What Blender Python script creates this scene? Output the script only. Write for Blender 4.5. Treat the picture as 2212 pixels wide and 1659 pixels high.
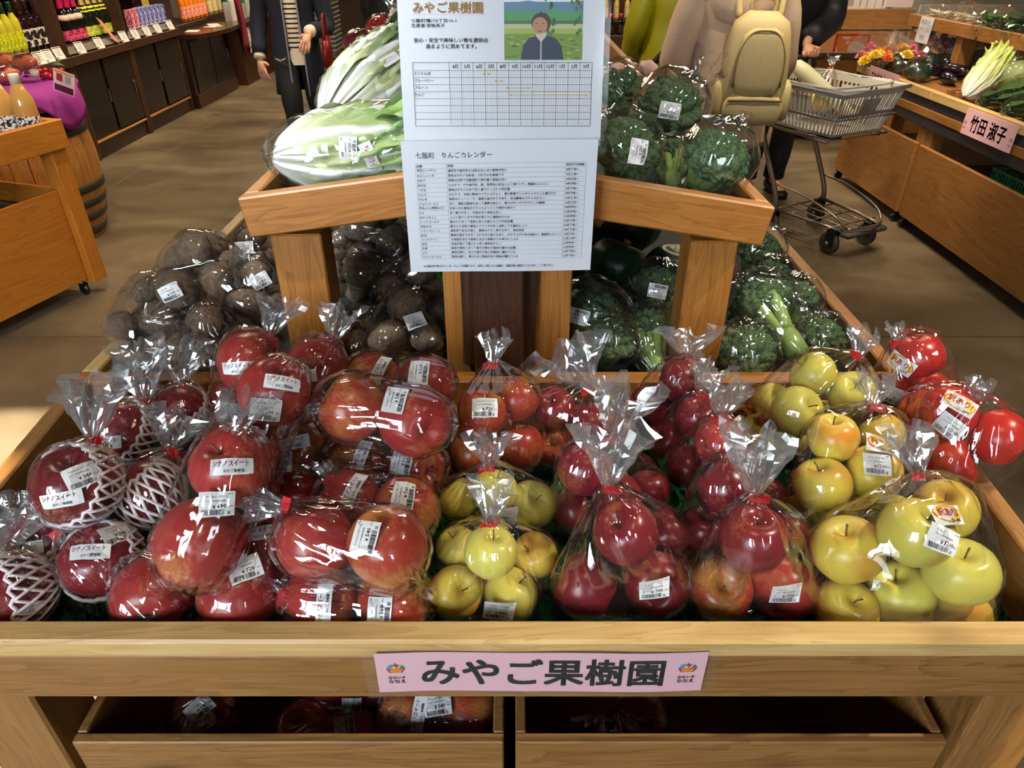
import bpy, bmesh, math, random
import numpy as np
from mathutils import Vector as V, Matrix, Quaternion, noise
from mathutils.bvhtree import BVHTree

random.seed(7)
SC = bpy.context.scene
COL = SC.collection
for _o in list(bpy.data.objects):
    bpy.data.objects.remove(_o)

# ------------------------------------------------------------------ camera
FPX, CXP, CYP, PITCH, CAMH = 1522.0, 1106.0, 829.5, math.radians(32.36), 1.5
cam = bpy.data.cameras.new('camera')
cam.sensor_width = 36.0
cam.lens = 36.0 * FPX / 2212.0
cam.clip_start = 0.02
cam_o = bpy.data.objects.new('camera', cam)
cam_o.location = (0, 0, CAMH)
cam_o.rotation_euler = (math.radians(90) - PITCH, 0, 0)
COL.objects.link(cam_o)
SC.camera = cam_o

# ------------------------------------------------------------------ world and light
SC.view_settings.view_transform = 'Standard'
SC.view_settings.look = 'None'
SC.view_settings.gamma = 1.0
SC.view_settings.use_curve_mapping = False
SC.view_settings.exposure = 0.18
SC.cycles.transparent_max_bounces = 40
SC.cycles.max_bounces = 5
SC.cycles.diffuse_bounces = 2
SC.cycles.glossy_bounces = 2
SC.cycles.transmission_bounces = 4
SC.cycles.caustics_reflective = False
SC.cycles.caustics_refractive = False
SC.cycles.sample_clamp_indirect = 4.0
SC.cycles.use_denoising = True

world = bpy.data.worlds.new('daylight_sky')
SC.world = world
world.use_nodes = True
_wn = world.node_tree.nodes
_bg = _wn['Background']
_bg.inputs[0].default_value = (0.72, 0.85, 1.0, 1.0)
_bg.inputs[1].default_value = 3.0
world.cycles.sampling_method = 'NONE'
SC.cycles.adaptive_threshold = 0.08
SC.cycles.adaptive_min_samples = 12
SC.cycles.use_light_tree = False


def light_obj(name, data, loc, aim):
    o = bpy.data.objects.new(name, data)
    o.location = loc
    d = V(aim) - V(loc)
    o.rotation_euler = d.to_track_quat('-Z', 'Y').to_euler()
    COL.objects.link(o)
    return o


def area(name, loc, aim, sx, sy, power, color):
    d = bpy.data.lights.new(name, 'AREA')
    d.shape = 'RECTANGLE'
    d.size, d.size_y, d.energy, d.color = sx, sy, power, color
    return light_obj(name, d, loc, aim)


def spot(name, loc, aim, power, color, angle=40, blend=0.5, soft=0.04):
    d = bpy.data.lights.new(name, 'SPOT')
    d.energy, d.color = power, color
    d.spot_size, d.spot_blend, d.shadow_soft_size = math.radians(angle), blend, soft
    return light_obj(name, d, loc, aim)


COOL = (0.80, 0.91, 1.0)
WARM = (1.0, 0.80, 0.55)
# daylight falling in through the three panes of the window wall behind the photographer
for _x, _w, _p in ((-2.30, 0.70, 52), (-1.35, 0.66, 52), (0.89, 0.6, 16)):
    area('window_daylight', (_x, -2.36, 1.9), (_x * 0.55, 1.4, 0.75), _w, 1.5, _p, COOL)
# low winter sun through the left pane
_sd = bpy.data.lights.new('sun', 'SUN')
_sd.energy, _sd.color, _sd.angle = 34.0, (1.0, 0.93, 0.78), math.radians(0.6)
light_obj('sun', _sd, (0, 0, 5), (0.06, 1.0, 5 - 0.62))

# ------------------------------------------------------------------ pixel rays of the photograph (2212 x 1659)
_SP, _CP = math.sin(PITCH), math.cos(PITCH)


def ray(px, py):
    u, v = (px - CXP) / FPX, (py - CYP) / FPX
    return V((u, _CP - v * _SP, -_SP - v * _CP))


def PT(px, py, t):
    return V((0, 0, CAMH)) + ray(px, py) * t


def PY(px, py, Y):
    d = ray(px, py)
    return PT(px, py, Y / d.y)


def PZ(px, py, Z):
    d = ray(px, py)
    return PT(px, py, (Z - CAMH) / d.z)


def PX(px, py, X):
    d = ray(px, py)
    return PT(px, py, X / d.x)


# ------------------------------------------------------------------ materials
def lin(c):
    return tuple(((x / 255.0) / 12.92 if x / 255.0 <= 0.04045 else ((x / 255.0 + 0.055) / 1.055) ** 2.4) for x in c) + (1.0,)


MATS = {}


class NT:
    def __init__(self, name):
        self.m = bpy.data.materials.new(name)
        self.m.use_nodes = True
        self.t = self.m.node_tree
        self.n = self.t.nodes
        self.b = self.n.get('Principled BSDF')
        self.out = self.n.get('Material Output')

    def add(self, typ, **kw):
        x = self.n.new('ShaderNode' + typ)
        for k, v in kw.items():
            if k in x.inputs.keys():
                x.inputs[k].default_value = v
            else:
                setattr(x, k, v)
        return x

    def link(self, a, b):
        self.t.links.new(a, b)

    def math(self, op, a, b=None, clamp=False):
        x = self.n.new('ShaderNodeMath')
        x.operation = op
        x.use_clamp = clamp
        for i, q in enumerate((a, b)):
            if q is None:
                continue
            if isinstance(q, (int, float)):
                x.inputs[i].default_value = q
            else:
                self.link(q, x.inputs[i])
        return x.outputs[0]

    def mix(self, fac, a, b):
        x = self.n.new('ShaderNodeMix')
        x.data_type = 'RGBA'
        for i, q in ((0, fac), (6, a), (7, b)):
            if isinstance(q, (int, float)) or isinstance(q, tuple):
                x.inputs[i].default_value = q
            else:
                self.link(q, x.inputs[i])
        return x.outputs[2]

    def ramp(self, fac, stops):
        x = self.n.new('ShaderNodeValToRGB')
        e = x.color_ramp.elements
        while len(e) < len(stops):
            e.new(0.5)
        for k, (p, c) in enumerate(stops):
            e[k].position = p
            e[k].color = c if len(c) == 4 else lin(c)
        self.link(fac, x.inputs[0])
        return x.outputs[0]

    def coords(self, scale=(1, 1, 1), rand=0.0, kind='Object'):
        tc = self.add('TexCoord')
        src = tc.outputs[kind]
        if rand:
            oi = self.add('ObjectInfo')
            va = self.add('VectorMath', operation='ADD')
            mm = self.math('MULTIPLY', oi.outputs['Random'], rand)
            self.link(src, va.inputs[0])
            self.link(mm, va.inputs[1])
            src = va.outputs[0]
        mp = self.add('Mapping')
        mp.inputs['Scale'].default_value = scale
        self.link(src, mp.inputs[0])
        return mp.outputs[0]

    def bump(self, h, strength=0.3, dist=0.01):
        b = self.add('Bump', Strength=strength, Distance=dist)
        self.link(h, b.inputs['Height'])
        self.link(b.outputs[0], self.b.inputs['Normal'])
        return b


def plain(name, rgb, rough=0.5, metal=0.0, var=0.0, scale=30.0, bump=0.0, spec=0.5, coat=0.0, vary_obj=0.0):
    if name in MATS:
        return MATS[name]
    t = NT(name)
    c = lin(rgb)
    t.b.inputs['Roughness'].default_value = rough
    t.b.inputs['Metallic'].default_value = metal
    t.b.inputs['Specular IOR Level'].default_value = spec
    t.b.inputs['Coat Weight'].default_value = coat
    t.b.inputs['Base Color'].default_value = c
    nz = t.add('TexNoise', Scale=scale, Detail=4.0)
    t.link(t.coords(rand=5.0), nz.inputs['Vector'])
    if var or vary_obj:
        f = t.math('MULTIPLY', t.math('SUBTRACT', nz.outputs[0], 0.5), 2.0 * var)
        if vary_obj:
            oi = t.add('ObjectInfo')
            f = t.math('ADD', f, t.math('MULTIPLY', t.math('SUBTRACT', oi.outputs['Random'], 0.5), 2.0 * vary_obj))
        hs = t.add('HueSaturation')
        hs.inputs['Color'].default_value = c
        t.link(t.math('ADD', f, 1.0), hs.inputs['Value'])
        t.link(hs.outputs[0], t.b.inputs['Base Color'])
    if bump:
        t.bump(nz.outputs[0], bump, 0.01)
    MATS[name] = t.m
    return t.m


def wood(name, light, mid, dark, rough=0.45, knots=True, grain=1.0, coat=0.0):
    t = NT(name)
    co = t.coords((1.0, 9.0, 9.0), rand=17.0)
    n1 = t.add('TexNoise', Scale=2.2, Detail=5.0, Distortion=0.6)
    t.link(co, n1.inputs['Vector'])
    rings = t.math('FRACT', t.math('MULTIPLY', n1.outputs[0], 9.0 * grain))
    rings = t.math('POWER', rings, 2.2)
    n2 = t.add('TexNoise', Scale=1.0, Detail=3.0)
    t.link(t.coords((6.0, 260.0, 260.0), rand=9.0), n2.inputs['Vector'])
    f = t.math('ADD', t.math('MULTIPLY', rings, 0.30), t.math('MULTIPLY', n2.outputs[0], 0.70))
    col = t.ramp(f, [(0.12, light), (0.50, mid), (0.98, dark)])
    if knots:
        vo = t.add('TexVoronoi', Scale=1.0, Randomness=1.0)
        t.link(t.coords((2.6, 7.0, 7.0), rand=23.0), vo.inputs['Vector'])
        k = t.math('SUBTRACT', 1.0, t.math('MULTIPLY', vo.outputs['Distance'], 6.5), clamp=True)
        k = t.math('POWER', k, 1.4)
        col = t.mix(t.math('MULTIPLY', k, 0.85), col, lin((62, 34, 16)))
    t.link(col, t.b.inputs['Base Color'])
    t.b.inputs['Roughness'].default_value = rough
    t.b.inputs['Coat Weight'].default_value = coat
    t.bump(f, 0.10, 0.004)
    MATS[name] = t.m
    return t.m


W_PALE = wood('pale_pine', (222, 190, 132), (205, 166, 104), (168, 124, 70), 0.42)
W_APRON = wood('weathered_pine', (164, 120, 68), (142, 98, 50), (98, 62, 30), 0.5)
W_STAND = wood('honey_pine', (184, 124, 58), (160, 102, 42), (116, 66, 24), 0.42)
W_ORANGE = wood('orange_ply', (214, 140, 52), (196, 120, 38), (160, 88, 24), 0.38, knots=False, grain=0.7)
W_RIGHT = wood('shop_ply', (172, 120, 64), (148, 99, 47), (108, 69, 31), 0.45, knots=False, grain=0.7)
W_DARK = wood('dark_stained_pine', (84, 48, 26), (62, 34, 18), (34, 18, 10), 0.42, knots=False)
W_BLACK = wood('espresso_wood', (50, 30, 22), (40, 23, 17), (24, 14, 10), 0.35, knots=False)
W_BARREL = wood('barrel_oak', (192, 136, 66), (170, 114, 48), (120, 74, 28), 0.5, knots=False)


def film(name, base=0.05, edge=0.5, haze=0.0, rough=0.07, crinkle=0.6, scale=38.0, tint=(255, 255, 255)):
    t = NT(name)
    t.n.remove(t.b)
    tr = t.add('BsdfTransparent')
    tr.inputs[0].default_value = lin(tint)
    gl = t.add('BsdfGlossy', Roughness=rough)
    gl.inputs[0].default_value = (1, 1, 1, 1)
    lw = t.add('LayerWeight', Blend=0.5)
    if crinkle:
        nz = t.add('TexNoise', Scale=scale, Detail=1.0, Roughness=0.5, Distortion=0.8)
        t.link(t.coords(), nz.inputs['Vector'])
        bp = t.add('Bump', Strength=crinkle, Distance=0.02)
        t.link(nz.outputs[0], bp.inputs['Height'])
        t.link(bp.outputs[0], gl.inputs['Normal'])
    fac = t.math('ADD', t.math('MULTIPLY', t.math('POWER', lw.outputs['Facing'], 2.6), edge), base, clamp=True)
    ms = t.add('MixShader')
    t.link(fac, ms.inputs[0])
    t.link(tr.outputs[0], ms.inputs[1])
    t.link(gl.outputs[0], ms.inputs[2])
    last = ms.outputs[0]
    if haze:
        df = t.add('BsdfDiffuse')
        df.inputs[0].default_value = lin((235, 240, 245))
        m2 = t.add('MixShader')
        m2.inputs[0].default_value = haze
        t.link(last, m2.inputs[1])
        t.link(df.outputs[0], m2.inputs[2])
        last = m2.outputs[0]
    t.link(last, t.out.inputs['Surface'])
    MATS[name] = t.m
    return t.m


FILM = film('clear_film', 0.135, 0.50, 0.007, 0.05, 0.0)
FILM_PLUME = film('gathered_film', 0.25, 0.55, 0.06, 0.10, 0.0)
FILM_FLAT = film('laminate', 0.04, 0.35, 0.02, 0.08, 0.0)

# ------------------------------------------------------------------ mesh helpers


class MB:
    """collects vertices and faces; builds one mesh object"""

    def __init__(self):
        self.v, self.f, self.m = [], [], []

    def add(self, vf, mat=0, M=None):
        vs, fs = vf
        o = len(self.v)
        if M is not None:
            vs = [M @ V(p) for p in vs]
        self.v.extend([tuple(p) for p in vs])
        self.f.extend([tuple(i + o for i in q) for q in fs])
        self.m.extend([mat] * len(fs))
        return self

    def mesh(self, name, mats, smooth=False, origin=(0, 0, 0)):
        me = bpy.data.meshes.new(name)
        ox = V(origin)
        me.from_pydata([tuple(V(p) - ox) for p in self.v], [], self.f)
        for m in (mats if isinstance(mats, (list, tuple)) else [mats]):
            me.materials.append(m)
        if len(me.materials) > 1:
            me.polygons.foreach_set('material_index', self.m)
        if smooth:
            me.polygons.foreach_set('use_smooth', [True] * len(me.polygons))
        me.update()
        return me

    def build(self, name, mats, parent=None, smooth=False, label=None, local=False):
        org = parent.location if (parent is not None and not local) else (0, 0, 0)
        return link(name, self.mesh(name, mats, smooth, org), parent, label)


def link(name, me, parent=None, label=None, M=None):
    o = bpy.data.objects.new(name, me)
    COL.objects.link(o)
    if parent is not None:
        o.parent = parent
    if M is not None:
        o.matrix_basis = M
    if label:
        o['label'] = label
    return o


def inst(name, me, M, parent=None):
    """link shared mesh data at a world matrix under a parent that is only translated"""
    if parent is not None:
        M = Matrix.Translation(-V(parent.location)) @ M
    return link(name, me, parent, None, M)


def tag(o, label, cat, group=None, kind=None):
    if label:
        o['label'] = label
    if cat:
        o['category'] = cat
    if group:
        o['group'] = group
    if kind:
        o['kind'] = kind
    return o


def thing(name, label, cat, loc=(0, 0, 0), rotz=0.0, group=None):
    o = bpy.data.objects.new(name, None)
    o.empty_display_size = 0.05
    o.location = loc
    o.rotation_euler = (0, 0, rotz)
    COL.objects.link(o)
    return tag(o, label, cat, group)


def box(x0, x1, y0, y1, z0, z1):
    v = [(x0, y0, z0), (x1, y0, z0), (x1, y1, z0), (x0, y1, z0), (x0, y0, z1), (x1, y0, z1), (x1, y1, z1), (x0, y1, z1)]
    return v, [(0, 3, 2, 1), (4, 5, 6, 7), (0, 1, 5, 4), (1, 2, 6, 5), (2, 3, 7, 6), (3, 0, 4, 7)]


_CB = {}


def cbox(sx, sy, sz, b=0.003, seg=1):
    """chamfered box centred on the origin"""
    k = (round(sx, 4), round(sy, 4), round(sz, 4), b, seg)
    if k not in _CB:
        bm = bmesh.new()
        bmesh.ops.create_cube(bm, size=1.0)
        for q in bm.verts:
            q.co = V((q.co.x * sx, q.co.y * sy, q.co.z * sz))
        bmesh.ops.bevel(bm, geom=list(bm.edges), offset=min(b, 0.45 * min(sx, sy, sz)), segments=seg, affect='EDGES', profile=0.5)
        bm.verts.index_update()
        _CB[k] = ([tuple(q.co) for q in bm.verts], [tuple(x.index for x in f.verts) for f in bm.faces])
        bm.free()
    return _CB[k]


def bx(x0, x1, y0, y1, z0, z1, b=0.003):
    vs, fs = cbox(x1 - x0, y1 - y0, z1 - z0, b)
    c = ((x0 + x1) / 2, (y0 + y1) / 2, (z0 + z1) / 2)
    return [(p[0] + c[0], p[1] + c[1], p[2] + c[2]) for p in vs], fs


def frame_to(d, up=(0, 0, 1)):
    """rotation whose X runs along d and whose Z leans to up"""
    x = V(d).normalized()
    z = V(up) - x * x.dot(V(up))
    if z.length < 1e-4:
        z = V((0, 1, 0)) - x * x.y
    z.normalize()
    y = z.cross(x)
    return Matrix((x, y, z)).transposed().to_4x4()


def board(name, p0, p1, w, h, mat, parent=None, up=(0, 0, 1), b=0.003, local=False, label=None):
    """a plank from p0 to p1; grain runs along it"""
    p0, p1 = V(p0), V(p1)
    L = (p1 - p0).length
    M = Matrix.Translation((p0 + p1) / 2) @ frame_to(p1 - p0, up)
    mb = MB().add(cbox(L, w, h, b))
    me = mb.mesh(name, mat)
    if parent is not None and not local:
        M = Matrix.Translation(-V(parent.location)) @ M
    return link(name, me, parent, label, M)


def bbox_board(name, x0, x1, y0, y1, z0, z1, mat, parent=None, b=0.003, local=False, label=None):
    """a plank given by its extents; grain along its longest side"""
    s = [x1 - x0, y1 - y0, z1 - z0]
    c = V(((x0 + x1) / 2, (y0 + y1) / 2, (z0 + z1) / 2))
    k = s.index(max(s))
    if k == 0:
        return board(name, c - V((s[0] / 2, 0, 0)), c + V((s[0] / 2, 0, 0)), s[1], s[2], mat, parent, (0, 0, 1), b, local, label)
    if k == 1:
        return board(name, c - V((0, s[1] / 2, 0)), c + V((0, s[1] / 2, 0)), s[0], s[2], mat, parent, (0, 0, 1), b, local, label)
    return board(name, c - V((0, 0, s[2] / 2)), c + V((0, 0, s[2] / 2)), s[0], s[1], mat, parent, (0, 1, 0), b, local, label)


def tube(pts, rad, n=8, cap=True, closed=False):
    pts = [V(p) for p in pts]
    if isinstance(rad, (int, float)):
        rad = [rad] * len(pts)
    vs, fs = [], []
    prev = None
    K = len(pts)
    for i, p in enumerate(pts):
        if closed:
            d = pts[(i + 1) % K] - pts[i - 1]
        else:
            d = pts[min(i + 1, K - 1)] - pts[max(i - 1, 0)]
        d = d.normalized() if d.length > 1e-9 else V((0, 0, 1))
        if prev is None:
            a = V((0, 0, 1)) if abs(d.z) < 0.9 else V((1, 0, 0))
            x = d.cross(a).normalized()
        else:
            x = (prev - d * prev.dot(d))
            x = x.normalized() if x.length > 1e-6 else d.orthogonal().normalized()
        prev = x
        y = d.cross(x)
        r = rad[i]
        for k in range(n):
            a = 2 * math.pi * k / n
            vs.append(p + (x * math.cos(a) + y * math.sin(a)) * r)
    segs = K if closed else K - 1
    for i in range(segs):
        j = (i + 1) % K
        for k in range(n):
            k2 = (k + 1) % n
            fs.append((i * n + k, i * n + k2, j * n + k2, j * n + k))
    if cap and not closed:
        fs.append(tuple(range(n - 1, -1, -1)))
        fs.append(tuple((K - 1) * n + k for k in range(n)))
    return vs, fs


def lathe(prof, n=24, cap=True):
    vs, fs = [], []
    for r, z in prof:
        for k in range(n):
            a = 2 * math.pi * k / n
            vs.append((r * math.cos(a), r * math.sin(a), z))
    for i in range(len(prof) - 1):
        for k in range(n):
            k2 = (k + 1) % n
            fs.append((i * n + k, i * n + k2, (i + 1) * n + k2, (i + 1) * n + k))
    if cap:
        fs.append(tuple(range(n - 1, -1, -1)))
        fs.append(tuple((len(prof) - 1) * n + k for k in range(n)))
    return vs, fs


def loft(rings, cap=True):
    n = len(rings[0])
    vs = [p for r in rings for p in r]
    fs = []
    for i in range(len(rings) - 1):
        for k in range(n):
            k2 = (k + 1) % n
            fs.append((i * n + k, i * n + k2, (i + 1) * n + k2, (i + 1) * n + k))
    if cap:
        fs.append(tuple(range(n - 1, -1, -1)))
        fs.append(tuple((len(rings) - 1) * n + k for k in range(n)))
    return vs, fs


def ico(sub=2, r=1.0):
    bm = bmesh.new()
    bmesh.ops.create_icosphere(bm, subdivisions=sub, radius=r)
    bm.verts.index_update()
    out = ([tuple(q.co) for q in bm.verts], [tuple(x.index for x in f.verts) for f in bm.faces])
    bm.free()
    return out


def ellipsoid(c, rx, ry, rz, sub=2):
    vs, fs = ico(sub)
    return [(c[0] + p[0] * rx, c[1] + p[1] * ry, c[2] + p[2] * rz) for p in vs], fs


def smooth_path(ctrl, n=6):
    """Catmull-Rom through control points"""
    P = [V(p) for p in ctrl]
    P = [P[0] * 2 - P[1]] + P + [P[-1] * 2 - P[-2]]
    out = []
    for i in range(1, len(P) - 2):
        for k in range(n):
            t = k / n
            a, b, c, d = P[i - 1], P[i], P[i + 1], P[i + 2]
            out.append(0.5 * ((2 * b) + (c - a) * t + (2 * a - 5 * b + 4 * c - d) * t * t + (3 * b - a - 3 * c + d) * t ** 3))
    out.append(P[-2])
    return out


# ------------------------------------------------------------------ lettering
_TX = {}


def text2d(s, bold=0.0, res=1):
    """flat lettering, 1 unit em; returns verts (x,y), faces, width"""
    k = (s, bold, res)
    if k in _TX:
        return _TX[k]
    c = bpy.data.curves.new('lettering', 'FONT')
    c.body, c.size, c.resolution_u, c.fill_mode, c.offset = s, 1.0, res, 'FRONT', bold
    o = bpy.data.objects.new('lettering', c)
    COL.objects.link(o)
    me = bpy.data.meshes.new_from_object(o.evaluated_get(bpy.context.evaluated_depsgraph_get()))
    bpy.data.objects.remove(o)
    bpy.data.curves.remove(c)
    vs = np.array([(p.co.x, p.co.y) for p in me.vertices]) if len(me.vertices) else np.zeros((0, 2))
    fs = [tuple(p.vertices) for p in me.polygons]
    bpy.data.meshes.remove(me)
    if len(vs):
        mn, mx = vs.min(0), vs.max(0)
        vs = vs - np.array([mn[0], 0])
        w, h0, h1 = mx[0] - mn[0], mn[1], mx[1]
    else:
        w, h0, h1 = 0, 0, 1
    _TX[k] = (vs, fs, w, h0, h1)
    return _TX[k]


class Flat:
    """flat print in a local x-y plane, layers a hair apart; mapped into space by a function"""

    def __init__(self):
        self.v, self.f, self.m = [], [], []

    def rect(self, x0, x1, y0, y1, m, z=0.0, nx=1, ny=1):
        o = len(self.v)
        for j in range(ny + 1):
            for i in range(nx + 1):
                self.v.append((x0 + (x1 - x0) * i / nx, y0 + (y1 - y0) * j / ny, z))
        for j in range(ny):
            for i in range(nx):
                a = o + j * (nx + 1) + i
                self.f.append((a, a + 1, a + nx + 2, a + nx + 1))
                self.m.append(m)
        return self

    def poly(self, pts, m, z=0.0):
        o = len(self.v)
        self.v.extend([(p[0], p[1], z) for p in pts])
        self.f.append(tuple(range(o, o + len(pts))))
        self.m.append(m)
        return self

    def disc(self, cx, cy, rx, ry, m, z=0.0, n=24):
        return self.poly([(cx + rx * math.cos(2 * math.pi * k / n), cy + ry * math.sin(2 * math.pi * k / n)) for k in range(n)], m, z)

    def text(self, s, x, y, w=None, h=None, m=0, z=0.0, bold=0.0, res=1, anchor='l', rot=0.0):
        """fit the string into width w (and height h when given); (x, y) is the lower-left corner or centre"""
        if bold:
            # heavier strokes: the same outline laid down again a hair to each side
            vs, fs, tw, h0, h1 = text2d(s, 0.0, res)
            if not len(vs):
                return self
            e = bold * (w / tw if w else h / (h1 - h0))
            for dx, dy in ((-e, -e), (e, -e), (-e, e), (e, e)):
                self.text(s, x + dx, y + dy, w, h, m, z, 0.0, res, anchor, rot)
            return self
        vs, fs, tw, h0, h1 = text2d(s, 0.0, res)
        if not len(vs):
            return self
        sx = w / tw if w else (h / (h1 - h0))
        sy = h / (h1 - h0) if h else sx
        q = np.column_stack([vs[:, 0] * sx, (vs[:, 1] - h0) * sy])
        if anchor == 'c':
            q = q - np.array([tw * sx / 2, (h1 - h0) * sy / 2])
        if rot:
            c, s_ = math.cos(rot), math.sin(rot)
            q = q @ np.array([[c, s_], [-s_, c]])
        o = len(self.v)
        self.v.extend([(x + a, y + b, z) for a, b in q])
        self.f.extend([tuple(i + o for i in f) for f in fs])
        self.m.extend([m] * len(fs))
        return self

    def place(self, fn):
        mb = MB()
        mb.v = [tuple(fn(*p)) for p in self.v]
        mb.f, mb.m = self.f, self.m
        return mb


PAPER = plain('white_paper', (204, 208, 216), 0.6)
STICK = plain('sticker_white', (236, 236, 236), 0.4)
INK = plain('black_ink', (22, 22, 24), 0.6)
INK_GREY = plain('grey_ink', (120, 122, 128), 0.6)
INK_RED = plain('crimson_ink', (150, 30, 62), 0.6)
INK_GOLD = plain('gold_ink', (176, 134, 72), 0.6)
INK_SIGNRED = plain('sign_red', (212, 52, 22), 0.5)
INK_YEL = plain('sign_yellow', (250, 214, 28), 0.5)
PINK = plain('pink_paper', (236, 186, 194), 0.55)
TAPE_RED = plain('red_tape', (196, 6, 18), 0.5, spec=0.3)
TAPE_GREEN = plain('green_tape', (28, 176, 40), 0.35)

# ------------------------------------------------------------------ the room
def floor_mat():
    t = NT('stained_concrete')
    co = t.coords((1, 1, 1))
    n1 = t.add('TexNoise', Scale=1.3, Detail=6.0, Distortion=0.8)
    n2 = t.add('TexNoise', Scale=9.0, Detail=5.0)
    tc = t.add('TexCoord')
    geo = t.add('NewGeometry')
    mp = t.add('Mapping')
    mp.inputs['Scale'].default_value = (0.8, 1.6, 1)
    t.link(geo.outputs['Position'], mp.inputs[0])
    t.link(mp.outputs[0], n1.inputs['Vector'])
    t.link(geo.outputs['Position'], n2.inputs['Vector'])
    f = t.math('ADD', t.math('MULTIPLY', n1.outputs[0], 0.75), t.math('MULTIPLY', n2.outputs[0], 0.25))
    col = t.ramp(f, [(0.30, (80, 67, 50)), (0.50, (106, 91, 69)), (0.72, (134, 118, 94))])
    t.link(col, t.b.inputs['Base Color'])
    t.link(t.ramp(n1.outputs[0], [(0.3, (0.36, 0.36, 0.36, 1)), (0.7, (0.52, 0.52, 0.52, 1))]), t.b.inputs['Roughness'])
    t.bump(n2.outputs[0], 0.04, 0.01)
    return t.m


FLOOR = floor_mat()
GROUT = plain('joint_filler', (52, 42, 30), 0.8)
WALLM = plain('plaster_wall', (176, 164, 146), 0.8, var=0.06, scale=2.0)
CEILM = plain('dark_ceiling', (70, 64, 58), 0.8, var=0.05, scale=2.0)
METAL = plain('brushed_steel', (170, 170, 168), 0.32, 1.0)
METAL_D = plain('dark_steel', (64, 62, 60), 0.4, 0.9)
BLACKP = plain('black_plastic', (20, 20, 21), 0.4)
RUBBER = plain('grey_rubber', (70, 66, 62), 0.6)

fl = MB().add(box(-6, 7, -2.4, 18.0, -0.10, -0.006)).build('floor', GROUT)
tag(fl, 'brown stained concrete floor with thin straight joints', None, None, 'structure')
_slab = MB().add(cbox(2.996, 2.996, 0.02, 0.002)).mesh('floor_slab', FLOOR)
for i in range(4):
    for j in range(7):
        inst('floor_slab', _slab, Matrix.Translation((-4.35 + 3 * i, -1.74 + 3 * j, -0.010)), fl)


def struct(name, mb, m, label, parent=None):
    o = mb.build(name, m, parent)
    if parent is None:
        tag(o, label, None, None, 'structure')
    return o


struct('ceiling', MB().add(box(-6, 7, -2.4, 18, 3.3, 3.4)), CEILM, 'dark painted shop ceiling above the aisles')
struct('wall_left', MB().add(box(-6.1, -6.0, -2.4, 18, 0, 3.3)), WALLM, 'plain plaster wall behind the wine shelves')
struct('wall_right', MB().add(box(7.0, 7.1, -2.4, 18, 0, 3.3)), WALLM, 'plain plaster wall beyond the vegetable stands')
struct('wall_back', MB().add(box(-6, 7, 18.0, 18.1, 0, 3.3)), WALLM, 'grey beige plaster wall at the far end')
# window wall behind the photographer: piers, sill band and header around three panes
PANES = [(-2.75, -1.85), (-1.75, -0.95), (0.48, 1.30)]
Z0W, Z1W = 0.85, 2.92
wf = MB()
xs = [-6.0] + [q for p in PANES for q in p] + [7.0]
for a, b in zip(xs[0::2], xs[1::2]):
    wf.add(box(a, b, -2.52, -2.4, 0, 3.3))
for a, b in PANES:
    wf.add(box(a, b, -2.52, -2.4, 0, Z0W)).add(box(a, b, -2.52, -2.4, Z1W, 3.3))
struct('wall_front', wf, WALLM, 'window wall behind the photographer')
GLASS = film('window_glass', 0.03, 0.3, 0.0, 0.02, 0.0, 3.0)
GLASS_TINT = film('sun_dimming_glass', 0.03, 0.3, 0.0, 0.02, 0.0, 3.0, (138, 136, 128))  # tint added to weaken the sun through the third pane
for i, (a, b) in enumerate(PANES):
    w = MB()
    for q in ((a, a + 0.03, Z0W, Z1W), (b - 0.03, b, Z0W, Z1W), (a + 0.03, b - 0.03, Z0W, Z0W + 0.03), (a + 0.03, b - 0.03, Z1W - 0.03, Z1W)):
        w.add(box(q[0], q[1], -2.49, -2.44, q[2], q[3]))
    o = struct('window_%d' % (i + 1), w, METAL_D, 'metal framed window pane in the wall behind the photographer')
    MB().add(box(a + 0.03, b - 0.03, -2.468, -2.462, Z0W + 0.03, Z1W - 0.03)).build('pane', GLASS_TINT if i == 2 else GLASS, o)

# ceiling track spots: fixture and its own light
LAMPB = plain('lamp_black', (24, 24, 24), 0.4, 0.3)
LENS = NT('lamp_lens')
LENS.b.inputs['Emission Color'].default_value = (1, 0.85, 0.65, 1)
LENS.b.inputs['Emission Strength'].default_value = 8.0


def track_spot(loc, aim, power, color=WARM, angle=45, label='', blend=0.6):
    t = thing('track_spotlight', label, 'spotlight', loc, 0, 'ceiling track spotlights')
    d = (V(aim) - V(loc)).normalized()
    R = frame_to(d).to_3x3().to_4x4()
    M = R @ Matrix.Rotation(math.radians(90), 4, 'Y')
    MB().add(lathe([(0.028, -0.10), (0.04, -0.09), (0.045, 0.0), (0.05, 0.05), (0.044, 0.05), (0.038, 0.02)], 20), 0, M).build('lamp_head', LAMPB, t, True, local=True)
    MB().add(lathe([(0.037, 0.018), (0.037, 0.021)], 16), 0, M).build('lens', LENS.m, t, local=True)
    MB().add(tube([(0, 0, 0.03), (0, 0, 3.29 - loc[2])], 0.008)).add(bx(-0.02, 0.02, -0.06, 0.06, 3.27 - loc[2], 3.299 - loc[2])).build('bracket', LAMPB, t, local=True)
    s = spot('track_light', V(loc) + d * 0.07, aim, power, color, angle, blend)
    return t


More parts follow.
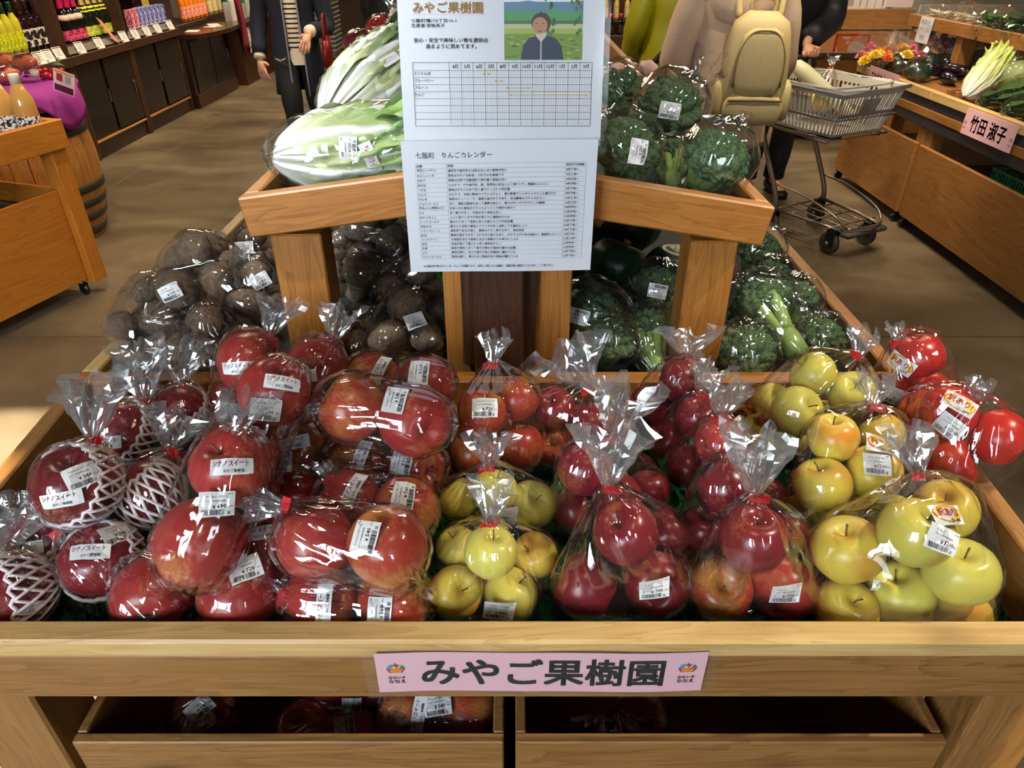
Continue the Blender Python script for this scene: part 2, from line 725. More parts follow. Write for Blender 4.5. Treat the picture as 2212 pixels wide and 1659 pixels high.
SPOTS = [
    ((-1.15, 0.55, 2.95), (-0.30, 1.42, 1.20), 190, (0.93, 0.98, 1.0), 26, 'added cool spotlight standing in for daylight on the wrapped cabbages'),  # spot added in place of daylight on the cabbages
    ((0.95, 0.65, 2.95), (0.40, 1.55, 1.15), 75, (1.0, 0.93, 0.80), 30, 'spotlight above the broccoli tray'),
    ((1.75, 0.75, 2.95), (0.57, 0.82, 0.80), 185, (1.0, 0.87, 0.68), 32, 'spotlight above the blemished apple bags'),
    ((0.10, 0.15, 2.95), (-0.05, 0.85, 0.80), 26, WARM, 60, 'spotlight above the apple table'),
    ((1.70, 3.2, 2.95), (2.75, 4.3, 0.9), 190, WARM, 50, 'spotlight above the greens stand'),
    ((2.2, 5.6, 2.95), (2.9, 5.4, 0.9), 120, WARM, 50, 'spotlight above the flower bunches'),
    ((1.15, 2.7, 2.95), (1.72, 4.05, 0.1), 130, (1.0, 0.86, 0.68), 42, 'spotlight above the shopping cart aisle'),
    ((-2.3, 5.0, 2.95), (-3.55, 5.6, 0.85), 150, WARM, 48, 'spotlight above the yellow wine bottles'),
    ((-2.3, 6.6, 2.95), (-3.55, 7.0, 0.85), 150, WARM, 48, 'spotlight above the boxed goods shelf'),
    ((-2.2, 8.2, 2.95), (-3.5, 8.5, 0.85), 130, WARM, 48, 'spotlight above the orange bottles'),
    ((-1.75, 3.0, 2.95), (-2.55, 3.8, 0.85), 105, WARM, 46, 'spotlight above the oak barrel'),
    ((-1.35, 2.4, 2.95), (-2.15, 2.95, 0.45), 80, WARM, 40, 'spotlight above the juice bottle cart'),
    ((-1.2, 5.6, 2.95), (-1.55, 6.3, 0.0), 90, WARM, 60, 'spotlight above the far end of the wine aisle'),
    ((0.9, 6.4, 2.95), (1.3, 6.9, 0.7), 110, WARM, 60, 'spotlight above the far dressing shelf'),
    ((3.1, 6.6, 2.95), (3.5, 7.6, 0.8), 180, (1.0, 0.90, 0.74), 60, 'spotlight above the chest freezers'),
]
PANEL = NT('fill_panel_glow')  # panels added overhead as ambient fill for the aisles
PANEL.b.inputs['Emission Color'].default_value = (1, 0.86, 0.68, 1)
PANEL.b.inputs['Emission Strength'].default_value = 3.0
for (x, y, p, lab) in ((-1.75, 4.6, 70, 'added fill panel above the wine aisle'), (-1.9, 8.6, 80, 'added fill panel at the far end of the wine aisle'),
                       (1.7, 3.6, 36, 'added fill panel above the cart aisle'), (2.2, 7.6, 80, 'added fill panel above the freezers'), (-2.0, 12.6, 70, 'furthest added fill panel')):
    t = thing('fill_panel', lab, 'ceiling light', (x, y, 3.26), 0, 'added fill panels')
    MB().add(bx(x - 0.62, x + 0.62, y - 0.17, y + 0.17, 3.262, 3.299)).build('housing', LAMPB, t)
    MB().add(box(x - 0.6, x + 0.6, y - 0.15, y + 0.15, 3.256, 3.2615)).build('diffuser', PANEL.m, t)
    area('fill_panel_light', (x, y, 3.25), (x, y, 0), 1.2, 0.3, p, WARM)
for s in SPOTS:
    track_spot(s[0], s[1], s[2], s[3], s[4], s[5])

# ------------------------------------------------------------------ apple table in front
XL, XR = -0.785, 0.715
XM = (XL + XR) / 2
tb = thing('apple_display_table', 'long wooden apple table with pale front rail and green turf bed', 'display table', (XM, 0.8, 0))
bbox_board('front_rail', XL - 0.03, XR + 0.03, 0.553, 0.587, 0.750, 0.780, W_PALE, tb, 0.004)
bbox_board('apron', XL - 0.03, XR + 0.03, 0.557, 0.580, 0.662, 0.7495, W_APRON, tb, 0.004)
for x in (XL, XR):
    board('side_rail', (x, 0.588, 0.735), (x, 1.078, 0.770), 0.03, 0.10, W_APRON, tb)
bbox_board('bed_panel', XL + 0.016, XR - 0.016, 0.588, 1.075, 0.672, 0.688, W_APRON, tb)
bbox_board('back_board', XL + 0.016, XR - 0.016, 1.0605, 1.0755, 0.6885, 0.775, W_STAND, tb)
for x0, x1 in ((-0.745, -0.637), (0.629, 0.735)):
    bbox_board('leg', x0, x1, 0.566, 0.655, 0.0, 0.661, W_APRON, tb, 0.004)
    bbox_board('leg', x0, x1, 0.985, 1.07, 0.0, 0.671, W_APRON, tb, 0.004)


def turf_z(y):
    return 0.700 + 0.02 * (y - 0.58) / 0.5


def turf_mat():
    t = NT('plastic_turf')
    nz = t.add('TexNoise', Scale=300.0, Detail=2.0)
    t.link(t.coords(), nz.inputs['Vector'])
    t.link(t.ramp(nz.outputs[0], [(0.3, (10, 44, 20)), (0.7, (30, 96, 44))]), t.b.inputs['Base Color'])
    t.b.inputs['Roughness'].default_value = 0.45
    return t.m


TURF = turf_mat()
rng = np.random.default_rng(3)
tv, tf = [], []
tv += [(XL + 0.017, 0.589, turf_z(0.589) - 0.008), (XR - 0.017, 0.589, turf_z(0.589) - 0.008), (XR - 0.017, 1.06, turf_z(1.06) - 0.008), (XL + 0.017, 1.06, turf_z(1.06) - 0.008)]
tf.append((0, 1, 2, 3))
for k in range(26000):
    # blades cover the whole bed, a little denser where the bed lies bare
    x = rng.uniform(XL + 0.02, XR - 0.02) if k % 3 else rng.uniform(0.35, XR - 0.02)
    y = rng.uniform(0.592, 1.055)
    a = rng.uniform(0, 6.28)
    h = rng.uniform(0.006, 0.011)
    z = turf_z(y) - 0.008
    c, s = math.cos(a) * 0.0012, math.sin(a) * 0.0012
    o = len(tv)
    tv += [(x - c, y - s, z), (x + c, y + s, z), (x + rng.normal(0, 0.003), y + rng.normal(0, 0.003), z + h)]
    tf.append((o, o + 1, o + 2))
mb = MB()
mb.v, mb.f, mb.m = tv, tf, [0] * len(tf)
tag(mb.build('turf_mat', TURF), 'dark green artificial turf lining the apple table', 'turf', None, 'stuff')

# ------------------------------------------------------------------ two storage boxes below
for k, (x0, x1, lab) in enumerate(((-0.615, -0.012, 'open wooden storage box with spare apple packs, beneath the table'),
                                   (0.005, 0.608, 'open wooden storage box, nearly empty and dark, beneath the table'))):
    t = thing('storage_box', lab, 'box', ((x0 + x1) / 2, 0.8, 0.0), 0, 'storage boxes beneath the apple table')
    bbox_board('front_panel', x0, x1, 0.562, 0.577, 0.03, 0.552, W_APRON, t, 0.002)
    bbox_board('back_panel', x0, x1, 1.035, 1.05, 0.03, 0.552, W_APRON, t, 0.002)
    for x in (x0, x1 - 0.015):
        bbox_board('side_panel', x, x + 0.015, 0.5775, 1.0345, 0.03, 0.552, W_APRON, t, 0.002)
    bbox_board('bottom_panel', x0 + 0.0155, x1 - 0.0155, 0.5775, 1.0345, 0.03, 0.045, W_APRON, t, 0.002)
    for x in (x0 + 0.05, x1 - 0.05):
        for y in (0.62, 0.99):
            MB().add(lathe([(0.015, -0.009), (0.015, 0.009)], 14), 0, Matrix.Translation((x, y, 0.015)) @ Matrix.Rotation(math.pi / 2, 4, 'X')).build('caster', RUBBER, t)

# ------------------------------------------------------------------ tiered island behind
YE = 3.62
BEDM = plain('dark_green_liner', (22, 30, 24), 0.7, var=0.2, scale=60)
isl = thing('produce_island', 'two-tier wooden produce island with gabled upper tray behind the apples', 'display stand', (XM, 2.3, 0))
bbox_board('front_rail', XL - 0.015, XR + 0.015, 1.082, 1.118, 0.73, 0.820, W_STAND, isl)
bbox_board('back_rail', XL - 0.015, XR + 0.015, YE, YE + 0.036, 0.73, 0.820, W_STAND, isl)
for x in (XL, XR):
    bbox_board('side_rail', x - 0.016, x + 0.016, 1.1185, YE - 0.0005, 0.72, 0.820, W_PALE if x < 0 else W_STAND, isl)
for s, xe in ((-1, XL + 0.017), (1, XR - 0.017)):
    a, b = V((xe, 0, 0.735)), V((XM + 0.04 + 0.001 * s, 0, 0.775))
    c = (a + b) / 2
    board('bed_panel', (c.x, 1.12, c.z), (c.x, YE - 0.002, c.z), (a - b).length, 0.014, BEDM, isl, up=V((-(b.z - a.z), 0, b.x - a.x)) * (1 if s < 0 else -1))
for x in (XL + 0.05, XR - 0.05):
    for y in (1.16, 2.4, YE - 0.06):
        bbox_board('leg', x - 0.04, x + 0.04, y - 0.04, y + 0.04, 0.0, 0.719, W_STAND, isl)
# upper tier
XA, XB, XC = -0.447, 0.432, -0.018     # tray edges and ridge
ZA, ZB, ZC = 1.142, 1.127, 1.200
for (x0, z0, x1, z1) in ((XA, ZA, XC, ZC), (XC, ZC, XB, ZB)):
    d = V((x1 - x0, 0, z1 - z0)).normalized()
    n = V((-d.z, 0, d.x))
    for yy, nm in ((1.141, 'gable_board'), (YE - 0.02, 'gable_board')):
        p0, p1 = V((x0, yy, z0)) - n * 0.034, V((x1, yy, z1)) - n * 0.034
        if x0 == XA:
            p1 = p1 - d * 0.002
        else:
            p0 = p0 + d * 0.002
        board(nm, p0, p1, 0.028, 0.068, W_STAND, isl, up=n, b=0.003)
    mid = (V((x0, 0, z0)) + V((x1, 0, z1))) / 2 - n * 0.060
    board('tray_panel', (mid.x, 1.156, mid.z), (mid.x, YE - 0.035, mid.z), (V((x0, 0, z0)) - V((x1, 0, z1))).length - 0.06, 0.012, BEDM, isl, up=n)
    xr, zr, sg = (x0, z0, 1) if x0 == XA else (x1, z1, -1)
    q = V((xr, 0, zr)) + d * (0.015 * sg) - n * 0.034
    board('tray_rail', (q.x, 1.1555, q.z), (q.x, YE - 0.0345, q.z), 0.028, 0.068, W_STAND, isl, up=n)
for y in (1.157, 2.35, YE - 0.10):
    bbox_board('post', -0.416, -0.328, y, y + 0.075, 0.752, 1.070, W_STAND, isl)
    bbox_board('post', 0.309, 0.392, y, y + 0.075, 0.752, 1.058, W_STAND, isl)
bbox_board('centre_post', -0.123, -0.052, 1.157, 1.215, 0.775, 1.105, W_STAND, isl)
bbox_board('centre_post', 0.018, 0.107, 1.157, 1.215, 0.775, 1.105, W_STAND, isl)
bbox_board('notice_backing', -0.055, 0.025, 1.1605, 1.176, 1.205, 1.425, W_DARK, isl)
bbox_board('dark_panel', -0.090, 0.044, 1.136, 1.156, 0.8205, 1.105, W_DARK, isl)
bbox_board('dark_plank', -0.068, 0.020, 1.100, 1.1265, 0.8205, 1.105, W_DARK, isl)

# ------------------------------------------------------------------ notices and the orchard sign
def sheet_frame(org, ex, ey):
    ex, ey = V(ex).normalized(), V(ey).normalized()
    n = ex.cross(ey).normalized()

    def fn(x, y, z=0.0):
        return V(org) + ex * x + ey * y + n * z
    return fn, n


def wavy(fn, amp, k):
    def g(x, y, z=0.0):
        return fn(x, y, z + amp * math.sin(k * x + 0.6) * math.cos(k * 0.6 * y))
    return g


# upper A4 notice in a clear sleeve
S1B, S1T = V((-0.0145, 1.098, 1.232)), V((-0.0155, 1.142, 1.4395))
fn1, _ = sheet_frame(S1B, (1, 0, 0), S1T - S1B)
ey1 = (S1T - S1B).normalized()


def on1(px, py):
    d = ray(px, py)
    n = V((1, 0, 0)).cross(ey1)
    t = (S1B - V((0, 0, CAMH))).dot(n) / d.dot(n)
    p = V((0, 0, CAMH)) + d * t - S1B
    return p.x, p.dot(ey1)


def c3(cx, cy):
    return on1(860 + cx * 0.20796, cy * 0.20796)


note1 = thing('grower_notice', 'grower notice with portrait photo and harvest calendar in a clear sleeve', 'notice', (S1B.x, S1B.y, S1B.z))
f = Flat().rect(-0.1485, 0.1485, 0.0, 0.21, 0, 0, 8, 6)
f.place(wavy(fn1, 0.0008, 30)).build('paper', PAPER, note1, True)
g = Flat()


def ctext(s, x0, y0, x1, y1, m, bold=0.0):
    a, b = c3(x0, y1), c3(x1, y0)
    g.text(s, a[0], a[1], b[0] - a[0], b[1] - a[1], m, 0.0012, bold)


ctext('みやご果樹園', 160, 22, 885, 142, 1, 0.025)
a, b = c3(158, 156), c3(892, 150)
g.rect(a[0], b[0], a[1], b[1], 4, 0.0012)
ctext('七飯町鳴川3丁目10-1', 142, 197, 608, 240, 0, 0.012)
ctext('生産者:宮後英子', 146, 248, 490, 291, 0, 0.012)
ctext('安心・安全で美味しい物を提供出', 172, 395, 935, 446, 0, 0.018)
ctext('来るように努めてます。', 296, 458, 820, 512, 0, 0.018)
# calendar grid
(tx0, ty1), (tx1, _q) = c3(152, 655), c3(2026, 668)
tx1b = c3(1984, 1320)[0]
ty0 = c3(187, 1314)[1]
tx0 = (tx0 + c3(187, 1312)[0]) / 2
tx1 = (tx1 + tx1b) / 2
lab_w = (tx1 - tx0) * 0.203
hdr = (ty1 - ty0) * 0.122
LW = 0.00045


def hl(y, w=LW, m=0, x0=None, x1=None):
    g.rect(x0 if x0 is not None else tx0, x1 if x1 is not None else tx1, y - w / 2, y + w / 2, m, 0.0012)


def vl(x, y0, y1, w=LW, m=0):
    g.rect(x - w / 2, x + w / 2, y0, y1, m, 0.0012)


hl(ty1, 0.0006)
hl(ty0, 0.0006)
vl(tx0, ty0, ty1, 0.0006)
vl(tx1, ty0, ty1, 0.0006)
rowh = (ty1 - hdr - ty0) / 8
for k in range(8):
    hl(ty0 + rowh * (k + 1))
mw = (tx1 - tx0 - lab_w) / 12
for k, mname in enumerate(['4月', '5月', '6月', '7月', '8月', '9月', '10月', '11月', '12月', '1月', '2月', '3月']):
    x = tx0 + lab_w + mw * k
    vl(x, ty0, ty1)
    g.text(mname, x + mw * 0.5, ty1 - hdr * 0.5, None, 0.0056, 0, 0.0012, 0.012, 1, 'c')
    for q in range(1, 5):
        vl(x + mw * q / 5, ty0, ty1 - hdr, 0.0002, 3)
for k, rn in enumerate(['さくらんぼ', 'ブルーベリー', 'プルーン', 'りんご']):
    y = ty1 - hdr - rowh * (k + 0.42)
    g.text(rn, tx0 + 0.0016, y - 0.0021, None, 0.0044, 0, 0.0012, 0.01)
for k, (m0, m1) in enumerate(((2.75, 3.5), (3.75, 4.55), (4.72, 6.8), (5.02, 11.75))):
    y = ty1 - hdr - rowh * (k + 0.48)
    x0, x1 = tx0 + lab_w + mw * m0, tx0 + lab_w + mw * m1
    hl(y, 0.0007, 2, x0 + 0.002, x1 - 0.002)
    g.poly([(x0, y), (x0 + 0.004, y - 0.0017), (x0 + 0.004, y + 0.0017)], 2, 0.0013)
    g.poly([(x1, y), (x1 - 0.004, y + 0.0017), (x1 - 0.004, y - 0.0017)], 2, 0.0013)
INK_ARROW = plain('arrow_gold', (206, 164, 62), 0.6)
INK_ROSE = plain('underline_rose', (196, 140, 120), 0.6)
g.place(fn1).build('lettering', [INK, INK_GOLD, INK_ARROW, INK_GREY, INK_ROSE], note1)
# the printed portrait: a person in a navy jacket standing before a green field
(px0, py0), (px1, py1) = c3(1108, 622), c3(1938, -190)
pw, ph = px1 - px0, min(py1, 0.205) - py0
pf = Flat()
PC = [plain('print_' + n, c, 0.5) for n, c in (('sky', (206, 222, 232)), ('hill', (88, 124, 150)), ('far_green', (74, 140, 92)), ('path', (176, 176, 140)), ('mown', (150, 168, 72)),
                                               ('grass', (106, 136, 48)), ('leaf', (70, 104, 52)), ('skin', (172, 124, 96)), ('hair', (58, 50, 48)), ('navy', (36, 48, 72)), ('zip', (190, 176, 170)), ('pale', (188, 180, 170)))]


def Q(u, v):
    return px0 + pw * u, py0 + ph * v


def band(v0, v1, m, z=0.0011):
    pf.rect(px0, px1, py0 + ph * v0, py0 + ph * v1, m, z)


band(0.88, 1.0, 0)
band(0.74, 0.88, 1)
band(0.60, 0.74, 2)
band(0.55, 0.60, 6)
band(0.48, 0.55, 3)
band(0.40, 0.48, 4)
band(0.0, 0.40, 5)
pf.poly([Q(0, 0.84), Q(0.3, 0.90), Q(0.62, 0.85), Q(1, 0.90), Q(1, 0.80), Q(0, 0.78)], 1, 0.00115)
r9 = random.Random(4)
for k in range(46):
    u = r9.choice([r9.gauss(0.6, 0.06), r9.gauss(0.93, 0.05)])
    v = r9.uniform(0.40, 0.98)
    if 0 < u < 0.985:
        pf.disc(*Q(u, v), 0.0022, 0.0034, 6 if k % 3 else 2, 0.0012, 7)
for k in range(40):
    u, v = r9.uniform(0.02, 0.96), r9.uniform(0.02, 0.36)
    pf.disc(*Q(u, v), 0.004, 0.0012, 4 if k % 2 else 6, 0.00118, 7)
pf.poly([Q(0.21, 0), Q(0.24, 0.22), Q(0.31, 0.33), Q(0.42, 0.38), Q(0.54, 0.38), Q(0.66, 0.33), Q(0.73, 0.22), Q(0.76, 0)], 9, 0.0013)
pf.poly([Q(0.40, 0.37), Q(0.47, 0.27), Q(0.54, 0.37), Q(0.53, 0.43), Q(0.41, 0.43)], 11, 0.00135)
pf.rect(*[Q(0.462, 0)[0], Q(0.478, 0)[0], Q(0, 0.0)[1], Q(0, 0.28)[1]], 10, 0.00137)
pf.disc(*Q(0.47, 0.565), pw * 0.125, ph * 0.155, 8, 0.0014, 22)
pf.disc(*Q(0.455, 0.525), pw * 0.096, ph * 0.130, 7, 0.00145, 22)
for du in (-0.045, 0.04):
    pf.disc(*Q(0.455 + du, 0.555), pw * 0.018, ph * 0.007, 8, 0.0015, 8)
pf.disc(*Q(0.452, 0.44), pw * 0.030, ph * 0.008, 8, 0.0015, 8)
pf.place(fn1).build('portrait_print', PC, note1)
Flat().rect(-0.157, 0.157, -0.006, 0.216, 0, 0.0026, 6, 5).place(wavy(fn1, 0.0006, 40)).build('clear_sleeve', FILM_FLAT, note1, True)

# lower A4 apple calendar
RX = 0.012
S2T = V((-0.019, 1.088, 1.2425))
S2B = V((-0.019, 1.0855, 1.0335))
ex2 = V((1, 0, 0.012)).normalized()
fn2, _ = sheet_frame(S2B, ex2, S2T - S2B)
note2 = thing('apple_calendar_sheet', 'white apple variety calendar sheet taped below the grower notice', 'notice', tuple(S2B))
Flat().rect(-0.1485, 0.1485, 0.0, 0.21, 0, 0, 10, 8).place(wavy(fn2, 0.0010, 24)).build('paper', PAPER, note2, True)
g = Flat()
Wd, Hd = 0.297, 0.21


def L2(u, v):
    return -Wd / 2 + Wd * u, Hd * (1 - v)


def T2(s, u0, v, h, m=0, u1=None, bold=0.004):
    x, y = L2(u0, v)
    w = (Wd * (u1 - u0)) if u1 else None
    g.text(s, x, y - h / 2, w, h, m, 0.0016, bold)


T2('七飯町　りんごカレンダー', 0.072, 0.098, 0.0094, 0, 0.46, 0.0)
rows = ['品種|特徴|販売予定時期', '恋空(こいぞら)|濃紅色で極早生とは思えないほど食味が良い|8月下旬～', 'みよしレッド|果皮はきれいな紅色、さわやかな食味です|9月上旬～',
        'きおう|果実は白色で甘酸適和で実も硬く食味は良い|9月中旬～', 'あかね|小ぶりで、やや扁円形。味、食感共に紅玉とよく似ていて、煮崩れしにくい|9月中旬～',
        'つがる|酸味はやや少なめで甘く果汁たっぷりの早生種|9月下旬～', 'さんさ|小ぶりで、甘味と酸味のバランスがよく、果汁豊富でシャキシャキとした歯ざわり|9月下旬～',
        'かんき|果肉はジューシーで、適度な歯ざわりがあり、甘み酸味のバランスがよい|10月上旬～', 'ジョナゴールド|甘く、適度な酸味もあって濃厚な味わい。果汁が多くサクサクとした触感|10月上旬～',
        '早生ふじ(昂林など)|甘味の中に酸味がバランスよく入った絶妙な味わい|10月中旬～', 'トキ|甘く果汁が多く、芳香があり食味は良い|10月中旬～', 'ひろさきふじ|ふじに似ていますが実が柔らかく酸味は少なめ|10月中旬～',
        'レッドゴールド|蜜が入り甘くて食味の良い七飯りんごの代表品種|10月下旬～', 'ひめかみ|蜜が入り甘味と酸味のバランスが良く加熱しても崩れにくい|10月下旬～',
        'シナノスイート|濃赤色で甘みが強く、酸味は少なく果汁が多く、食味良好|10月下旬～', '紅玉|酸味が強めですが、さわやかな香りがあり、多汁でコクのある味わい。煮崩れしにくい|10月下旬～',
        'ハックナイン|北海道生まれで酸味と甘みの調和がとれ果汁たっぷり|11月上旬～', '名月|甘味が強くて蜜入りの良い黄色系りんご|11月中旬～', '王林|果皮が黄色く甘くて香りが豊かな食味の優れた品種|11月中旬～',
        'ふじ|果肉は硬く、甘さや香りが良く貯蔵性に優れている|11月下旬～', 'シナノゴールド|果肉は硬く、果汁も多く酸味があり食味は優れている|11月下旬～']
V0, V1, U0, U1, UA, UB = 0.158, 0.892, 0.066, 0.945, 0.226, 0.838
dv = (V1 - V0) / len(rows)
for k in range(len(rows) + 1):
    x, y = L2(0, V0 + dv * k)
    g.rect(L2(U0, 0)[0], L2(U1, 0)[0], y - 0.00014, y + 0.00014, 1, 0.0014)
for u in (U0, UA, UB, U1):
    g.rect(L2(u, 0)[0] - 0.00014, L2(u, 0)[0] + 0.00014, L2(0, V1)[1], L2(0, V0)[1], 1, 0.0014)
em = 0.00455
for k, r in enumerate(rows):
    for s, u in zip(r.split('|'), (U0 + 0.006, UA + 0.006, UB + 0.006)):
        vs, fs, tw, h0, h1 = text2d(s, 0.0, 1)
        x, y = L2(u, V0 + dv * (k + 0.5))
        g.text(s, x, y - 0.0019, tw * em, (h1 - h0) * em, 0, 0.0016, 0.006)
s = '※七飯町内で作られている、りんごの品種となり、当店に入荷しない品種や、収穫が無い場合もございます。ご了承下さい。'
x, y = L2(0.075, 0.952)
g.text(s, x, y - 0.002, Wd * 0.72, 0.0045, 0, 0.0016, 0.01)
g.place(wavy(fn2, 0.0010, 24)).build('lettering', [INK, INK_GREY], note2)

# pink orchard sign on the apron
SG = V((0.036, 0.5505, 0.688))
fns, _ = sheet_frame(SG, (1, 0, 0), (0, 0, 1))
sg = thing('orchard_name_sign', 'pink laminated orchard name sign on the front of the apple table', 'sign', tuple(SG))
LOGO = [plain('logo_' + n, c, 0.5) for n, c in (('red', (196, 24, 48)), ('blue', (58, 150, 206)), ('yellow', (246, 206, 30)), ('green', (32, 140, 74)), ('orange', (230, 132, 48)), ('plum', (96, 30, 40)))]


def logo(fl, cx, cy, s, m0, z):
    def p(pts, m):
        fl.poly([(cx + a * s, cy + b * s) for a, b in pts], m0 + m, z)
    p([(-.95, .42), (-.45, .42), (-.05, 1.0), (-.62, 1.0)], 1)
    p([(-.42, .42), (.12, .42), (-.14, .92)], 2)
    p([(-.28, 1.0), (.42, 1.0), (.10, .48)], 0)
    p([(.95, .42), (.30, .42), (.62, 1.0)], 3)
    p([(-.95, .36), (-.70, .36), (-.45, -.22), (-.62, -.22)], 0)
    p([(-.66, .36), (.66, .36), (.42, -.22), (-.42, -.22)], 4)
    p([(.95, .36), (.70, .36), (.45, -.22), (.62, -.22)], 0)
    p([(-.06, 1.0), (.06, 1.0), (.02, 1.28), (-.06, 1.28)], 5)


def sg_wave(x, y, z=0.0):
    return fns(x, y + 0.0012 * math.sin(x * 32), z + 0.0012 + 0.0012 * math.sin(x * 22))


Flat().rect(-0.2045, 0.2045, 0.0, 0.0765, 0, 0, 24, 2).place(sg_wave).build('paper', PINK, sg, True)
g = Flat()
g.text('みやご果樹園', -0.148, 0.014, 0.301, 0.050, 0, 0.0008, 0.022, 3)
for cx in (-0.180, 0.182):
    logo(g, cx, 0.042, 0.0125, 1, 0.0008)
    g.text('なないろ', cx - 0.0105, 0.0265, 0.021, 0.0058, 0, 0.0008, 0.02)
    g.text('ななえ', cx - 0.0105, 0.0185, 0.021, 0.0066, 0, 0.0008, 0.02)
g.place(sg_wave).build('lettering', [INK] + LOGO, sg)
Flat().rect(-0.219, 0.219, -0.009, 0.0865, 0, 0.0016, 24, 2).place(sg_wave).build('laminate', FILM_FLAT, sg, True)

# ------------------------------------------------------------------ apples
def apple_mesh(name, mat, squash=1.0):
    ctrl = [(0.0, 0.60), (0.11, 0.66), (0.24, 0.80), (0.42, 0.89), (0.62, 0.85), (0.82, 0.66), (0.96, 0.34), (1.0, 0.04), (0.96, -0.28), (0.84, -0.58), (0.66, -0.80), (0.48, -0.89), (0.32, -0.88), (0.16, -0.78), (0.0, -0.72)]
    pr = smooth_path([(a, 0, b) for a, b in ctrl], 2)
    n = 28
    vs, fs = [], []
    for q in pr:
        for k in range(n):
            a = 2 * math.pi * k / n
            low = max(0.0, -q.z)
            r = max(0.0, q.x) * (1 + 0.035 * low * math.cos(5 * a) + 0.02 * math.cos(2 * a + 0.7))
            vs.append((r * math.cos(a), r * math.sin(a), q.z * squash * (1 + 0.02 * math.cos(5 * a) * low)))
    m = len(pr)
    for i in range(m - 1):
        for k in range(n):
            k2 = (k + 1) % n
            fs.append((i * n + k2, i * n + k, (i + 1) * n + k, (i + 1) * n + k2))
    mb = MB().add((vs, fs))
    return mb.mesh(name, mat, True)


def apple_mat(name, red, dark, yellow, blush, amount, streak=0.5, rough=0.28):
    """amount: 0 all yellow .. 1 all red"""
    t = NT(name)
    co = t.coords((5.0, 5.0, 0.9), rand=31.0)
    st = t.add('TexNoise', Scale=2.4, Detail=6.0, Roughness=0.62)
    t.link(co, st.inputs['Vector'])
    fine = t.add('TexNoise', Scale=1.6, Detail=4.0, Roughness=0.6)
    t.link(t.coords((34.0, 34.0, 2.6), rand=13.0), fine.inputs['Vector'])
    big = t.add('TexNoise', Scale=0.75, Detail=1.5)
    t.link(t.coords((1, 1, 1), rand=47.0), big.inputs['Vector'])
    tc = t.add('TexCoord')
    sep = t.add('SeparateXYZ')
    t.link(tc.outputs['Object'], sep.inputs[0])
    pole = t.math('POWER', t.math('ABSOLUTE', sep.outputs[2]), 3.0)
    f = t.math('ADD', t.math('MULTIPLY', st.outputs[0], streak), t.math('MULTIPLY', big.outputs[0], 1.25))
    f = t.math('SUBTRACT', f, t.math('MULTIPLY', pole, 0.16))
    f = t.math('ADD', f, amount - 0.62 - streak * 0.5)
    f = t.math('MULTIPLY', t.math('SUBTRACT', f, 0.28), 2.6, clamp=True)
    redc = t.mix(t.math('MULTIPLY', t.math('SUBTRACT', fine.outputs[0], 0.28), 2.1, clamp=True), lin(dark), lin(red))
    yel = t.mix(t.math('MULTIPLY', t.math('SUBTRACT', big.outputs[0], 0.35), 3.0, clamp=True), lin(yellow), lin(blush))
    f2 = t.math('ADD', f, t.math('MULTIPLY', t.math('SUBTRACT', fine.outputs[0], 0.5), 0.9), clamp=True)
    col = t.mix(f2, yel, redc)
    vo = t.add('TexVoronoi', Scale=16.0, Randomness=1.0)
    t.link(t.coords((1, 1, 1), rand=3.0), vo.inputs['Vector'])
    dots = t.math('SUBTRACT', 1.0, t.math('MULTIPLY', vo.outputs['Distance'], 14.0), clamp=True)
    col = t.mix(t.math('MULTIPLY', dots, 0.30), col, lin((222, 190, 120)))
    oi = t.add('ObjectInfo')
    hs = t.add('HueSaturation')
    t.link(t.math('ADD', 0.86, t.math('MULTIPLY', oi.outputs['Random'], 0.28)), hs.inputs['Value'])
    t.link(col, hs.inputs['Color'])
    t.link(hs.outputs[0], t.b.inputs['Base Color'])
    t.b.inputs['Roughness'].default_value = rough
    t.b.inputs['Subsurface Weight'].default_value = 0.0
    return t.m


APM = {
    'sweet': apple_mat('streaked_red_skin', (200, 64, 60), (150, 22, 36), (218, 148, 80), (208, 170, 96), 0.77, 0.85),
    'deep': apple_mat('crimson_skin', (160, 32, 48), (100, 9, 28), (196, 132, 66), (176, 150, 70), 0.90, 0.6),
    'rusty': apple_mat('orange_red_skin', (204, 78, 54), (150, 30, 30), (212, 140, 66), (194, 152, 76), 0.58, 0.85),
    'scarlet': apple_mat('scarlet_skin', (226, 52, 44), (176, 14, 26), (232, 172, 96), (214, 160, 88), 0.94, 0.5),
    'yellow': apple_mat('yellow_skin', (232, 160, 44), (218, 138, 36), (238, 222, 92), (222, 220, 112), 0.20, 0.22, 0.32),
    'gold': apple_mat('golden_skin', (236, 160, 46), (220, 138, 36), (242, 214, 78), (230, 214, 96), 0.38, 0.28, 0.32),
}
APMESH = {k: apple_mesh('apple', m, 0.92 if k in ('sweet', 'rusty', 'deep') else 0.88) for k, m in APM.items()}
STEMM = plain('apple_stem', (110, 84, 50), 0.7)
STEM = MB().add(tube([(0, 0, 0.58), (0.02, 0, 0.78), (0.07, 0.01, 0.98)], [0.030, 0.022, 0.032], 6)).mesh('stem', STEMM, True)


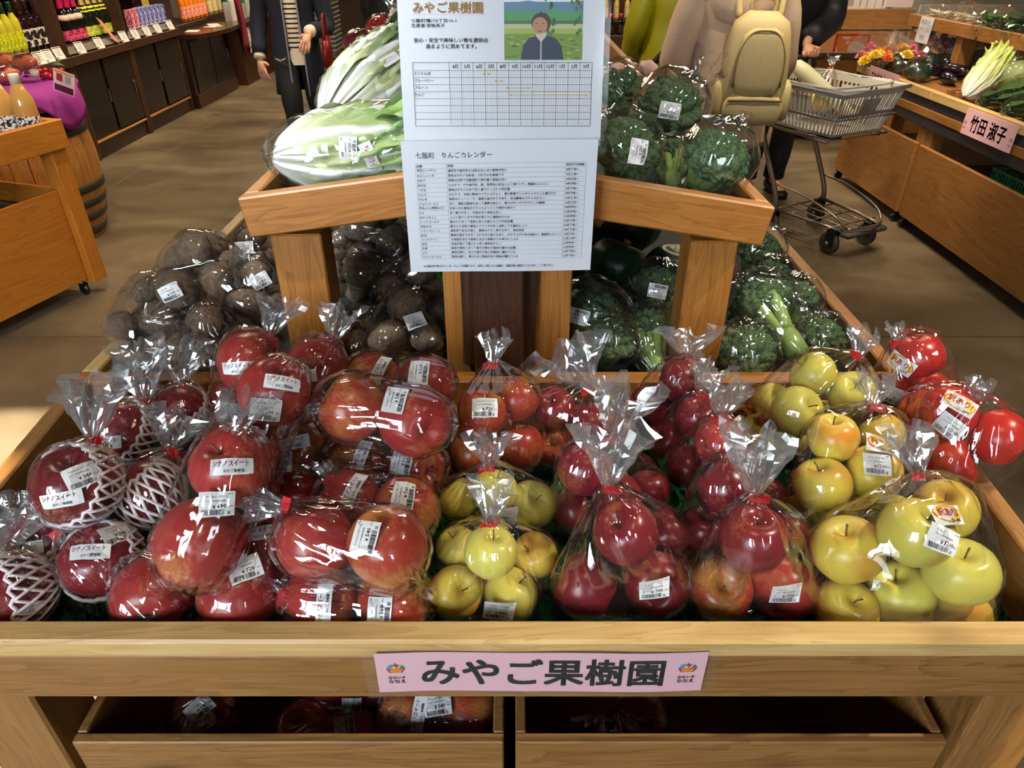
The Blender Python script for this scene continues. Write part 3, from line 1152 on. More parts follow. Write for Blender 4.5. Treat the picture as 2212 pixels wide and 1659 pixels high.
def put_apple(c, R, kind, parent, rnd, stem=True, tilt=None, item='apple', orient=None):
    q = Quaternion(V((rnd.gauss(0, 1), rnd.gauss(0, 1), rnd.gauss(0, 1))).normalized(), rnd.uniform(0.2, (1.3 if kind in ('yellow', 'gold') else 2.9) if tilt is None else tilt))
    q = q @ Quaternion((0, 0, 1), rnd.uniform(0, 6.28))
    if orient is not None:
        q = V((0, 0, 1)).rotation_difference(V(orient).normalized()) @ Quaternion((0, 0, 1), rnd.uniform(0, 6.28))
    s = R * 1.02
    M = Matrix.Translation(c) @ q.to_matrix().to_4x4() @ Matrix.Diagonal((s, s, s, 1))
    o = inst(item, APMESH[kind], M, parent)
    if stem:
        link('stem', STEM, o)
    return o


# ------------------------------------------------------------------ film bags
def fib(n):
    out = []
    for i in range(n):
        z = 1 - 2 * (i + 0.5) / n
        r = math.sqrt(1 - z * z)
        a = i * 2.399963
        out.append(V((r * math.cos(a), r * math.sin(a), z)))
    return out


FIB = fib(90)


class Hull:
    def __init__(self, spheres, extra=(), pad=0.002):
        pts = [c + d * (R + pad) for c, R in spheres for d in FIB] + [V(p) for p in extra]
        self.c = sum((c for c, R in spheres), V()) / len(spheres)
        bm = bmesh.new()
        for p in pts:
            bm.verts.new(p)
        r = bmesh.ops.convex_hull(bm, input=list(bm.verts))
        junk = [e for e in r['geom_interior'] + r['geom_unused'] if isinstance(e, bmesh.types.BMVert)]
        bmesh.ops.delete(bm, geom=list(set(junk)), context='VERTS')
        bmesh.ops.recalc_face_normals(bm, faces=list(bm.faces))
        bm.normal_update()
        self.bvh = BVHTree.FromBMesh(bm)
        bm.free()


def film_shell(h, axis, seed, nu=84, nv=42, pleat=0.0062, lump=0.0042, neck=True):
    """the bag skin: rays from the middle onto the taut hull, pleated towards the neck"""
    ax = axis.normalized()
    x = ax.orthogonal().normalized()
    y = ax.cross(x)
    rnd = random.Random(seed)
    ph = [rnd.uniform(0, 6.28) for _ in range(6)]
    k1, k2 = rnd.randint(13, 18), rnd.randint(25, 33)
    vs, fs = [], []
    off = V((seed * 1.7, seed * 0.9, seed * 2.3))
    for j in range(nv + 1):
        th = math.pi * (0.012 + 0.976 * j / nv)
        for i in range(nu):
            a = 2 * math.pi * i / nu
            d = ax * math.cos(th) + (x * math.cos(a) + y * math.sin(a)) * math.sin(th)
            hit = h.bvh.ray_cast(h.c, d)
            r = hit[3] if hit[0] is not None else 0.05
            p = h.c + d * r
            w = 0.9 * math.exp(-(th / 1.25) ** 2) if neck else 0.25
            w2 = math.exp(-((math.pi - th) / 0.5) ** 2) * 0.7
            pl = (abs(math.sin(k1 * a / 2 + ph[0] + 0.8 * math.sin(th * 3))) + 0.6 * abs(math.sin(k2 * a / 2 + ph[1]))) * (w + w2 + 0.15)
            nz = 1.2 * abs(noise.noise(p * 22 + off)) + 0.7 * abs(noise.noise(p * 60 + off))
            vs.append(p + d * (pleat * pl + lump * max(0.0, nz)))
    for j in range(nv):
        for i in range(nu):
            i2 = (i + 1) % nu
            fs.append((j * nu + i, j * nu + i2, (j + 1) * nu + i2, (j + 1) * nu + i))
    fs.append(tuple(range(nu - 1, -1, -1)))
    fs.append(tuple(nv * nu + i for i in range(nu)))
    return vs, fs


def plume(N, d, L, W, seed, bend=(0, 0, -0.3), flat=0.45, r0=0.006, side=None):
    """the loose gathered mouth of a bag above its tie"""
    rnd = random.Random(seed * 13 + 5)
    L, W = L * 1.25, W * 1.06
    d = V(d).normalized()
    if side is None:
        side = d.cross(V((0, 1, 0.2)))
    side = (V(side) - d * d.dot(V(side))).normalized()
    oth = d.cross(side)
    nu, ns = 44, 10
    ph = [rnd.uniform(0, 6.28) for _ in range(5)]
    ka, kb = rnd.randint(5, 7), rnd.randint(11, 14)
    vs, fs = [], []
    off = V((seed * 3.1, seed, seed * 0.37))
    for j in range(ns + 1):
        s = j / ns
        c = N + d * (L * s) + V(bend) * (L * s * s * 0.6)
        rr = r0 + (W - r0) * (s ** 0.85)
        for i in range(nu):
            a = 2 * math.pi * i / nu
            fold = 0.34 * math.sin(ka * a + ph[0] + 1.2 * s) + 0.22 * math.sin(kb * a + ph[1] - s * 2)
            q = rr * (1 + fold * (0.25 + 0.75 * s))
            p = c + side * (math.cos(a) * q) + oth * (math.sin(a) * q * (flat + (1 - flat) * (1 - s)))
            k = noise.noise_vector(p * 45 + off) * (0.010 * s)
            e = d * (L * 0.16 * (s ** 3) * (math.sin(3 * a + ph[2]) + 0.5 * math.sin(7 * a + ph[3])))
            vs.append(p + k + e)
    for j in range(ns):
        for i in range(nu):
            i2 = (i + 1) % nu
            fs.append((j * nu + i, j * nu + i2, (j + 1) * nu + i2, (j + 1) * nu + i))
    return vs, fs


def tie(N, d, mat, parent, seed, r=0.0075):
    rnd = random.Random(seed)
    d = V(d).normalized()
    x = d.orthogonal().normalized()
    y = d.cross(x)
    ring = [N + (x * math.cos(a) + y * math.sin(a)) * r for a in [2 * math.pi * k / 12 for k in range(12)]]
    mb = MB()
    rings = [[p + d * z for p in ring] for z in (-0.005, -0.005, 0.005, 0.005)]
    for k, p in enumerate(rings[0]):
        pass
    mb.add(loft(rings[1:3], True))
    vd = (V((0, -1, 0.5)) - d * d.dot(V((0, -1, 0.5)))).normalized()
    sd = d.cross(vd) * rnd.choice((-1, 1))
    a0 = N + vd * r * 0.9
    b0 = a0 + sd * 0.017 + vd * 0.003
    mb.add(([a0 - d * 0.0055, b0 - d * 0.0060, b0 + d * 0.0045, a0 + d * 0.0055, a0 - d * 0.0055 + vd * 0.001, b0 - d * 0.006 + vd * 0.001, b0 + d * 0.0045 + vd * 0.001, a0 + d * 0.0055 + vd * 0.001],
            [(3, 2, 1, 0), (4, 5, 6, 7), (0, 1, 5, 4), (1, 2, 6, 5), (2, 3, 7, 6), (3, 0, 4, 7)]))
    return mb.build('tie_tape', mat, parent)


# ------------------------------------------------------------------ stickers
ST_W, ST_H = 0.040, 0.030


def barcode(g, x0, x1, y0, y1, m, seed, z):
    r = random.Random(seed)
    x = x0
    while x < x1:
        w = r.choice((0.0003, 0.0003, 0.0006, 0.0009))
        g.rect(x, min(x + w, x1), y0, y1, m, z)
        x += w + r.choice((0.0003, 0.0006))


def price_flat(price, name='りんご(シナノスイート)', farm='みやご果樹園(農園)', pre='', seed=1):
    g = Flat()
    w, h = ST_W, ST_H
    g.rect(-w / 2, w / 2, -h / 2, h / 2, 0, 0, 6, 5)
    z = 0.0004
    if name:
        n = len(name)
        g.text(name, -w * 0.30, h * 0.24, min(w * 0.62, 0.0032 * n), 0.0034, 1, z, 0.01)
    g.text('北海道', w * 0.28, h * 0.36, w * 0.18, 0.0018, 1, z)
    g.text(farm, -w * 0.34, h * 0.09, w * 0.60, 0.0021, 1, z)
    if pre:
        g.text(pre, -w * 0.40, -h * 0.14, None, 0.0024, 1, z)
    g.text('¥', -w * 0.12, -h * 0.17, None, 0.0042, 1, z, 0.01)
    g.text(price, w * 0.01, -h * 0.17, None, 0.0050, 1, z, 0.008)
    g.text('(税込)', w * 0.33, -h * 0.15, w * 0.14, 0.0022, 1, z)
    barcode(g, -w * 0.42, w * 0.22, -h * 0.43, -h * 0.22, 1, seed, z)
    for q in ((0.27, 0.35, -0.43, -0.41), (0.27, 0.35, -0.33, -0.31), (0.27, 0.28, -0.43, -0.31), (0.34, 0.35, -0.43, -0.31), (0.295, 0.325, -0.39, -0.355)):
        g.rect(w * q[0], w * q[1], h * q[2], h * q[3], 1, z)
    return g


def variety_flat():
    g = Flat()
    w, h = 0.050, 0.0195
    g.rect(-w / 2, w / 2, -h / 2, h / 2, 0, 0, 8, 4)
    g.text('シナノスイート', -w * 0.44, h * 0.05, w * 0.80, 0.0066, 2, 0.0004, 0.012)
    g.text('みやご果樹園', -w * 0.20, -h * 0.34, w * 0.45, 0.0040, 1, 0.0004, 0.008)
    return g


def wake_flat(sub):
    g = Flat()
    w, h = 0.048, 0.026
    g.rect(-w / 2, w / 2, -h / 2, h / 2, 0, 0, 8, 4)
    g.disc(0, 0.001, w * 0.47, h * 0.42, 4, 0.0003, 36)
    g.disc(0, 0.001, w * 0.445, h * 0.385, 3, 0.0005, 36)
    g.text('訳あり!', -w * 0.36, -h * 0.10, w * 0.72, 0.0105, 4, 0.0007, 0.02, 2)
    g.text(sub, -w * 0.02, -h * 0.40, w * 0.40, 0.0052, 1, 0.0009, 0.008)
    return g


ST_MATS = [STICK, INK, INK_RED, INK_YEL, INK_SIGNRED]


def stick(flat, px, py, rot, hull, parent, name='price_sticker', scale=1.0, label=None, lift=0.0035):
    """press a sticker onto the bag where the photo shows it"""
    o = V((0, 0, CAMH))
    d = ray(px, py).normalized()
    hit = hull.bvh.ray_cast(o, d)
    if hit[0] is None:
        nr = hull.bvh.find_nearest(o + d * (hull.c - o).length)
        p, n = nr[0], nr[1]
    else:
        p, n = hit[0], hit[1]
    n = (n * 0.75 - d * 0.45).normalized()
    up = V((0, 0, 1)) - n * n.z
    if up.length < 0.3:
        up = V((0, 1, 0)) - n * n.y
    up.normalize()
    xx = up.cross(n)
    c, s = math.cos(rot), math.sin(rot)
    ux, uy = xx * c + up * s, up * c - xx * s

    def fn(x, y, z=0.0):
        q = p + (ux * x + uy * y) * scale
        nr = hull.bvh.find_nearest(q)
        m = (nr[1] * 0.6 + n * 0.4).normalized()
        e = nr[0] + nr[1] * (lift + z)
        # stays stiff: only partly follows the curve
        return e * 0.75 + (q + n * (lift + z)) * 0.25
    return flat.place(fn).build(name, ST_MATS, parent, False, label)


def sweet_price(p, seed=1):
    return price_flat(p, seed=seed)


# ------------------------------------------------------------------ solving where an apple lies from its picture position and stacking height
def apple_at(px, py, r, layer):
    d = ray(px, py)
    lo, hi = 0.5, 2.2
    for _ in range(50):
        t = (lo + hi) / 2
        p = V((0, 0, CAMH)) + d * t
        R = r * t / FPX
        want = turf_z(p.y) + 0.004 + R * (1 + 1.65 * layer)
        if p.z > want:
            lo = t
        else:
            hi = t
    return p, R


BAGLOG = []
PLACED = []


def apple_bag(label, apples, kind, neck=None, pl=None, stickers=(), seed=1, tape=TAPE_RED, corners=0.0, group='bagged apples on the table', name='bagged_apples', single=None, solved=None, stem=True, cat='bagged apples', item='apple', orient=None, skin=None):
    """apples: (px, py, r, layer); neck: (px, py) of the tie; pl: (dx, dy, length_m, width_m) of the loose mouth in picture directions"""
    rnd = random.Random(seed * 7 + 1)
    S = solved if solved is not None else [apple_at(*a) for a in apples]
    # push overlapping apples apart a little
    S = [[V(c), R] for c, R in S]
    home = [V(q[0]) for q in S]
    for it in range(40):
        for q, h0_ in zip(S, home):
            if it < 36:
                q[0] += (h0_ - q[0]) * 0.05
            for p_, r_ in PLACED:
                dv_ = q[0] - p_
                if abs(dv_.x) + abs(dv_.y) + abs(dv_.z) < 0.2:
                    g_ = (q[1] + r_) * 0.97 - dv_.length
                    if g_ > 0:
                        q[0] += dv_.normalized() * (g_ * 0.4)
        for i in range(len(S)):
            for j in range(i + 1, len(S)):
                dv_ = S[j][0] - S[i][0]
                g_ = (S[i][1] + S[j][1]) * 0.97 - dv_.length
                if g_ > 0:
                    dv_ = dv_.normalized() * (g_ / 2) if dv_.length > 1e-6 else V((0.001, 0, 0))
                    S[i][0] -= dv_
                    S[j][0] += dv_
        if solved is None:
            for q in S:
                q[0].z = max(q[0].z, turf_z(q[0].y) + 0.003 + q[1] * 0.93)
                q[0].y = min(max(q[0].y, 0.591 + q[1]), 1.057 - q[1])
                if q[0].z < 0.80 and q[1] < 0.06:
                    q[0].x = min(max(q[0].x, XL + 0.018 + q[1]), XR - 0.018 - q[1])
    PLACED.extend([(V(q[0]), q[1]) for q in S])
    c = sum((q[0] for q in S), V()) / len(S)
    zb = min(q[0].z - q[1] for q in S)
    root = thing(name, label, cat, (c.x, c.y, zb), 0, group)
    for i, q in enumerate(S):
        put_apple(q[0], q[1], kind if isinstance(kind, str) else kind[i % len(kind)], root, rnd, stem, None, item, orient)
    Rm = sum(q[1] for q in S) / len(S)
    extra = []
    N = None
    if neck is not None:
        if isinstance(neck, V):
            N = neck
        else:
            # the tie sits a little beyond the apple nearest to it in the picture
            best = min(S, key=lambda q: (ray(*neck).normalized().cross(q[0] - V((0, 0, CAMH)))).length)
            tt = (best[0] - V((0, 0, CAMH))).dot(ray(*neck)) / ray(*neck).dot(ray(*neck))
            N = PT(neck[0], neck[1], tt)
        nd = (N - c).normalized()
        x = nd.orthogonal().normalized()
        y = nd.cross(x)
        extra += [N + (x * math.cos(a) + y * math.sin(a)) * 0.007 - nd * 0.003 for a in [k * math.pi / 4 for k in range(8)]]
    ax = (N - c) if N is not None else V((0, 0, 1))
    if corners:
        axn = ax.normalized()
        sd = axn.cross(V((0, 1, 0)))
        sd = sd.normalized() if sd.length > 0.1 else V((1, 0, 0))
        ext = max((-(q[0] - c).dot(axn) + q[1]) for q in S)
        wd = max(abs((q[0] - c).dot(sd)) + q[1] for q in S)
        for s in (-1, 1):
            e_ = c - axn * (ext * 0.97) + sd * (s * wd * corners)
            if solved is None:
                e_.z = max(e_.z, turf_z(e_.y) + 0.004)
            extra.append(e_)
    h = Hull([(q[0], q[1]) for q in S], extra)
    h.c = c
    mb = MB()
    mb.add(film_shell(h, ax, seed, neck=N is not None), 0)
    o = mb.build('film_bag', skin or FILM, root, True)
    if N is not None:
        dx, dy, L, W = pl if pl else (0, -1, 0.05, 0.025)
        # picture direction to space: right, and up tipped towards the camera
        pd = V((dx, 0, 0)) + V((0, _SP, _CP)) * (-dy)
        pd = pd * 0.9 + (N - c).normalized() * 0.35
        MB().add(plume(N, pd, L, W, seed)).build('bag_mouth', FILM_PLUME, root, False)
        tie(N, (N - c).normalized() * 0.5 + pd.normalized() * 0.5, tape, root, seed)
    for s in stickers:
        fl_, x, y, rot = s[:4]
        stick(fl_, x, y, math.radians(rot), h, root, s[4] if len(s) > 4 else 'price_sticker')
    BAGLOG.append((label, [tuple(round(v, 3) for v in (*q[0], q[1])) for q in S]))
    return root, h


VAR = variety_flat()
# ---- streaked red apples, two to a bag, left of centre
apple_bag('two red apples stacked upright in a bag, front one marked 690, left of centre', [(487, 1040, 82, 2.0), (432, 1165, 96, 1.15)], 'sweet', (506, 966), (0.05, -1, 0.06, 0.030),
          [(VAR, 502, 1008, -14, 'variety_sticker'), (price_flat('690', seed=4), 468, 1088, -14)], 11, corners=0.75)
apple_bag('two red apples in a leaning bag marked 690, second from the front', [(582, 868, 74, 2.3), (535, 962, 78, 1.6)], 'sweet', (505, 1005), (-0.1, -1, 0.02, 0.012),
          [(VAR, 612, 828, -28, 'variety_sticker'), (price_flat('690', seed=5), 573, 885, -18)], 12)
apple_bag('tall bag with a red apple at the back, white tuft against the wooden post', [(537, 783, 66, 1.9), (520, 878, 62, 0.5)], 'sweet', (583, 728), (0.12, -1, 0.055, 0.028),
          [(VAR, 515, 795, 0, 'variety_sticker'), (price_flat('690', seed=6), 510, 882, 0)], 13)
apple_bag('tall bag with a red apple at the back, tuft leaning to the potatoes', [(681, 795, 64, 1.9), (672, 900, 58, 0.4)], 'sweet', (721, 737), (0.1, -1, 0.05, 0.030),
          [(VAR, 650, 812, 6, 'variety_sticker'), (price_flat('690', seed=7), 664, 888, 2)], 14)
apple_bag('two red apples in a low bag behind the front pair, sticker half hidden', [(655, 972, 62, 0.7), (640, 1062, 58, 0.2)], ('rusty', 'deep'), (707, 1040), (0.4, -0.6, 0.02, 0.012),
          [(VAR, 632, 958, 4, 'variety_sticker'), (price_flat('690', seed=8), 605, 1000, 8)], 15)
apple_bag('big single red apple at the front rail beside the netted apples', [(332, 1285, 86, 0.0)], 'sweet', (350, 1300), (0, 1, 0.012, 0.01), [], 16)
apple_bag('two red apples at the front rail in a bag marked 720', [(515, 1296, 88, 0.0), (578, 1186, 66, 0.5)], 'sweet', (560, 1128), (-0.35, -0.9, 0.03, 0.02),
          [(VAR, 566, 1152, -8, 'variety_sticker'), (price_flat('720', seed=9), 530, 1230, 4)], 17)
# ---- flat packs of two or three apples
PK = 'flat apple packs stacked left of centre'
apple_bag('flat apple pack at the very back of the stack, marked 560', [(808, 822, 60, 1.7), (914, 832, 62, 1.7)], ('rusty', 'sweet'), (752, 842), (-1, 0.1, 0.02, 0.012),
          [(VAR, 822, 797, 72, 'variety_sticker'), (price_flat('560', seed=10), 905, 803, 82)], 21, group=PK)
apple_bag('flat apple pack marked 540 lying slanted on top of the back packs', [(775, 884, 72, 2.1), (884, 908, 76, 1.9)], ('rusty', 'sweet'), (700, 880), (-1, 0.2, 0.03, 0.015),
          [(price_flat('540', seed=11), 854, 864, 78)], 22, corners=0.6, group=PK)
apple_bag('flat apple pack marked 560 in the middle of the stack, greenish end', [(776, 1003, 64, 0.70), (890, 1010, 64, 0.70)], ('rusty', 'rusty'), (712, 1010), (-1, -0.2, 0.02, 0.012),
          [(VAR, 781, 984, 70, 'variety_sticker'), (price_flat('560', seed=12), 868, 999, 76)], 23, corners=0.5, group=PK)
apple_bag('flat apple pack marked 560 just behind the big front pack', [(760, 1078, 64, 0.95), (872, 1096, 66, 0.92)], ('sweet', 'rusty'), (708, 1040), (0.1, -1, 0.025, 0.012),
          [(VAR, 764, 1056, 66, 'variety_sticker'), (price_flat('560', seed=13), 872, 1068, 78)], 24, corners=0.6, group=PK)
apple_bag('large flat apple pack marked 540 on top at the front', [(682, 1168, 80, 1.25), (836, 1184, 86, 1.15)], ('sweet', 'rusty'), (618, 1096), (-1, 0.05, 0.045, 0.026),
          [(price_flat('540', seed=14), 790, 1160, 78)], 25, corners=0.8, group=PK)
apple_bag('flat apple pack against the front rail, variety sticker standing upright', [(690, 1312, 80, 0.0), (850, 1316, 80, 0.0)], ('sweet', 'rusty'), (614, 1276), (-1, -0.5, 0.02, 0.012),
          [(VAR, 700, 1306, 82, 'variety_sticker'), (price_flat('560', seed=15), 820, 1325, 84)], 26, corners=0.5, group=PK)
# ---- centre bag
apple_bag('bag of five orange red apples marked 720 against the dark post', [(1056, 886, 52, 1.9), (1101, 868, 48, 2.0), (1028, 980, 54, 0.45), (1112, 962, 52, 0.5), (1075, 925, 44, 0.6)], 'rusty', (1066, 789), (0.06, -1, 0.045, 0.020),
          [(price_flat('720', seed=16), 1048, 880, -4)], 31, corners=0.5)
# ---- yellow bags in the middle
YB = 'bagged yellow apples'
apple_bag('bag of yellow apples half hidden behind another, marked 720', [(1008, 1078, 46, 0.8), (1062, 1066, 48, 1.1), (1124, 1096, 52, 0.4), (1080, 1120, 46, 0.2)], 'yellow', (1058, 1010), (0.0, -1, 0.045, 0.030),
          [(price_flat('720', 'りんご(トキ)', seed=17), 1087, 1112, -6)], 32, group=YB)
apple_bag('bag of yellow apples at the front rail with red tie, marked 430', [(1060, 1192, 58, 1.4), (986, 1272, 58, 0.0), (1108, 1278, 58, 0.0), (1152, 1206, 50, 0.3), (988, 1190, 46, 0.5)], ('yellow', 'gold', 'yellow', 'gold', 'yellow'), (1064, 1131), (-0.05, -1, 0.05, 0.026),
          [(price_flat('430', 'りんご(トキ)', pre='1袋', seed=18), 1078, 1316, -6)], 33, corners=0.5, group=YB)
# ---- crimson bags, centre right
CR = 'bagged crimson apples'
apple_bag('bag of crimson apples at the front rail marked 700', [(1352, 1150, 70, 1.4), (1264, 1266, 70, 0.0), (1418, 1262, 70, 0.0), (1440, 1150, 50, 0.6)], 'deep', (1313, 1054), (0.28, -1, 0.07, 0.042),
          [(price_flat('700', 'りんご', pre='1袋', seed=19), 1413, 1270, 4)], 41, corners=0.7, group=CR)
apple_bag('bag of crimson apples behind the one marked 700', [(1264, 1012, 58, 1.5), (1222, 1096, 52, 0.2), (1332, 1074, 52, 0.5), (1392, 1060, 44, 0.5)], 'deep', (1324, 948), (0.30, -1, 0.075, 0.048), [], 42, corners=0.6, group=CR)
apple_bag('bag of crimson apples far back with wide loose mouth by the broccoli', [(1210, 890, 46, 1.2), (1268, 915, 50, 0.8), (1192, 962, 46, 0.2), (1330, 930, 44, 0.3)], ('deep', 'deep', 'rusty', 'deep'), (1275, 842), (-0.75, -0.8, 0.075, 0.055), [], 43, corners=0.5, group=CR)
apple_bag('bag of crimson apples at the front marked 720 by hand', [(1626, 1162, 72, 1.4), (1556, 1272, 68, 0.0), (1690, 1268, 70, 0.0), (1700, 1150, 46, 0.6)], ('deep', 'rusty', 'sweet', 'deep'), (1628, 1073), (0.18, -1, 0.075, 0.040),
          [(price_flat('720', 'りんご', pre='1袋', seed=20), 1697, 1280, 0)], 44, corners=0.7, group=CR)
apple_bag('second bag from the front in the crimson row next to yellow apples', [(1566, 1050, 58, 1.5), (1520, 1146, 54, 0.1), (1660, 1080, 44, 0.6)], 'deep', (1574, 998), (0.85, -0.6, 0.05, 0.040), [], 45, corners=0.6, group=CR)
apple_bag('third bag from the front in the crimson row, bright red tie', [(1556, 958, 54, 1.5), (1486, 1010, 48, 0.4), (1590, 1010, 44, 0.3)], ('sweet', 'deep', 'deep'), (1555, 904), (0.35, -1, 0.055, 0.034), [], 46, group=CR)
apple_bag('fourth bag from the front in the crimson row, mouth turned aside', [(1506, 900, 46, 1.5), (1442, 950, 44, 0.3), (1545, 930, 40, 0.4)], 'deep', (1511, 851), (0.5, -1, 0.05, 0.030), [], 47, group=CR)
apple_bag('rearmost crimson apple bag with upright fan-shaped mouth', [(1466, 822, 46, 1.9), (1430, 880, 44, 0.5), (1500, 878, 42, 0.5)], 'deep', (1484, 777), (0.0, -1, 0.045, 0.040), [], 48, group=CR)
# ---- big bags of blemished apples on the right
BL = 'big bags of blemished apples'
apple_bag('big bag of yellow blemished apples nearest the front rail, marked 1200', [(1852, 1196, 74, 0.9), (1952, 1158, 74, 1.6), (2046, 1244, 72, 0.7), (1952, 1292, 72, 0.0), (1822, 1300, 66, 0.0), (2042, 1112, 66, 1.5), (2062, 1318, 58, 0.0), (1930, 1120, 50, 1.0)], ('gold', 'yellow', 'yellow', 'yellow', 'gold', 'gold', 'gold', 'yellow'),
          (1986, 1030), (-0.35, -1, 0.06, 0.030), [(wake_flat('トキ'), 2046, 1112, -6, 'discount_sticker'), (price_flat('1200', 'りんご', seed=21), 2038, 1167, -18)], 51, corners=0.6, group=BL, cat='bagged apples')
apple_bag('big bag of golden blemished apples in the middle, marked 1200', [(1777, 1044, 60, 1.2), (1800, 950, 54, 2.0), (1890, 1030, 58, 1.3), (1905, 940, 48, 1.9), (1735, 1116, 54, 0.2), (1795, 1140, 46, 0.2), (1860, 1110, 46, 0.3)], ('gold', 'gold', 'gold', 'gold', 'yellow', 'yellow', 'yellow'),
          (1884, 880), (0.05, -1, 0.045, 0.028), [(wake_flat('トキ'), 1902, 962, -10, 'discount_sticker'), (price_flat('1200', 'りんご(トキ)', seed=22), 1893, 1004, 4)], 52, corners=0.5, group=BL)
apple_bag('big bag of green yellow blemished apples furthest back', [(1722, 884, 54, 1.2), (1758, 814, 48, 1.9), (1838, 852, 50, 1.4), (1662, 880, 42, 0.8), (1700, 945, 42, 0.3), (1770, 900, 42, 0.4), (1645, 920, 38, 0.2)], 'yellow',
          (1852, 770), (0.15, -1, 0.040, 0.026), [], 53, group=BL)
apple_bag('bag of scarlet blemished apples at the far corner, yellow sticker on top', [(1955, 785, 50, 1.9), (1995, 832, 46, 1.2), (1918, 812, 44, 1.4), (1940, 872, 44, 0.6)], 'scarlet', (1938, 741), (0.12, -1, 0.030, 0.016),
          [(wake_flat('シナノスイート'), 1946, 785, -12, 'discount_sticker'), (price_flat('1200', seed=23), 1938, 856, -10)], 54, group=BL)
apple_bag('bag of scarlet blemished apples hanging over the side rail, marked 1200', [(2050, 898, 56, 1.9), (2136, 948, 58, 1.5), (2056, 1012, 58, 0.8), (1990, 905, 48, 1.4), (1985, 965, 46, 0.7), (2085, 1085, 52, 0.1)], 'scarlet', (2106, 870), (0.1, -1, 0.030, 0.018),
          [(wake_flat('シナノスイート'), 2072, 872, -24, 'discount_sticker'), (price_flat('1200', seed=24), 2052, 922, -24)], 55, corners=0.4, group=BL)


# ------------------------------------------------------------------ netted apples on the left
FOAM = plain('white_foam_net', (238, 226, 226), 0.7, bump=0.2, scale=120.0)


def foam_net(c, R, axis, parent, cover=1.75):
    """diagonal foam lattice cupped round an apple; axis points to its open mouth"""
    ax = V(axis).normalized()
    x = ax.orthogonal().normalized()
    y = ax.cross(x)
    mb = MB()
    n = 20
    th0, th1 = math.pi - cover, math.pi * 0.985
    for fam in (1, -1):
        for k in range(n):
            pts = []
            for j in range(13):
                s = j / 12
                th = th0 + (th1 - th0) * s
                a = 2 * math.pi * k / n + fam * 0.78 * s
                r = R + 0.0035 + (0.0012 if fam > 0 else 0.0)
                pts.append(c + (ax * math.cos(th) + (x * math.cos(a) + y * math.sin(a)) * math.sin(th)) * r)
            mb.add(tube(pts, [0.0024] * 13, 5))
    rim = []
    for k in range(n * 4):
        a = 2 * math.pi * k / (n * 4)
        th = th0 + 0.05 * math.sin(a * n)
        rim.append(c + (ax * math.cos(th) + (x * math.cos(a) + y * math.sin(a)) * math.sin(th)) * (R + 0.004))
    mb.add(tube(rim, 0.0028, 5, closed=True))
    return mb.build('foam_net', FOAM, parent, True)


def netted(label, px, py, r, layer, axis, neck, pl, stickers, seed, cover=1.75):
    root, h = apple_bag(label, [(px, py, r, layer)], 'deep', neck, pl, stickers, seed, group='single apples in foam nets', name='netted_apple', cat='netted apple')
    c, R = [(V(q[:3]), q[3]) for q in BAGLOG[-1][1]][0]
    foam_net(c, R, axis, root, cover)


netted('netted apple marked 340, large and turned to the front', 165, 1048, 84, 1.25, (-0.25, -0.8, 0.75), (203, 951), (-0.25, -1, 0.075, 0.045), [(price_flat('340', seed=31), 176, 1028, -4), (VAR, 132, 1079, -2, 'variety_sticker')], 61, 1.9)
netted('netted apple marked 340, below the largest one with the label tilted', 228, 1214, 80, 0.15, (-0.1, -0.75, 0.8), (140, 1140), (-0.5, -1, 0.02, 0.014), [(price_flat('340', seed=32), 252, 1153, -16), (VAR, 195, 1192, -10, 'variety_sticker')], 62, 1.85)
netted('netted apple at the front corner cut by the picture edge', 22, 1282, 84, 0.0, (-0.75, -0.8, 0.35), (12, 1196), (0.1, -1, 0.055, 0.045), [(price_flat('340', seed=33), 62, 1330, 22)], 63, 1.75)
netted('netted apple behind the corner one, sticker under a red tie', 70, 1188, 64, 0.35, (-0.5, -0.6, 0.9), (40, 1120), (0.0, -1, 0.03, 0.02), [(price_flat('340', seed=34), 58, 1192, -8)], 64, 1.6)
netted('netted apple with the net pulled almost over it, beside the stacked pair', 322, 1066, 70, 0.6, (-0.6, 0.15, 0.9), (366, 974), (0.15, -1, 0.055, 0.045), [], 65, 2.25)
netted('netted apple in the second row, tuft standing tall', 268, 932, 64, 1.0, (-0.5, -0.6, 0.9), (318, 868), (-0.55, -1, 0.07, 0.048), [(VAR, 225, 955, -4, 'variety_sticker')], 66, 1.7)
netted('netted apple at the back corner near the potatoes', 290, 868, 56, 0.7, (-0.2, -0.3, 1.0), (304, 817), (-0.1, -1, 0.055, 0.044), [], 67, 1.9)
netted('netted apple behind the stacked pair with spiky tuft', 418, 892, 58, 0.8, (0.1, -0.2, 1.0), (392, 840), (0.0, -1, 0.07, 0.042), [], 68, 2.1)
netted('netted apple wedged between the tufts with a price sticker', 372, 968, 50, 0.2, (0.2, -0.6, 0.9), (398, 920), (0.1, -1, 0.03, 0.02), [(price_flat('340', seed=35), 362, 962, 4)], 69, 1.7)

# ------------------------------------------------------------------ produce of the tiers
def lumpy(name, mat, sub, sx, sy, sz, amp, freq, seed):
    vs, fs = ico(sub)
    out = []
    for p in vs:
        v = V(p)
        k = 1 + amp * noise.noise(v * freq + V((seed, seed * 2, 0))) + amp * 0.4 * noise.noise(v * freq * 3 + V((seed, 0, 1)))
        out.append((v.x * sx * k, v.y * sy * k, v.z * sz * k))
    return MB().add((out, fs)).mesh(name, mat, True)


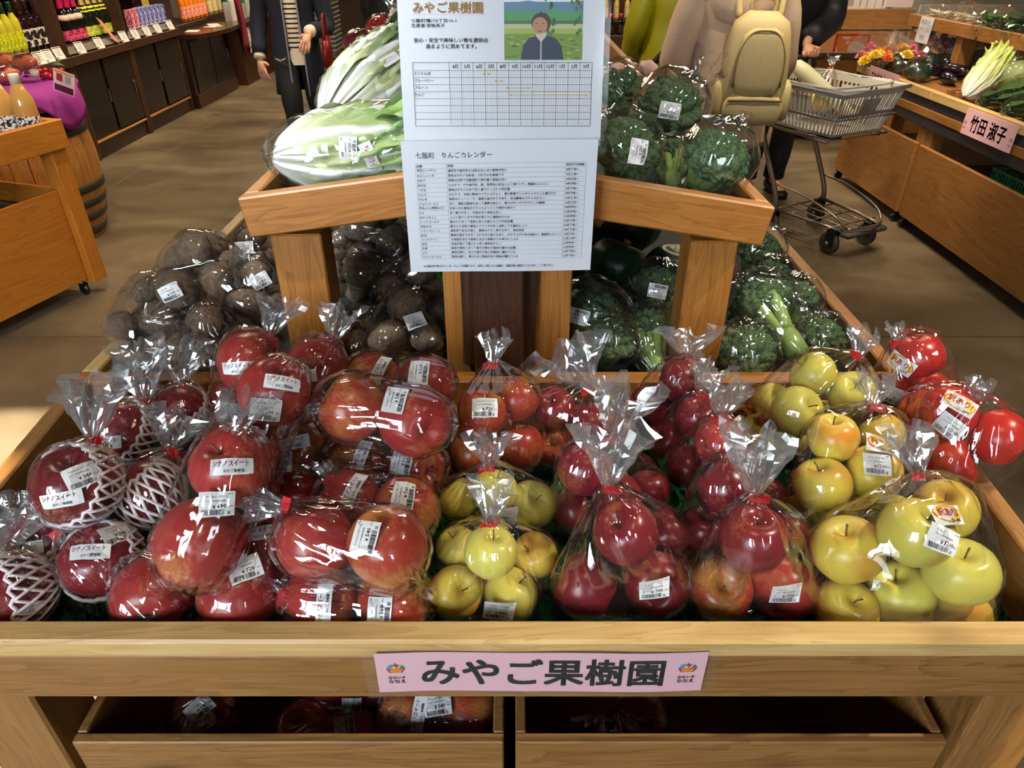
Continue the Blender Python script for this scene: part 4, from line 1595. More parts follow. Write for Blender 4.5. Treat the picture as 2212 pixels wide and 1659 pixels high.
def potato_mat():
    t = NT('taro_skin')
    nz = t.add('TexNoise', Scale=4.0, Detail=6.0)
    t.link(t.coords((1, 1, 1), rand=9.0), nz.inputs['Vector'])
    n2 = t.add('TexNoise', Scale=14.0, Detail=4.0)
    t.link(t.coords((1, 1, 3), rand=5.0), n2.inputs['Vector'])
    f = t.math('ADD', t.math('MULTIPLY', nz.outputs[0], 0.6), t.math('MULTIPLY', n2.outputs[0], 0.4))
    t.link(t.ramp(f, [(0.30, (78, 62, 48)), (0.52, (124, 102, 80)), (0.75, (166, 142, 114))]), t.b.inputs['Base Color'])
    t.b.inputs['Roughness'].default_value = 0.75
    t.bump(f, 0.4, 0.05)
    return t.m


POT = potato_mat()
for k, (a, b, c) in enumerate(((1.0, 0.82, 0.80), (1.05, 0.72, 0.74), (0.95, 0.90, 0.86))):
    APMESH['potato%d' % k] = lumpy('taro', POT, 3, a, b, c, 0.12, 1.6, k * 3.7)


def cluster(c, n, r, rad, seed, flat=0.75):
    """n balls of radius r packed round c"""
    rnd = random.Random(seed)
    S = [[V(c) + V((rnd.uniform(-1, 1), rnd.uniform(-1, 1), rnd.uniform(-1, 1) * flat)) * rad * 0.6, r * rnd.uniform(0.82, 1.12)] for _ in range(n)]
    for _ in range(40):
        for i in range(n):
            S[i][0] += (V(c) - S[i][0]) * 0.05
            for j in range(i + 1, n):
                d = S[j][0] - S[i][0]
                g = (S[i][1] + S[j][1]) * 0.94 - d.length
                if g > 0:
                    d = d.normalized() * (g / 2)
                    S[i][0] -= d
                    S[j][0] += d
    return S


PG = 'bagged taro on the lower tier'


def potato_bag(label, px, py, r, Z, neck, pl, seed, sticker=None, n=7, kinds=('potato0', 'potato1', 'potato2')):
    c = PZ(px, py, Z)
    t = (c - V((0, 0, CAMH))).length
    depth = (c.y * _CP - (c.z - CAMH) * _SP)
    rad = r * depth / FPX
    S = cluster(c, n, rad * 0.52, rad, seed)
    zmin = 0.752
    for q in S:
        q[0].y = max(q[0].y, 1.125 + q[1])
        q[0].x = max(q[0].x, XL + 0.02 + q[1]) if q[0].z < 0.83 else q[0].x
        q[0].z = max(q[0].z, zmin + q[1])
    apple_bag(label, None, kinds, neck, pl, [(price_flat('200', 'さといも', seed=seed),) + sticker] if sticker else [], seed, TAPE_GREEN, group=PG, name='bagged_taro', solved=S, stem=False, cat='bagged taro', item='taro')


potato_bag('taro bag with green tie lying on the side rail, price sticker at its edge', 425, 652, 88, 0.865, (486, 634), (0.6, -0.8, 0.05, 0.030), 71, (366, 632, 18))
potato_bag('taro bag heaped behind the rail one, crinkled mouth pointing right', 440, 588, 78, 0.90, (490, 589), (0.9, -0.6, 0.05, 0.040), 72)
potato_bag('taro bag at the outer corner beneath the others', 350, 712, 78, 0.81, None, None, 73)
potato_bag('taro bag next to the wooden post, sticker facing up', 545, 640, 62, 0.84, None, None, 74, (563, 606, 20), 6)
potato_bag('taro bag furthest back against the side rail with a sticker', 540, 555, 56, 0.86, None, None, 75, (528, 536, -4), 6)
potato_bag('taro bag just behind the apple tufts in the corner', 470, 752, 76, 0.80, None, None, 76)
potato_bag('taro bag under the gable with green tie, beside the post', 800, 512, 74, 0.885, (856, 513), (0.8, -0.5, 0.04, 0.030), 77)
potato_bag('taro bag in the opening with a round tuber in front', 770, 602, 68, 0.86, (824, 588), (0.7, -0.8, 0.05, 0.034), 78, (868, 602, 30))
potato_bag('taro bag beside the centre post, tie hidden at the edge', 884, 628, 76, 0.85, (952, 603), (0.6, -0.4, 0.02, 0.012), 79)
potato_bag('taro bag at the bottom of the opening with a white sticker on top', 900, 738, 84, 0.81, None, None, 80, (896, 694, 10))
potato_bag('taro bag low beside the post, two tubers showing', 790, 738, 62, 0.80, None, None, 81, None, 6)
potato_bag('dark taro bag squeezed behind the post', 735, 520, 48, 0.88, None, None, 82, None, 5)

# ---- broccoli
BROC = NT('broccoli_bud')
_n = BROC.add('TexNoise', Scale=26.0, Detail=3.0)
BROC.link(BROC.coords((1, 1, 1), rand=3.0), _n.inputs['Vector'])
_oi = BROC.add('ObjectInfo')
_c = BROC.ramp(_n.outputs[0], [(0.3, (22, 44, 28)), (0.52, (54, 86, 48)), (0.74, (118, 148, 78))])
BROC.link(_c, BROC.b.inputs['Base Color'])
BROC.b.inputs['Roughness'].default_value = 0.7
STALK = plain('broccoli_stalk', (136, 164, 84), 0.5, var=0.12, scale=12.0)
LEAFG = plain('leaf_green', (66, 112, 46), 0.5, var=0.25, scale=14.0, vary_obj=0.15)
vs, fs = ico(6)
out = []
for p in vs:
    v = V(p)
    d1 = noise.voronoi(v * 3.3)[0][0]
    d2 = noise.voronoi(v * 13.0)[0][0]
    k = 1.0 - 0.26 * d1 - 0.055 * d2 + 0.02 * noise.noise(v * 40)
    if v.z < -0.05:
        k *= 1 - 0.42 * min(1.0, (-v.z - 0.05) / 0.8)
    out.append((v.x * k * 1.03, v.y * k * 1.03, v.z * k * 0.82))
APMESH['broccoli'] = MB().add((out, fs)).mesh('crown', BROC.m, True)
mbs = MB()
for k in range(9):
    a = k * 2.399
    rr = 0.62 * math.sqrt((k + 0.5) / 9)
    mbs.add(tube(smooth_path([(rr * math.cos(a), rr * math.sin(a), -0.05), (rr * 0.72 * math.cos(a), rr * 0.72 * math.sin(a), -0.55), (rr * 0.30 * math.cos(a), rr * 0.30 * math.sin(a), -1.0)], 3), [0.20, 0.18, 0.17, 0.16, 0.17, 0.18, 0.18], 7))
mbs.add(tube([(0, 0, -0.8), (0.03, 0, -1.3), (0.0, 0.03, -1.75)], [0.30, 0.32, 0.30], 10))
STALKME = mbs.mesh('stalk', STALK, True)
BG = 'bagged broccoli'


def broccoli(label, px, py, r, t, axis, neck=None, pl=None, seed=1, sticker=None, flip=0.0, clip=None, group=BG):
    c = PT(px, py, t) + V((0, 0.012, 0))
    R = 1.22 * r * t / FPX
    if clip:
        c.z = max(c.z, clip)
    S = [[c, R]]
    tail = c - V(axis).normalized() * R * 1.7
    rnd = random.Random(seed)
    root = thing('bagged_broccoli', label, 'bagged broccoli', (c.x, c.y, min(c.z - R * 0.8, tail.z - R * 0.2)), 0, group)
    M = V((0, 0, 1)).rotation_difference(V(axis).normalized()).to_matrix().to_4x4()
    Mw = Matrix.Translation(c) @ M @ Matrix.Rotation(rnd.uniform(0, 6), 4, 'Z') @ Matrix.Diagonal((R, R, R, 1))
    inst('crown', APMESH['broccoli'], Mw, root)
    inst('stalk', STALKME, Mw, root)
    extra = [tail + V((rnd.uniform(-1, 1), rnd.uniform(-1, 1), rnd.uniform(-1, 1))).normalized() * R * 0.38 for _ in range(14)]
    N = PT(neck[0], neck[1], neck[2] if len(neck) > 2 else t) if neck else None
    if N is not None:
        extra.append(N)
    h = Hull([(c, R * 0.98), ((c + tail) / 2, R * 0.55)], extra)
    h.c = (c + tail * 0.35) / 1.35
    ax = (N - h.c) if N is not None else V(axis)
    MB().add(film_shell(h, ax, seed, pleat=0.006, lump=0.006, neck=N is not None)).build('film_bag', FILM, root, True)
    if N is not None and pl:
        pd = V((pl[0], 0, 0)) + V((0, _SP, _CP)) * (-pl[1])
        MB().add(plume(N - pd.normalized() * 0.01, pd, pl[2], pl[3], seed, r0=0.02)).build('bag_mouth', FILM, root)
    if sticker:
        stick(price_flat('200', 'ブロッコリー', seed=seed), sticker[0], sticker[1], math.radians(sticker[2]), h, root, scale=sticker[3] if len(sticker) > 3 else 1.0)
    return root


UPB = 'bagged broccoli on the upper tray'
broccoli('broccoli head at the tray edge next to the notice, sticker turned sideways', 1350, 326, 68, 1.215, (0.1, -0.45, 0.8), (1300, 262), (-0.3, -1, 0.02, 0.02), 91, (1378, 328, 80), group=UPB)
broccoli('broccoli head with tall clear bag corner rising beside the backpack, marked 200', 1448, 240, 66, 1.42, (-0.1, -0.5, 0.7), (1505, 185), (0.5, -1, 0.07, 0.035), 92, (1447, 239, -6), group=UPB)
broccoli('broccoli head at the right end of the upper tray in shiny film', 1552, 350, 66, 1.225, (0.25, -0.45, 0.75), (1580, 265), (0.0, -1, 0.02, 0.03), 93, group=UPB)
broccoli('pale lit broccoli head further back beside the notice', 1342, 196, 46, 1.62, (-0.2, -0.4, 0.85), (1300, 150), (-0.4, -1, 0.02, 0.02), 94, group=UPB)
broccoli('broccoli turned stalk forward between two heads on the upper tray', 1455, 350, 46, 1.34, (0.1, 0.75, 0.25), None, None, 95, group=UPB)
LB = 'bagged broccoli on the lower tier'
broccoli('dark broccoli bag with an upside down sticker beside the centre post', 1275, 690, 70, 1.43, (0.2, 0.35, 0.75), (1365, 700), (0.6, 0.3, 0.03, 0.02), 96, (1250, 684, 172), group=LB)
broccoli('broccoli bag below the pumpkins with an upside down sticker', 1420, 632, 56, 1.56, (0.1, 0.3, 0.8), None, None, 97, (1420, 629, 172), group=LB)
broccoli('broccoli bag with stalks showing, left of the post', 1400, 720, 52, 1.39, (-0.1, 0.75, 0.35), None, None, 98, group=LB)
broccoli('dark broccoli head low at the front of the lower tier', 1320, 742, 54, 1.36, (0.0, -0.3, 0.8), None, None, 99, group=LB)
broccoli('broccoli bag with long stalks to the right of the post, bright film', 1650, 672, 66, 1.44, (-0.3, 0.85, 0.25), (1600, 610), (-0.3, -1, 0.02, 0.03), 100, group=LB)
broccoli('dark broccoli head behind the yellow apples', 1610, 772, 62, 1.345, (-0.2, -0.2, 0.9), None, None, 101, group=LB)
broccoli('sunlit broccoli floret beside the right side rail', 1782, 738, 44, 1.42, (0.2, -0.5, 0.7), (1760, 690), (0.2, -1, 0.03, 0.026), 102, group=LB)
broccoli('broccoli head behind the post at the right rail', 1640, 545, 46, 1.76, (0.1, -0.2, 0.9), (1680, 500), (0.3, -1, 0.02, 0.02), 103, group=LB)
broccoli('small glossy broccoli bag halfway along the right rail', 1672, 606, 42, 1.60, (0.3, 0.5, 0.6), None, None, 104, group=LB)
broccoli('broccoli bag leaning on the right rail near the flower stand', 1725, 650, 44, 1.50, (0.2, 0.3, 0.8), None, None, 105, group=LB)

# ---- kabocha pumpkins
KAB = NT('kabocha_skin')
_n = KAB.add('TexNoise', Scale=5.0, Detail=5.0)
KAB.link(KAB.coords((1, 1, 1), rand=4.0), _n.inputs['Vector'])
KAB.link(KAB.ramp(_n.outputs[0], [(0.35, (14, 34, 24)), (0.6, (30, 58, 40)), (0.8, (74, 92, 60))]), KAB.b.inputs['Base Color'])
KAB.b.inputs['Roughness'].default_value = 0.35
KSTEM = plain('pumpkin_stem', (188, 172, 128), 0.8, var=0.2, bump=0.4)
RIBBON = plain('purple_ribbon', (44, 36, 116), 0.4)
ORANGEP = plain('pumpkin_orange', (206, 128, 44), 0.6, var=0.1)


def kabocha(label, px, py, r, t, seed, patch=False):
    c = PT(px, py, t)
    R = r * t / FPX
    root = thing('kabocha_pumpkin', label, 'pumpkin', (c.x, c.y, c.z - R * 0.72), 0, 'kabocha pumpkins on the lower tier')
    rnd = random.Random(seed)
    pr = smooth_path([(0.02, 0, 0.52), (0.25, 0, 0.62), (0.55, 0, 0.66), (0.85, 0, 0.42), (1.0, 0, 0.0), (0.85, 0, -0.45), (0.5, 0, -0.68), (0.02, 0, -0.60)], 3)
    n = 40
    rings = [[(max(q.x, 0) * (1 - 0.045 * abs(math.cos(5 * a))) * math.cos(a), max(q.x, 0) * (1 - 0.045 * abs(math.cos(5 * a))) * math.sin(a), q.z) for a in [2 * math.pi * k / n for k in range(n)]] for q in reversed(pr)]
    tiltM = Matrix.Translation(c) @ Matrix.Rotation(rnd.uniform(-0.5, 0.5), 4, 'X') @ Matrix.Rotation(rnd.uniform(-0.4, 0.4), 4, 'Y') @ Matrix.Diagonal((R, R, R, 1))
    MB().add(loft(rings), 0, tiltM).build('body', KAB.m, root, True)
    MB().add(tube([(0, 0, 0.5), (0.02, 0.02, 0.66), (0.06, 0.02, 0.80)], [0.16, 0.11, 0.13], 8), 0, tiltM).build('stem', KSTEM, root, True)
    a = rnd.uniform(0.3, 0.8)
    rg = []
    for k in range(40):
        u = 2 * math.pi * k / 40
        p = V((1.01 * math.cos(u), 1.01 * math.sin(u) * math.sin(a), 0.70 * math.sin(u) * math.cos(a)))
        rg.append(p)
    vs, fs = [], []
    w = V((0, math.cos(a), -math.sin(a))) * 0.07
    for p in rg:
        q = V((p.x, p.y, p.z))
        s = 1.0 / math.sqrt((q.x ** 2 + q.y ** 2) / 1.02 + (q.z ** 2) / 0.46)
        q = q * (s * 1.01)
        vs += [q - w, q + w]
    for k in range(40):
        k2 = (k + 1) % 40
        fs.append((2 * k, 2 * k + 1, 2 * k2 + 1, 2 * k2))
    MB().add((vs, fs), 0, tiltM).build('ribbon', RIBBON, root)
    if patch:
        pv, pf_ = [], []
        nu_, nv_ = 8, 8
        for j in range(nv_ + 1):
            for i in range(nu_ + 1):
                a_ = 3.45 + 0.42 * i / nu_
                th = 0.95 + 0.75 * j / nv_
                w_ = math.sin(math.pi * j / nv_)
                a_ = 3.66 + (a_ - 3.66) * (0.3 + 0.7 * w_)
                d = V((math.sin(th) * math.cos(a_), math.sin(th) * math.sin(a_), math.cos(th)))
                s = 1.0 / math.sqrt(d.x ** 2 + d.y ** 2 + (d.z ** 2) / 0.46)
                pv.append(d * (s * 1.0))
        for j in range(nv_):
            for i in range(nu_):
                k_ = j * (nu_ + 1) + i
                pf_.append((k_, k_ + 1, k_ + nu_ + 2, k_ + nu_ + 1))
        MB().add((pv, pf_), 0, tiltM).build('ground_spot', ORANGEP, root, True)


kabocha('kabocha pumpkin with an orange patch, topmost under the gable board', 1352, 478, 78, 1.86, 5, True)
kabocha('kabocha pumpkin with purple ribbon in the middle of the opening', 1332, 572, 70, 1.66, 8)
kabocha('kabocha pumpkin half behind the post with its ribbon slanting up', 1452, 578, 62, 1.72, 12)
kabocha('kabocha pumpkin in deep shade beside the notice', 1265, 530, 52, 1.84, 15)


# ---- napa cabbages on the upper tray
def vcol_mat(name, rough=0.45, var=0.2, scale=20.0, trans=0.0):
    t = NT(name)
    at = t.add('Attribute')
    at.attribute_name = 'Col'
    nz = t.add('TexNoise', Scale=scale, Detail=4.0)
    t.link(t.coords(rand=3.0), nz.inputs['Vector'])
    hs = t.add('HueSaturation')
    t.link(at.outputs[0], hs.inputs['Color'])
    t.link(t.math('ADD', 1.0 - var / 2, t.math('MULTIPLY', nz.outputs[0], var)), hs.inputs['Value'])
    t.link(hs.outputs[0], t.b.inputs['Base Color'])
    t.b.inputs['Roughness'].default_value = rough
    return t.m


LEAFV = vcol_mat('cabbage_leaf')


def colored(o, cols):
    at = o.data.color_attributes.new('Col', 'FLOAT_COLOR', 'POINT')
    flat = []
    for c in cols:
        flat.extend(c)
    at.data.foreach_set('color', flat)


def lerp(a, b, t):
    return tuple(x + (y - x) * t for x, y in zip(a, b))


def napa_leaf(L, rad, a0, width, tip, ruff, seed, root, M, green, rib):
    """a leaf hugging the head: rib white at the base, blade green towards the ruffled tip"""
    rnd = random.Random(seed)
    ns, nt = 22, 16
    vs, fs, cs = [], [], []
    for j in range(ns + 1):
        s = j / ns
        body = rad * min(1.0, (0.03 + s * 3.4)) ** 0.5 * (0.62 + 0.38 * math.sin(math.pi * min(1.0, 0.18 + 0.62 * s)))
        for i in range(nt + 1):
            t = -1 + 2 * i / nt
            wd = width * (0.55 + 0.45 * s)
            a = a0 + t * wd
            ru = ruff * (s ** 1.5) * (abs(t) ** 1.3 + max(0, s - 0.8) * 2) * math.sin(9 * t + 14 * s + seed) + ruff * 0.6 * s * noise.noise(V((s * 9, t * 7, seed)))
            r = body + 0.003 + ru + tip * max(0, s - 0.65) ** 2
            ribh = 0.006 * max(0, 1 - abs(t) * 3.5) * (1 - 0.6 * s)
            vs.append(M @ V((L * (s - 0.5) + 0.01 * noise.noise(V((t * 4, s * 3, seed + 5))), (r + ribh) * math.cos(a), (r + ribh) * math.sin(a))))
            isrib = max(0.0, 1 - abs(t) / (0.42 * (1.15 - s))) if s < 0.98 else 0
            vein = 0.35 if abs(math.sin(8 * s - 5 * abs(t))) > 0.93 else 0.0
            g = lerp(lerp((0.72, 0.74, 0.40), green, min(1, s * 1.3)), rib, min(1, max(isrib * 1.6, vein * s)))
            g = lerp(rib, g, min(1.0, s * 3.0))
            cs.append(g + (1.0,))
    for j in range(ns):
        for i in range(nt):
            k = j * (nt + 1) + i
            fs.append((k, k + 1, k + nt + 2, k + nt + 1))
    o = MB().add((vs, fs)).build('leaf', LEAFV, root, True)
    colored(o, cs)


def napa(label, p0, p1, R, seed, stickers=(), leaves=9, green=(0.13, 0.30, 0.05), wrap=True, group='film wrapped napa cabbages'):
    p0, p1 = V(p0), V(p1)
    c = (p0 + p1) / 2
    L = (p1 - p0).length
    root = thing('napa_cabbage', label, 'napa cabbage', (c.x, c.y, c.z - R), 0, group)
    M = Matrix.Translation(c) @ frame_to(p1 - p0)
    rings, cols = [], []
    n = 36
    for j in range(21):
        s = j / 20
        r = 0.94 * R * min(1.0, (0.02 + s * 3.4)) ** 0.5 * (0.60 + 0.38 * math.sin(math.pi * min(1.0, 0.18 + 0.62 * s))) * (1 if j < 20 else 0.55)
        ring = []
        for k in range(n):
            a = 2 * math.pi * k / n
            q = r * (1 + 0.035 * math.sin(7 * a + 3 * s + seed) + 0.05 * noise.noise(V((math.cos(a) * 2, math.sin(a) * 2, s * 5 + seed))))
            ring.append(M @ V((L * (s - 0.5), q * math.cos(a), q * math.sin(a))))
            vein = 0.5 + 0.5 * math.sin(9 * a + 4 * noise.noise(V((a, s * 3, seed))))
            cols.append(lerp(lerp((0.80, 0.80, 0.66), (0.62, 0.66, 0.28), s), (0.84, 0.84, 0.76), 0.6 * vein) + (1.0,))
        rings.append(ring)
    o = MB().add(loft(rings)).build('heart', LEAFV, root, True)
    colored(o, cols)
    rnd = random.Random(seed)
    for k in range(leaves):
        napa_leaf(L * rnd.uniform(0.96, 1.06), R * (0.92 + 0.012 * k), k * 2.399 + seed, rnd.uniform(0.55, 0.8), 0.10, 0.024, seed * 10 + k, root, M,
                  lerp(green, (0.36, 0.46, 0.12), rnd.uniform(0, 0.5)), (0.86, 0.87, 0.80))
    if wrap:
        d = (p1 - p0).normalized()
        S = [(p0 + d * L * f, R * g) for f, g in ((0.14, 0.55), (0.28, 0.88), (0.5, 1.0), (0.7, 1.0), (0.9, 0.95))]
        h = Hull(S, [p1 + d * 0.05], 0.004)
        h.c = c
        MB().add(film_shell(h, d, seed, nu=60, nv=40, pleat=0.008, lump=0.009)).build('film_wrap', FILM, root, True)
        for s in stickers:
            stick(s[0], s[1], s[2], math.radians(s[3]), h, root, s[4], label=None)
    return root


def name_flat(txt, w=0.052, h=0.022):
    g = Flat()
    g.rect(-w / 2, w / 2, -h / 2, h / 2, 0, 0, 6, 3)
    g.text(txt, -w * 0.40, -h * 0.22, w * 0.80, h * 0.5, 4, 0.0004, 0.01)
    return g


napa('napa cabbage nearest the front, white ribs brightly lit, lying along the tray edge', PT(592, 338, 1.255), PT(925, 318, 1.29), 0.074, 3,
     [(price_flat('120', '白菜', seed=44), 752, 322, 84, 'price_sticker'), (name_flat('オレンジクイン'), 800, 340, -70, 'name_sticker')])
napa('napa cabbage lying diagonally behind the front one, deep green leaves outward', PT(708, 262, 1.50), PT(915, 112, 1.74), 0.088, 5,
     [(name_flat('オレンジクイン'), 842, 130, 30, 'name_sticker')], 11, (0.05, 0.16, 0.03))
napa('loose leafy green head tucked between the cabbages and the notice', PT(820, 300, 1.34), PT(930, 250, 1.42), 0.050, 8, [], 8, (0.10, 0.32, 0.04), False, None)
S = cluster(PY(838, 92, 2.72), 4, 0.040, 0.06, 5)
for q in S:
    q[0].z = max(q[0].z, 1.112 + q[1])
apple_bag('clear bag of red fruit further back on the upper tray beside the notice', None, 'scarlet', (850, 38), (0.1, -1, 0.05, 0.03), [], 110, group=None, solved=S, name='bagged_fruit', cat='bagged fruit')
S = cluster(PY(800, 118, 2.45), 3, 0.04, 0.06, 6)
for q in S:
    q[0].z = max(q[0].z, 1.112 + q[1])
apple_bag('small dark bag of red fruit at the rail behind the diagonal cabbage', None, 'deep', None, None, [], 111, group=None, solved=S, name='bagged_fruit', cat='bagged fruit')

# a kraft tray of pale roots behind the broccoli, green clips on its rim
KRAFT = plain('kraft_board', (196, 158, 108), 0.7, var=0.08)
ROOTP = plain('pale_root', (226, 182, 166), 0.5, var=0.15, vary_obj=0.1)
CLIPG = plain('green_plastic', (12, 84, 52), 0.4)
c = PY(1380, 150, 1.92)
bc = V((0.30, 2.02, 1.112))
kt = thing('kraft_tray', 'kraft paper tray with green clips behind the broccoli', 'tray', tuple(bc))
for a in (box(bc.x - 0.13, bc.x + 0.13, bc.y - 0.09, bc.y - 0.086, bc.z, bc.z + 0.085), box(bc.x - 0.13, bc.x + 0.13, bc.y + 0.086, bc.y + 0.09, bc.z, bc.z + 0.085),
          box(bc.x - 0.13, bc.x - 0.126, bc.y - 0.0855, bc.y + 0.0855, bc.z, bc.z + 0.085), box(bc.x + 0.126, bc.x + 0.13, bc.y - 0.0855, bc.y + 0.0855, bc.z, bc.z + 0.085)):
    MB().add(a).build('tray_side', KRAFT, kt)
MB().add(box(bc.x - 0.1255, bc.x + 0.1255, bc.y - 0.0855, bc.y + 0.0855, bc.z, bc.z + 0.004)).build('tray_base', KRAFT, kt)
for x in (-0.10, 0.09):
    MB().add(bx(bc.x + x - 0.022, bc.x + x + 0.022, bc.y - 0.097, bc.y - 0.0905, bc.z + 0.045, bc.z + 0.092)).add(bx(bc.x + x - 0.012, bc.x + x + 0.012, bc.y - 0.103, bc.y - 0.0975, bc.z + 0.055, bc.z + 0.075)).build('clip', CLIPG, kt)
rnd = random.Random(12)
ROOTME = lumpy('pale_root', ROOTP, 3, 1.4, 0.7, 0.7, 0.15, 1.4, 2)
for k in range(7):
    p = V((bc.x - 0.09 + 0.03 * k, bc.y + rnd.uniform(-0.04, 0.04), bc.z + 0.045 + 0.026 * (k % 3)))
    o = inst('lotus_root', ROOTME, Matrix.Translation(p) @ Matrix.Rotation(rnd.uniform(0, 3), 4, 'Z') @ Matrix.Diagonal((0.026, 0.026, 0.026, 1)))
    tag(o, 'pale pinkish root in the kraft tray, %s from the notice' % ('first', 'second', 'third', 'fourth', 'fifth', 'sixth', 'seventh')[k], 'root', 'pale roots in the kraft tray')

# ---- spare packs in the storage box below
SPK = 'spare apple packs in the storage box'


def low(px, py, Z, R):
    return [PZ(px, py, Z), R]


apple_bag('spare apple pack marked 540 by the divider of the storage box', None, ('sweet', 'rusty'), None, None, [(VAR, 905, 1540, 80, 'variety_sticker'), (price_flat('540', seed=51), 946, 1524, 10)], 120, group=SPK, solved=[low(905, 1548, 0.49, 0.046), low(985, 1545, 0.49, 0.048)])
apple_bag('spare apple pack marked 540 lying in front inside the storage box', None, ('sweet', 'sweet'), None, None, [(price_flat('540', seed=52), 745, 1575, 80)], 121, group=SPK, solved=[low(672, 1585, 0.455, 0.046), low(790, 1592, 0.455, 0.047)])
apple_bag('spare apple pack standing behind in the storage box, sticker upright', None, ('deep', 'deep'), None, None, [(price_flat('540', seed=53), 760, 1528, 84)], 122, group=SPK, solved=[low(690, 1530, 0.47, 0.045), low(830, 1530, 0.47, 0.045)])
apple_bag('dim netted apple with tilted stickers in the storage box', None, ('deep',), None, None, [(price_flat('540', seed=54), 430, 1530, 12), (VAR, 430, 1568, 14, 'variety_sticker')], 123, group=SPK, solved=[low(440, 1560, 0.46, 0.052)])
apple_bag('spare bag of dark apples hardly visible in the second storage box', None, ('deep', 'deep'), None, None, [], 124, group=SPK, solved=[low(1260, 1560, 0.40, 0.05), low(1370, 1565, 0.40, 0.05)])

# ------------------------------------------------------------------ wine shelves along the left aisle
DOORM = plain('black_lacquer_door', (22, 17, 15), 0.16, spec=0.6)
XF = -3.27


def wine_unit(label, y0, y1, hood=True):
    t = thing('wine_cabinet', label, 'cabinet', (XF - 0.28, (y0 + y1) / 2, 0), 0, 'dark wine cabinets')
    d = 0.004
    bbox_board('plinth', XF - 0.56, XF - 0.015, y0 + d, y1 - d, 0.0, 0.12, W_BLACK, t)
    bbox_board('carcass', XF - 0.56, XF - 0.03, y0 + d, y1 - d, 0.1205, 0.69, W_BLACK, t)
    for y in (y0 + d, y1 - d - 0.035):
        bbox_board('stile', XF - 0.0295, XF, y, y + 0.035, 0.0, 0.69, W_DARK, t)
    bbox_board('ledge', XF - 0.56, XF + 0.02, y0 + d, y1 - d, 0.6905, 0.755, W_DARK, t)
    ym = (y0 + y1) / 2
    for k, (a, b) in enumerate(((y0 + 0.042, ym + 0.02), (ym - 0.02, y1 - 0.042))):
        x = XF - 0.0295 + 0.012 * k
        dr = MB().add(bx(x, x + 0.011, a, b, 0.15, 0.68, 0.002)).build('door', DOORM, t)
        yy = b - 0.06 if k == 0 else a + 0.03
        if k:
            yy = b - 0.05
        dr2 = MB().add(bx(x + 0.0115, x + 0.018, yy, yy + 0.014, 0.36, 0.46, 0.002))
        h = dr2.build('handle', METAL, dr, False, None, True)
        h.location = (0, 0, 0)
        for v in h.data.vertices:
            v.co -= V(t.location)
    bbox_board('door_track', XF - 0.0290, XF + 0.004, y0 + 0.04, y1 - 0.04, 0.1205, 0.135, W_STAND, t)
    # sloping grey price rail, shelf and uprights
    board('price_rail', (XF - 0.03, y0 + 0.03, 0.785), (XF - 0.03, y1 - 0.03, 0.785), 0.075, 0.010, plain('grey_rail', (112, 104, 96), 0.4), t, up=(0.55, 0, 0.85))
    bbox_board('shelf', XF - 0.56, XF - 0.055, y0 + 0.028, y1 - 0.028, 0.7555, 0.815, W_BLACK, t)
    for y in (y0 + d, y1 - d - 0.022):
        bbox_board('upright', XF - 0.56, XF - 0.002, y, y + 0.022, 0.7555, 1.75, W_DARK, t)
    bbox_board('back_panel', XF - 0.58, XF - 0.5605, y0 + d, y1 - d, 0.12, 1.75, W_BLACK, t)
    bbox_board('upper_shelf', XF - 0.56, XF - 0.10, y0 + 0.028, y1 - 0.028, 1.33, 1.36, W_BLACK, t)
    return t


wine_unit('dark wine cabinet half hidden behind the oak barrel', 4.72, 5.68)
wine_unit('dark wine cabinet holding the pink and gold foil bottles', 5.68, 6.64)
wine_unit('dark wine cabinet holding small boxes, next to the half-round counter', 6.64, 7.66)

# bottles
BOTG = {}


def glass_mat(name, rgb, rough=0.08):
    if name not in BOTG:
        t = NT(name)
        t.b.inputs['Base Color'].default_value = lin(rgb)
        t.b.inputs['Roughness'].default_value = rough
        t.b.inputs['Coat Weight'].default_value = 0.6
        BOTG[name] = t.m
    return BOTG[name]


_BM = {}


def bottle_meshes(key, prof, cap, lab, gm, cm, lm):
    if key not in _BM:
        b = MB().add(lathe(prof, 18)).mesh('bottle', gm, True)
        c = MB().add(lathe(cap, 18)).mesh('cap', cm, True)
        l = MB().add(lathe(lab, 18, cap=False)).mesh('paper_label', lm, True)
        _BM[key] = (b, c, l)
    return _BM[key]


ORD = ('first', 'second', 'third', 'fourth', 'fifth', 'sixth', 'seventh', 'eighth', 'ninth', 'tenth', 'eleventh', 'twelfth', 'thirteenth', 'fourteenth', 'fifteenth', 'sixteenth')


def put_bottle(key, p, name, label, group, extra=None, s=1.0):
    b, c, l = _BM[key]
    t = thing(name, label, 'bottle', tuple(p), 0, group)
    t.scale = (s, s, s)
    link('glass_body', b, t)
    link('cap', c, t)
    link('paper_label', l, t)
    return t


WINE = [(0.030, 0.0), (0.037, 0.006), (0.037, 0.19), (0.032, 0.215), (0.017, 0.245), (0.0145, 0.26), (0.0145, 0.262)]
WCAP = [(0.0155, 0.245), (0.0155, 0.31), (0.0165, 0.312), (0.0165, 0.32), (0.0, 0.321)]
SPARK = [(0.034, 0.0), (0.043, 0.006), (0.043, 0.16), (0.036, 0.20), (0.024, 0.235)]
SCAP = [(0.030, 0.205), (0.022, 0.24), (0.0175, 0.29), (0.0195, 0.305), (0.0195, 0.325), (0.0, 0.33)]
lab_std = [(0.0376, 0.035), (0.0376, 0.145)]
lab_low = [(0.0436, 0.015), (0.0436, 0.085)]


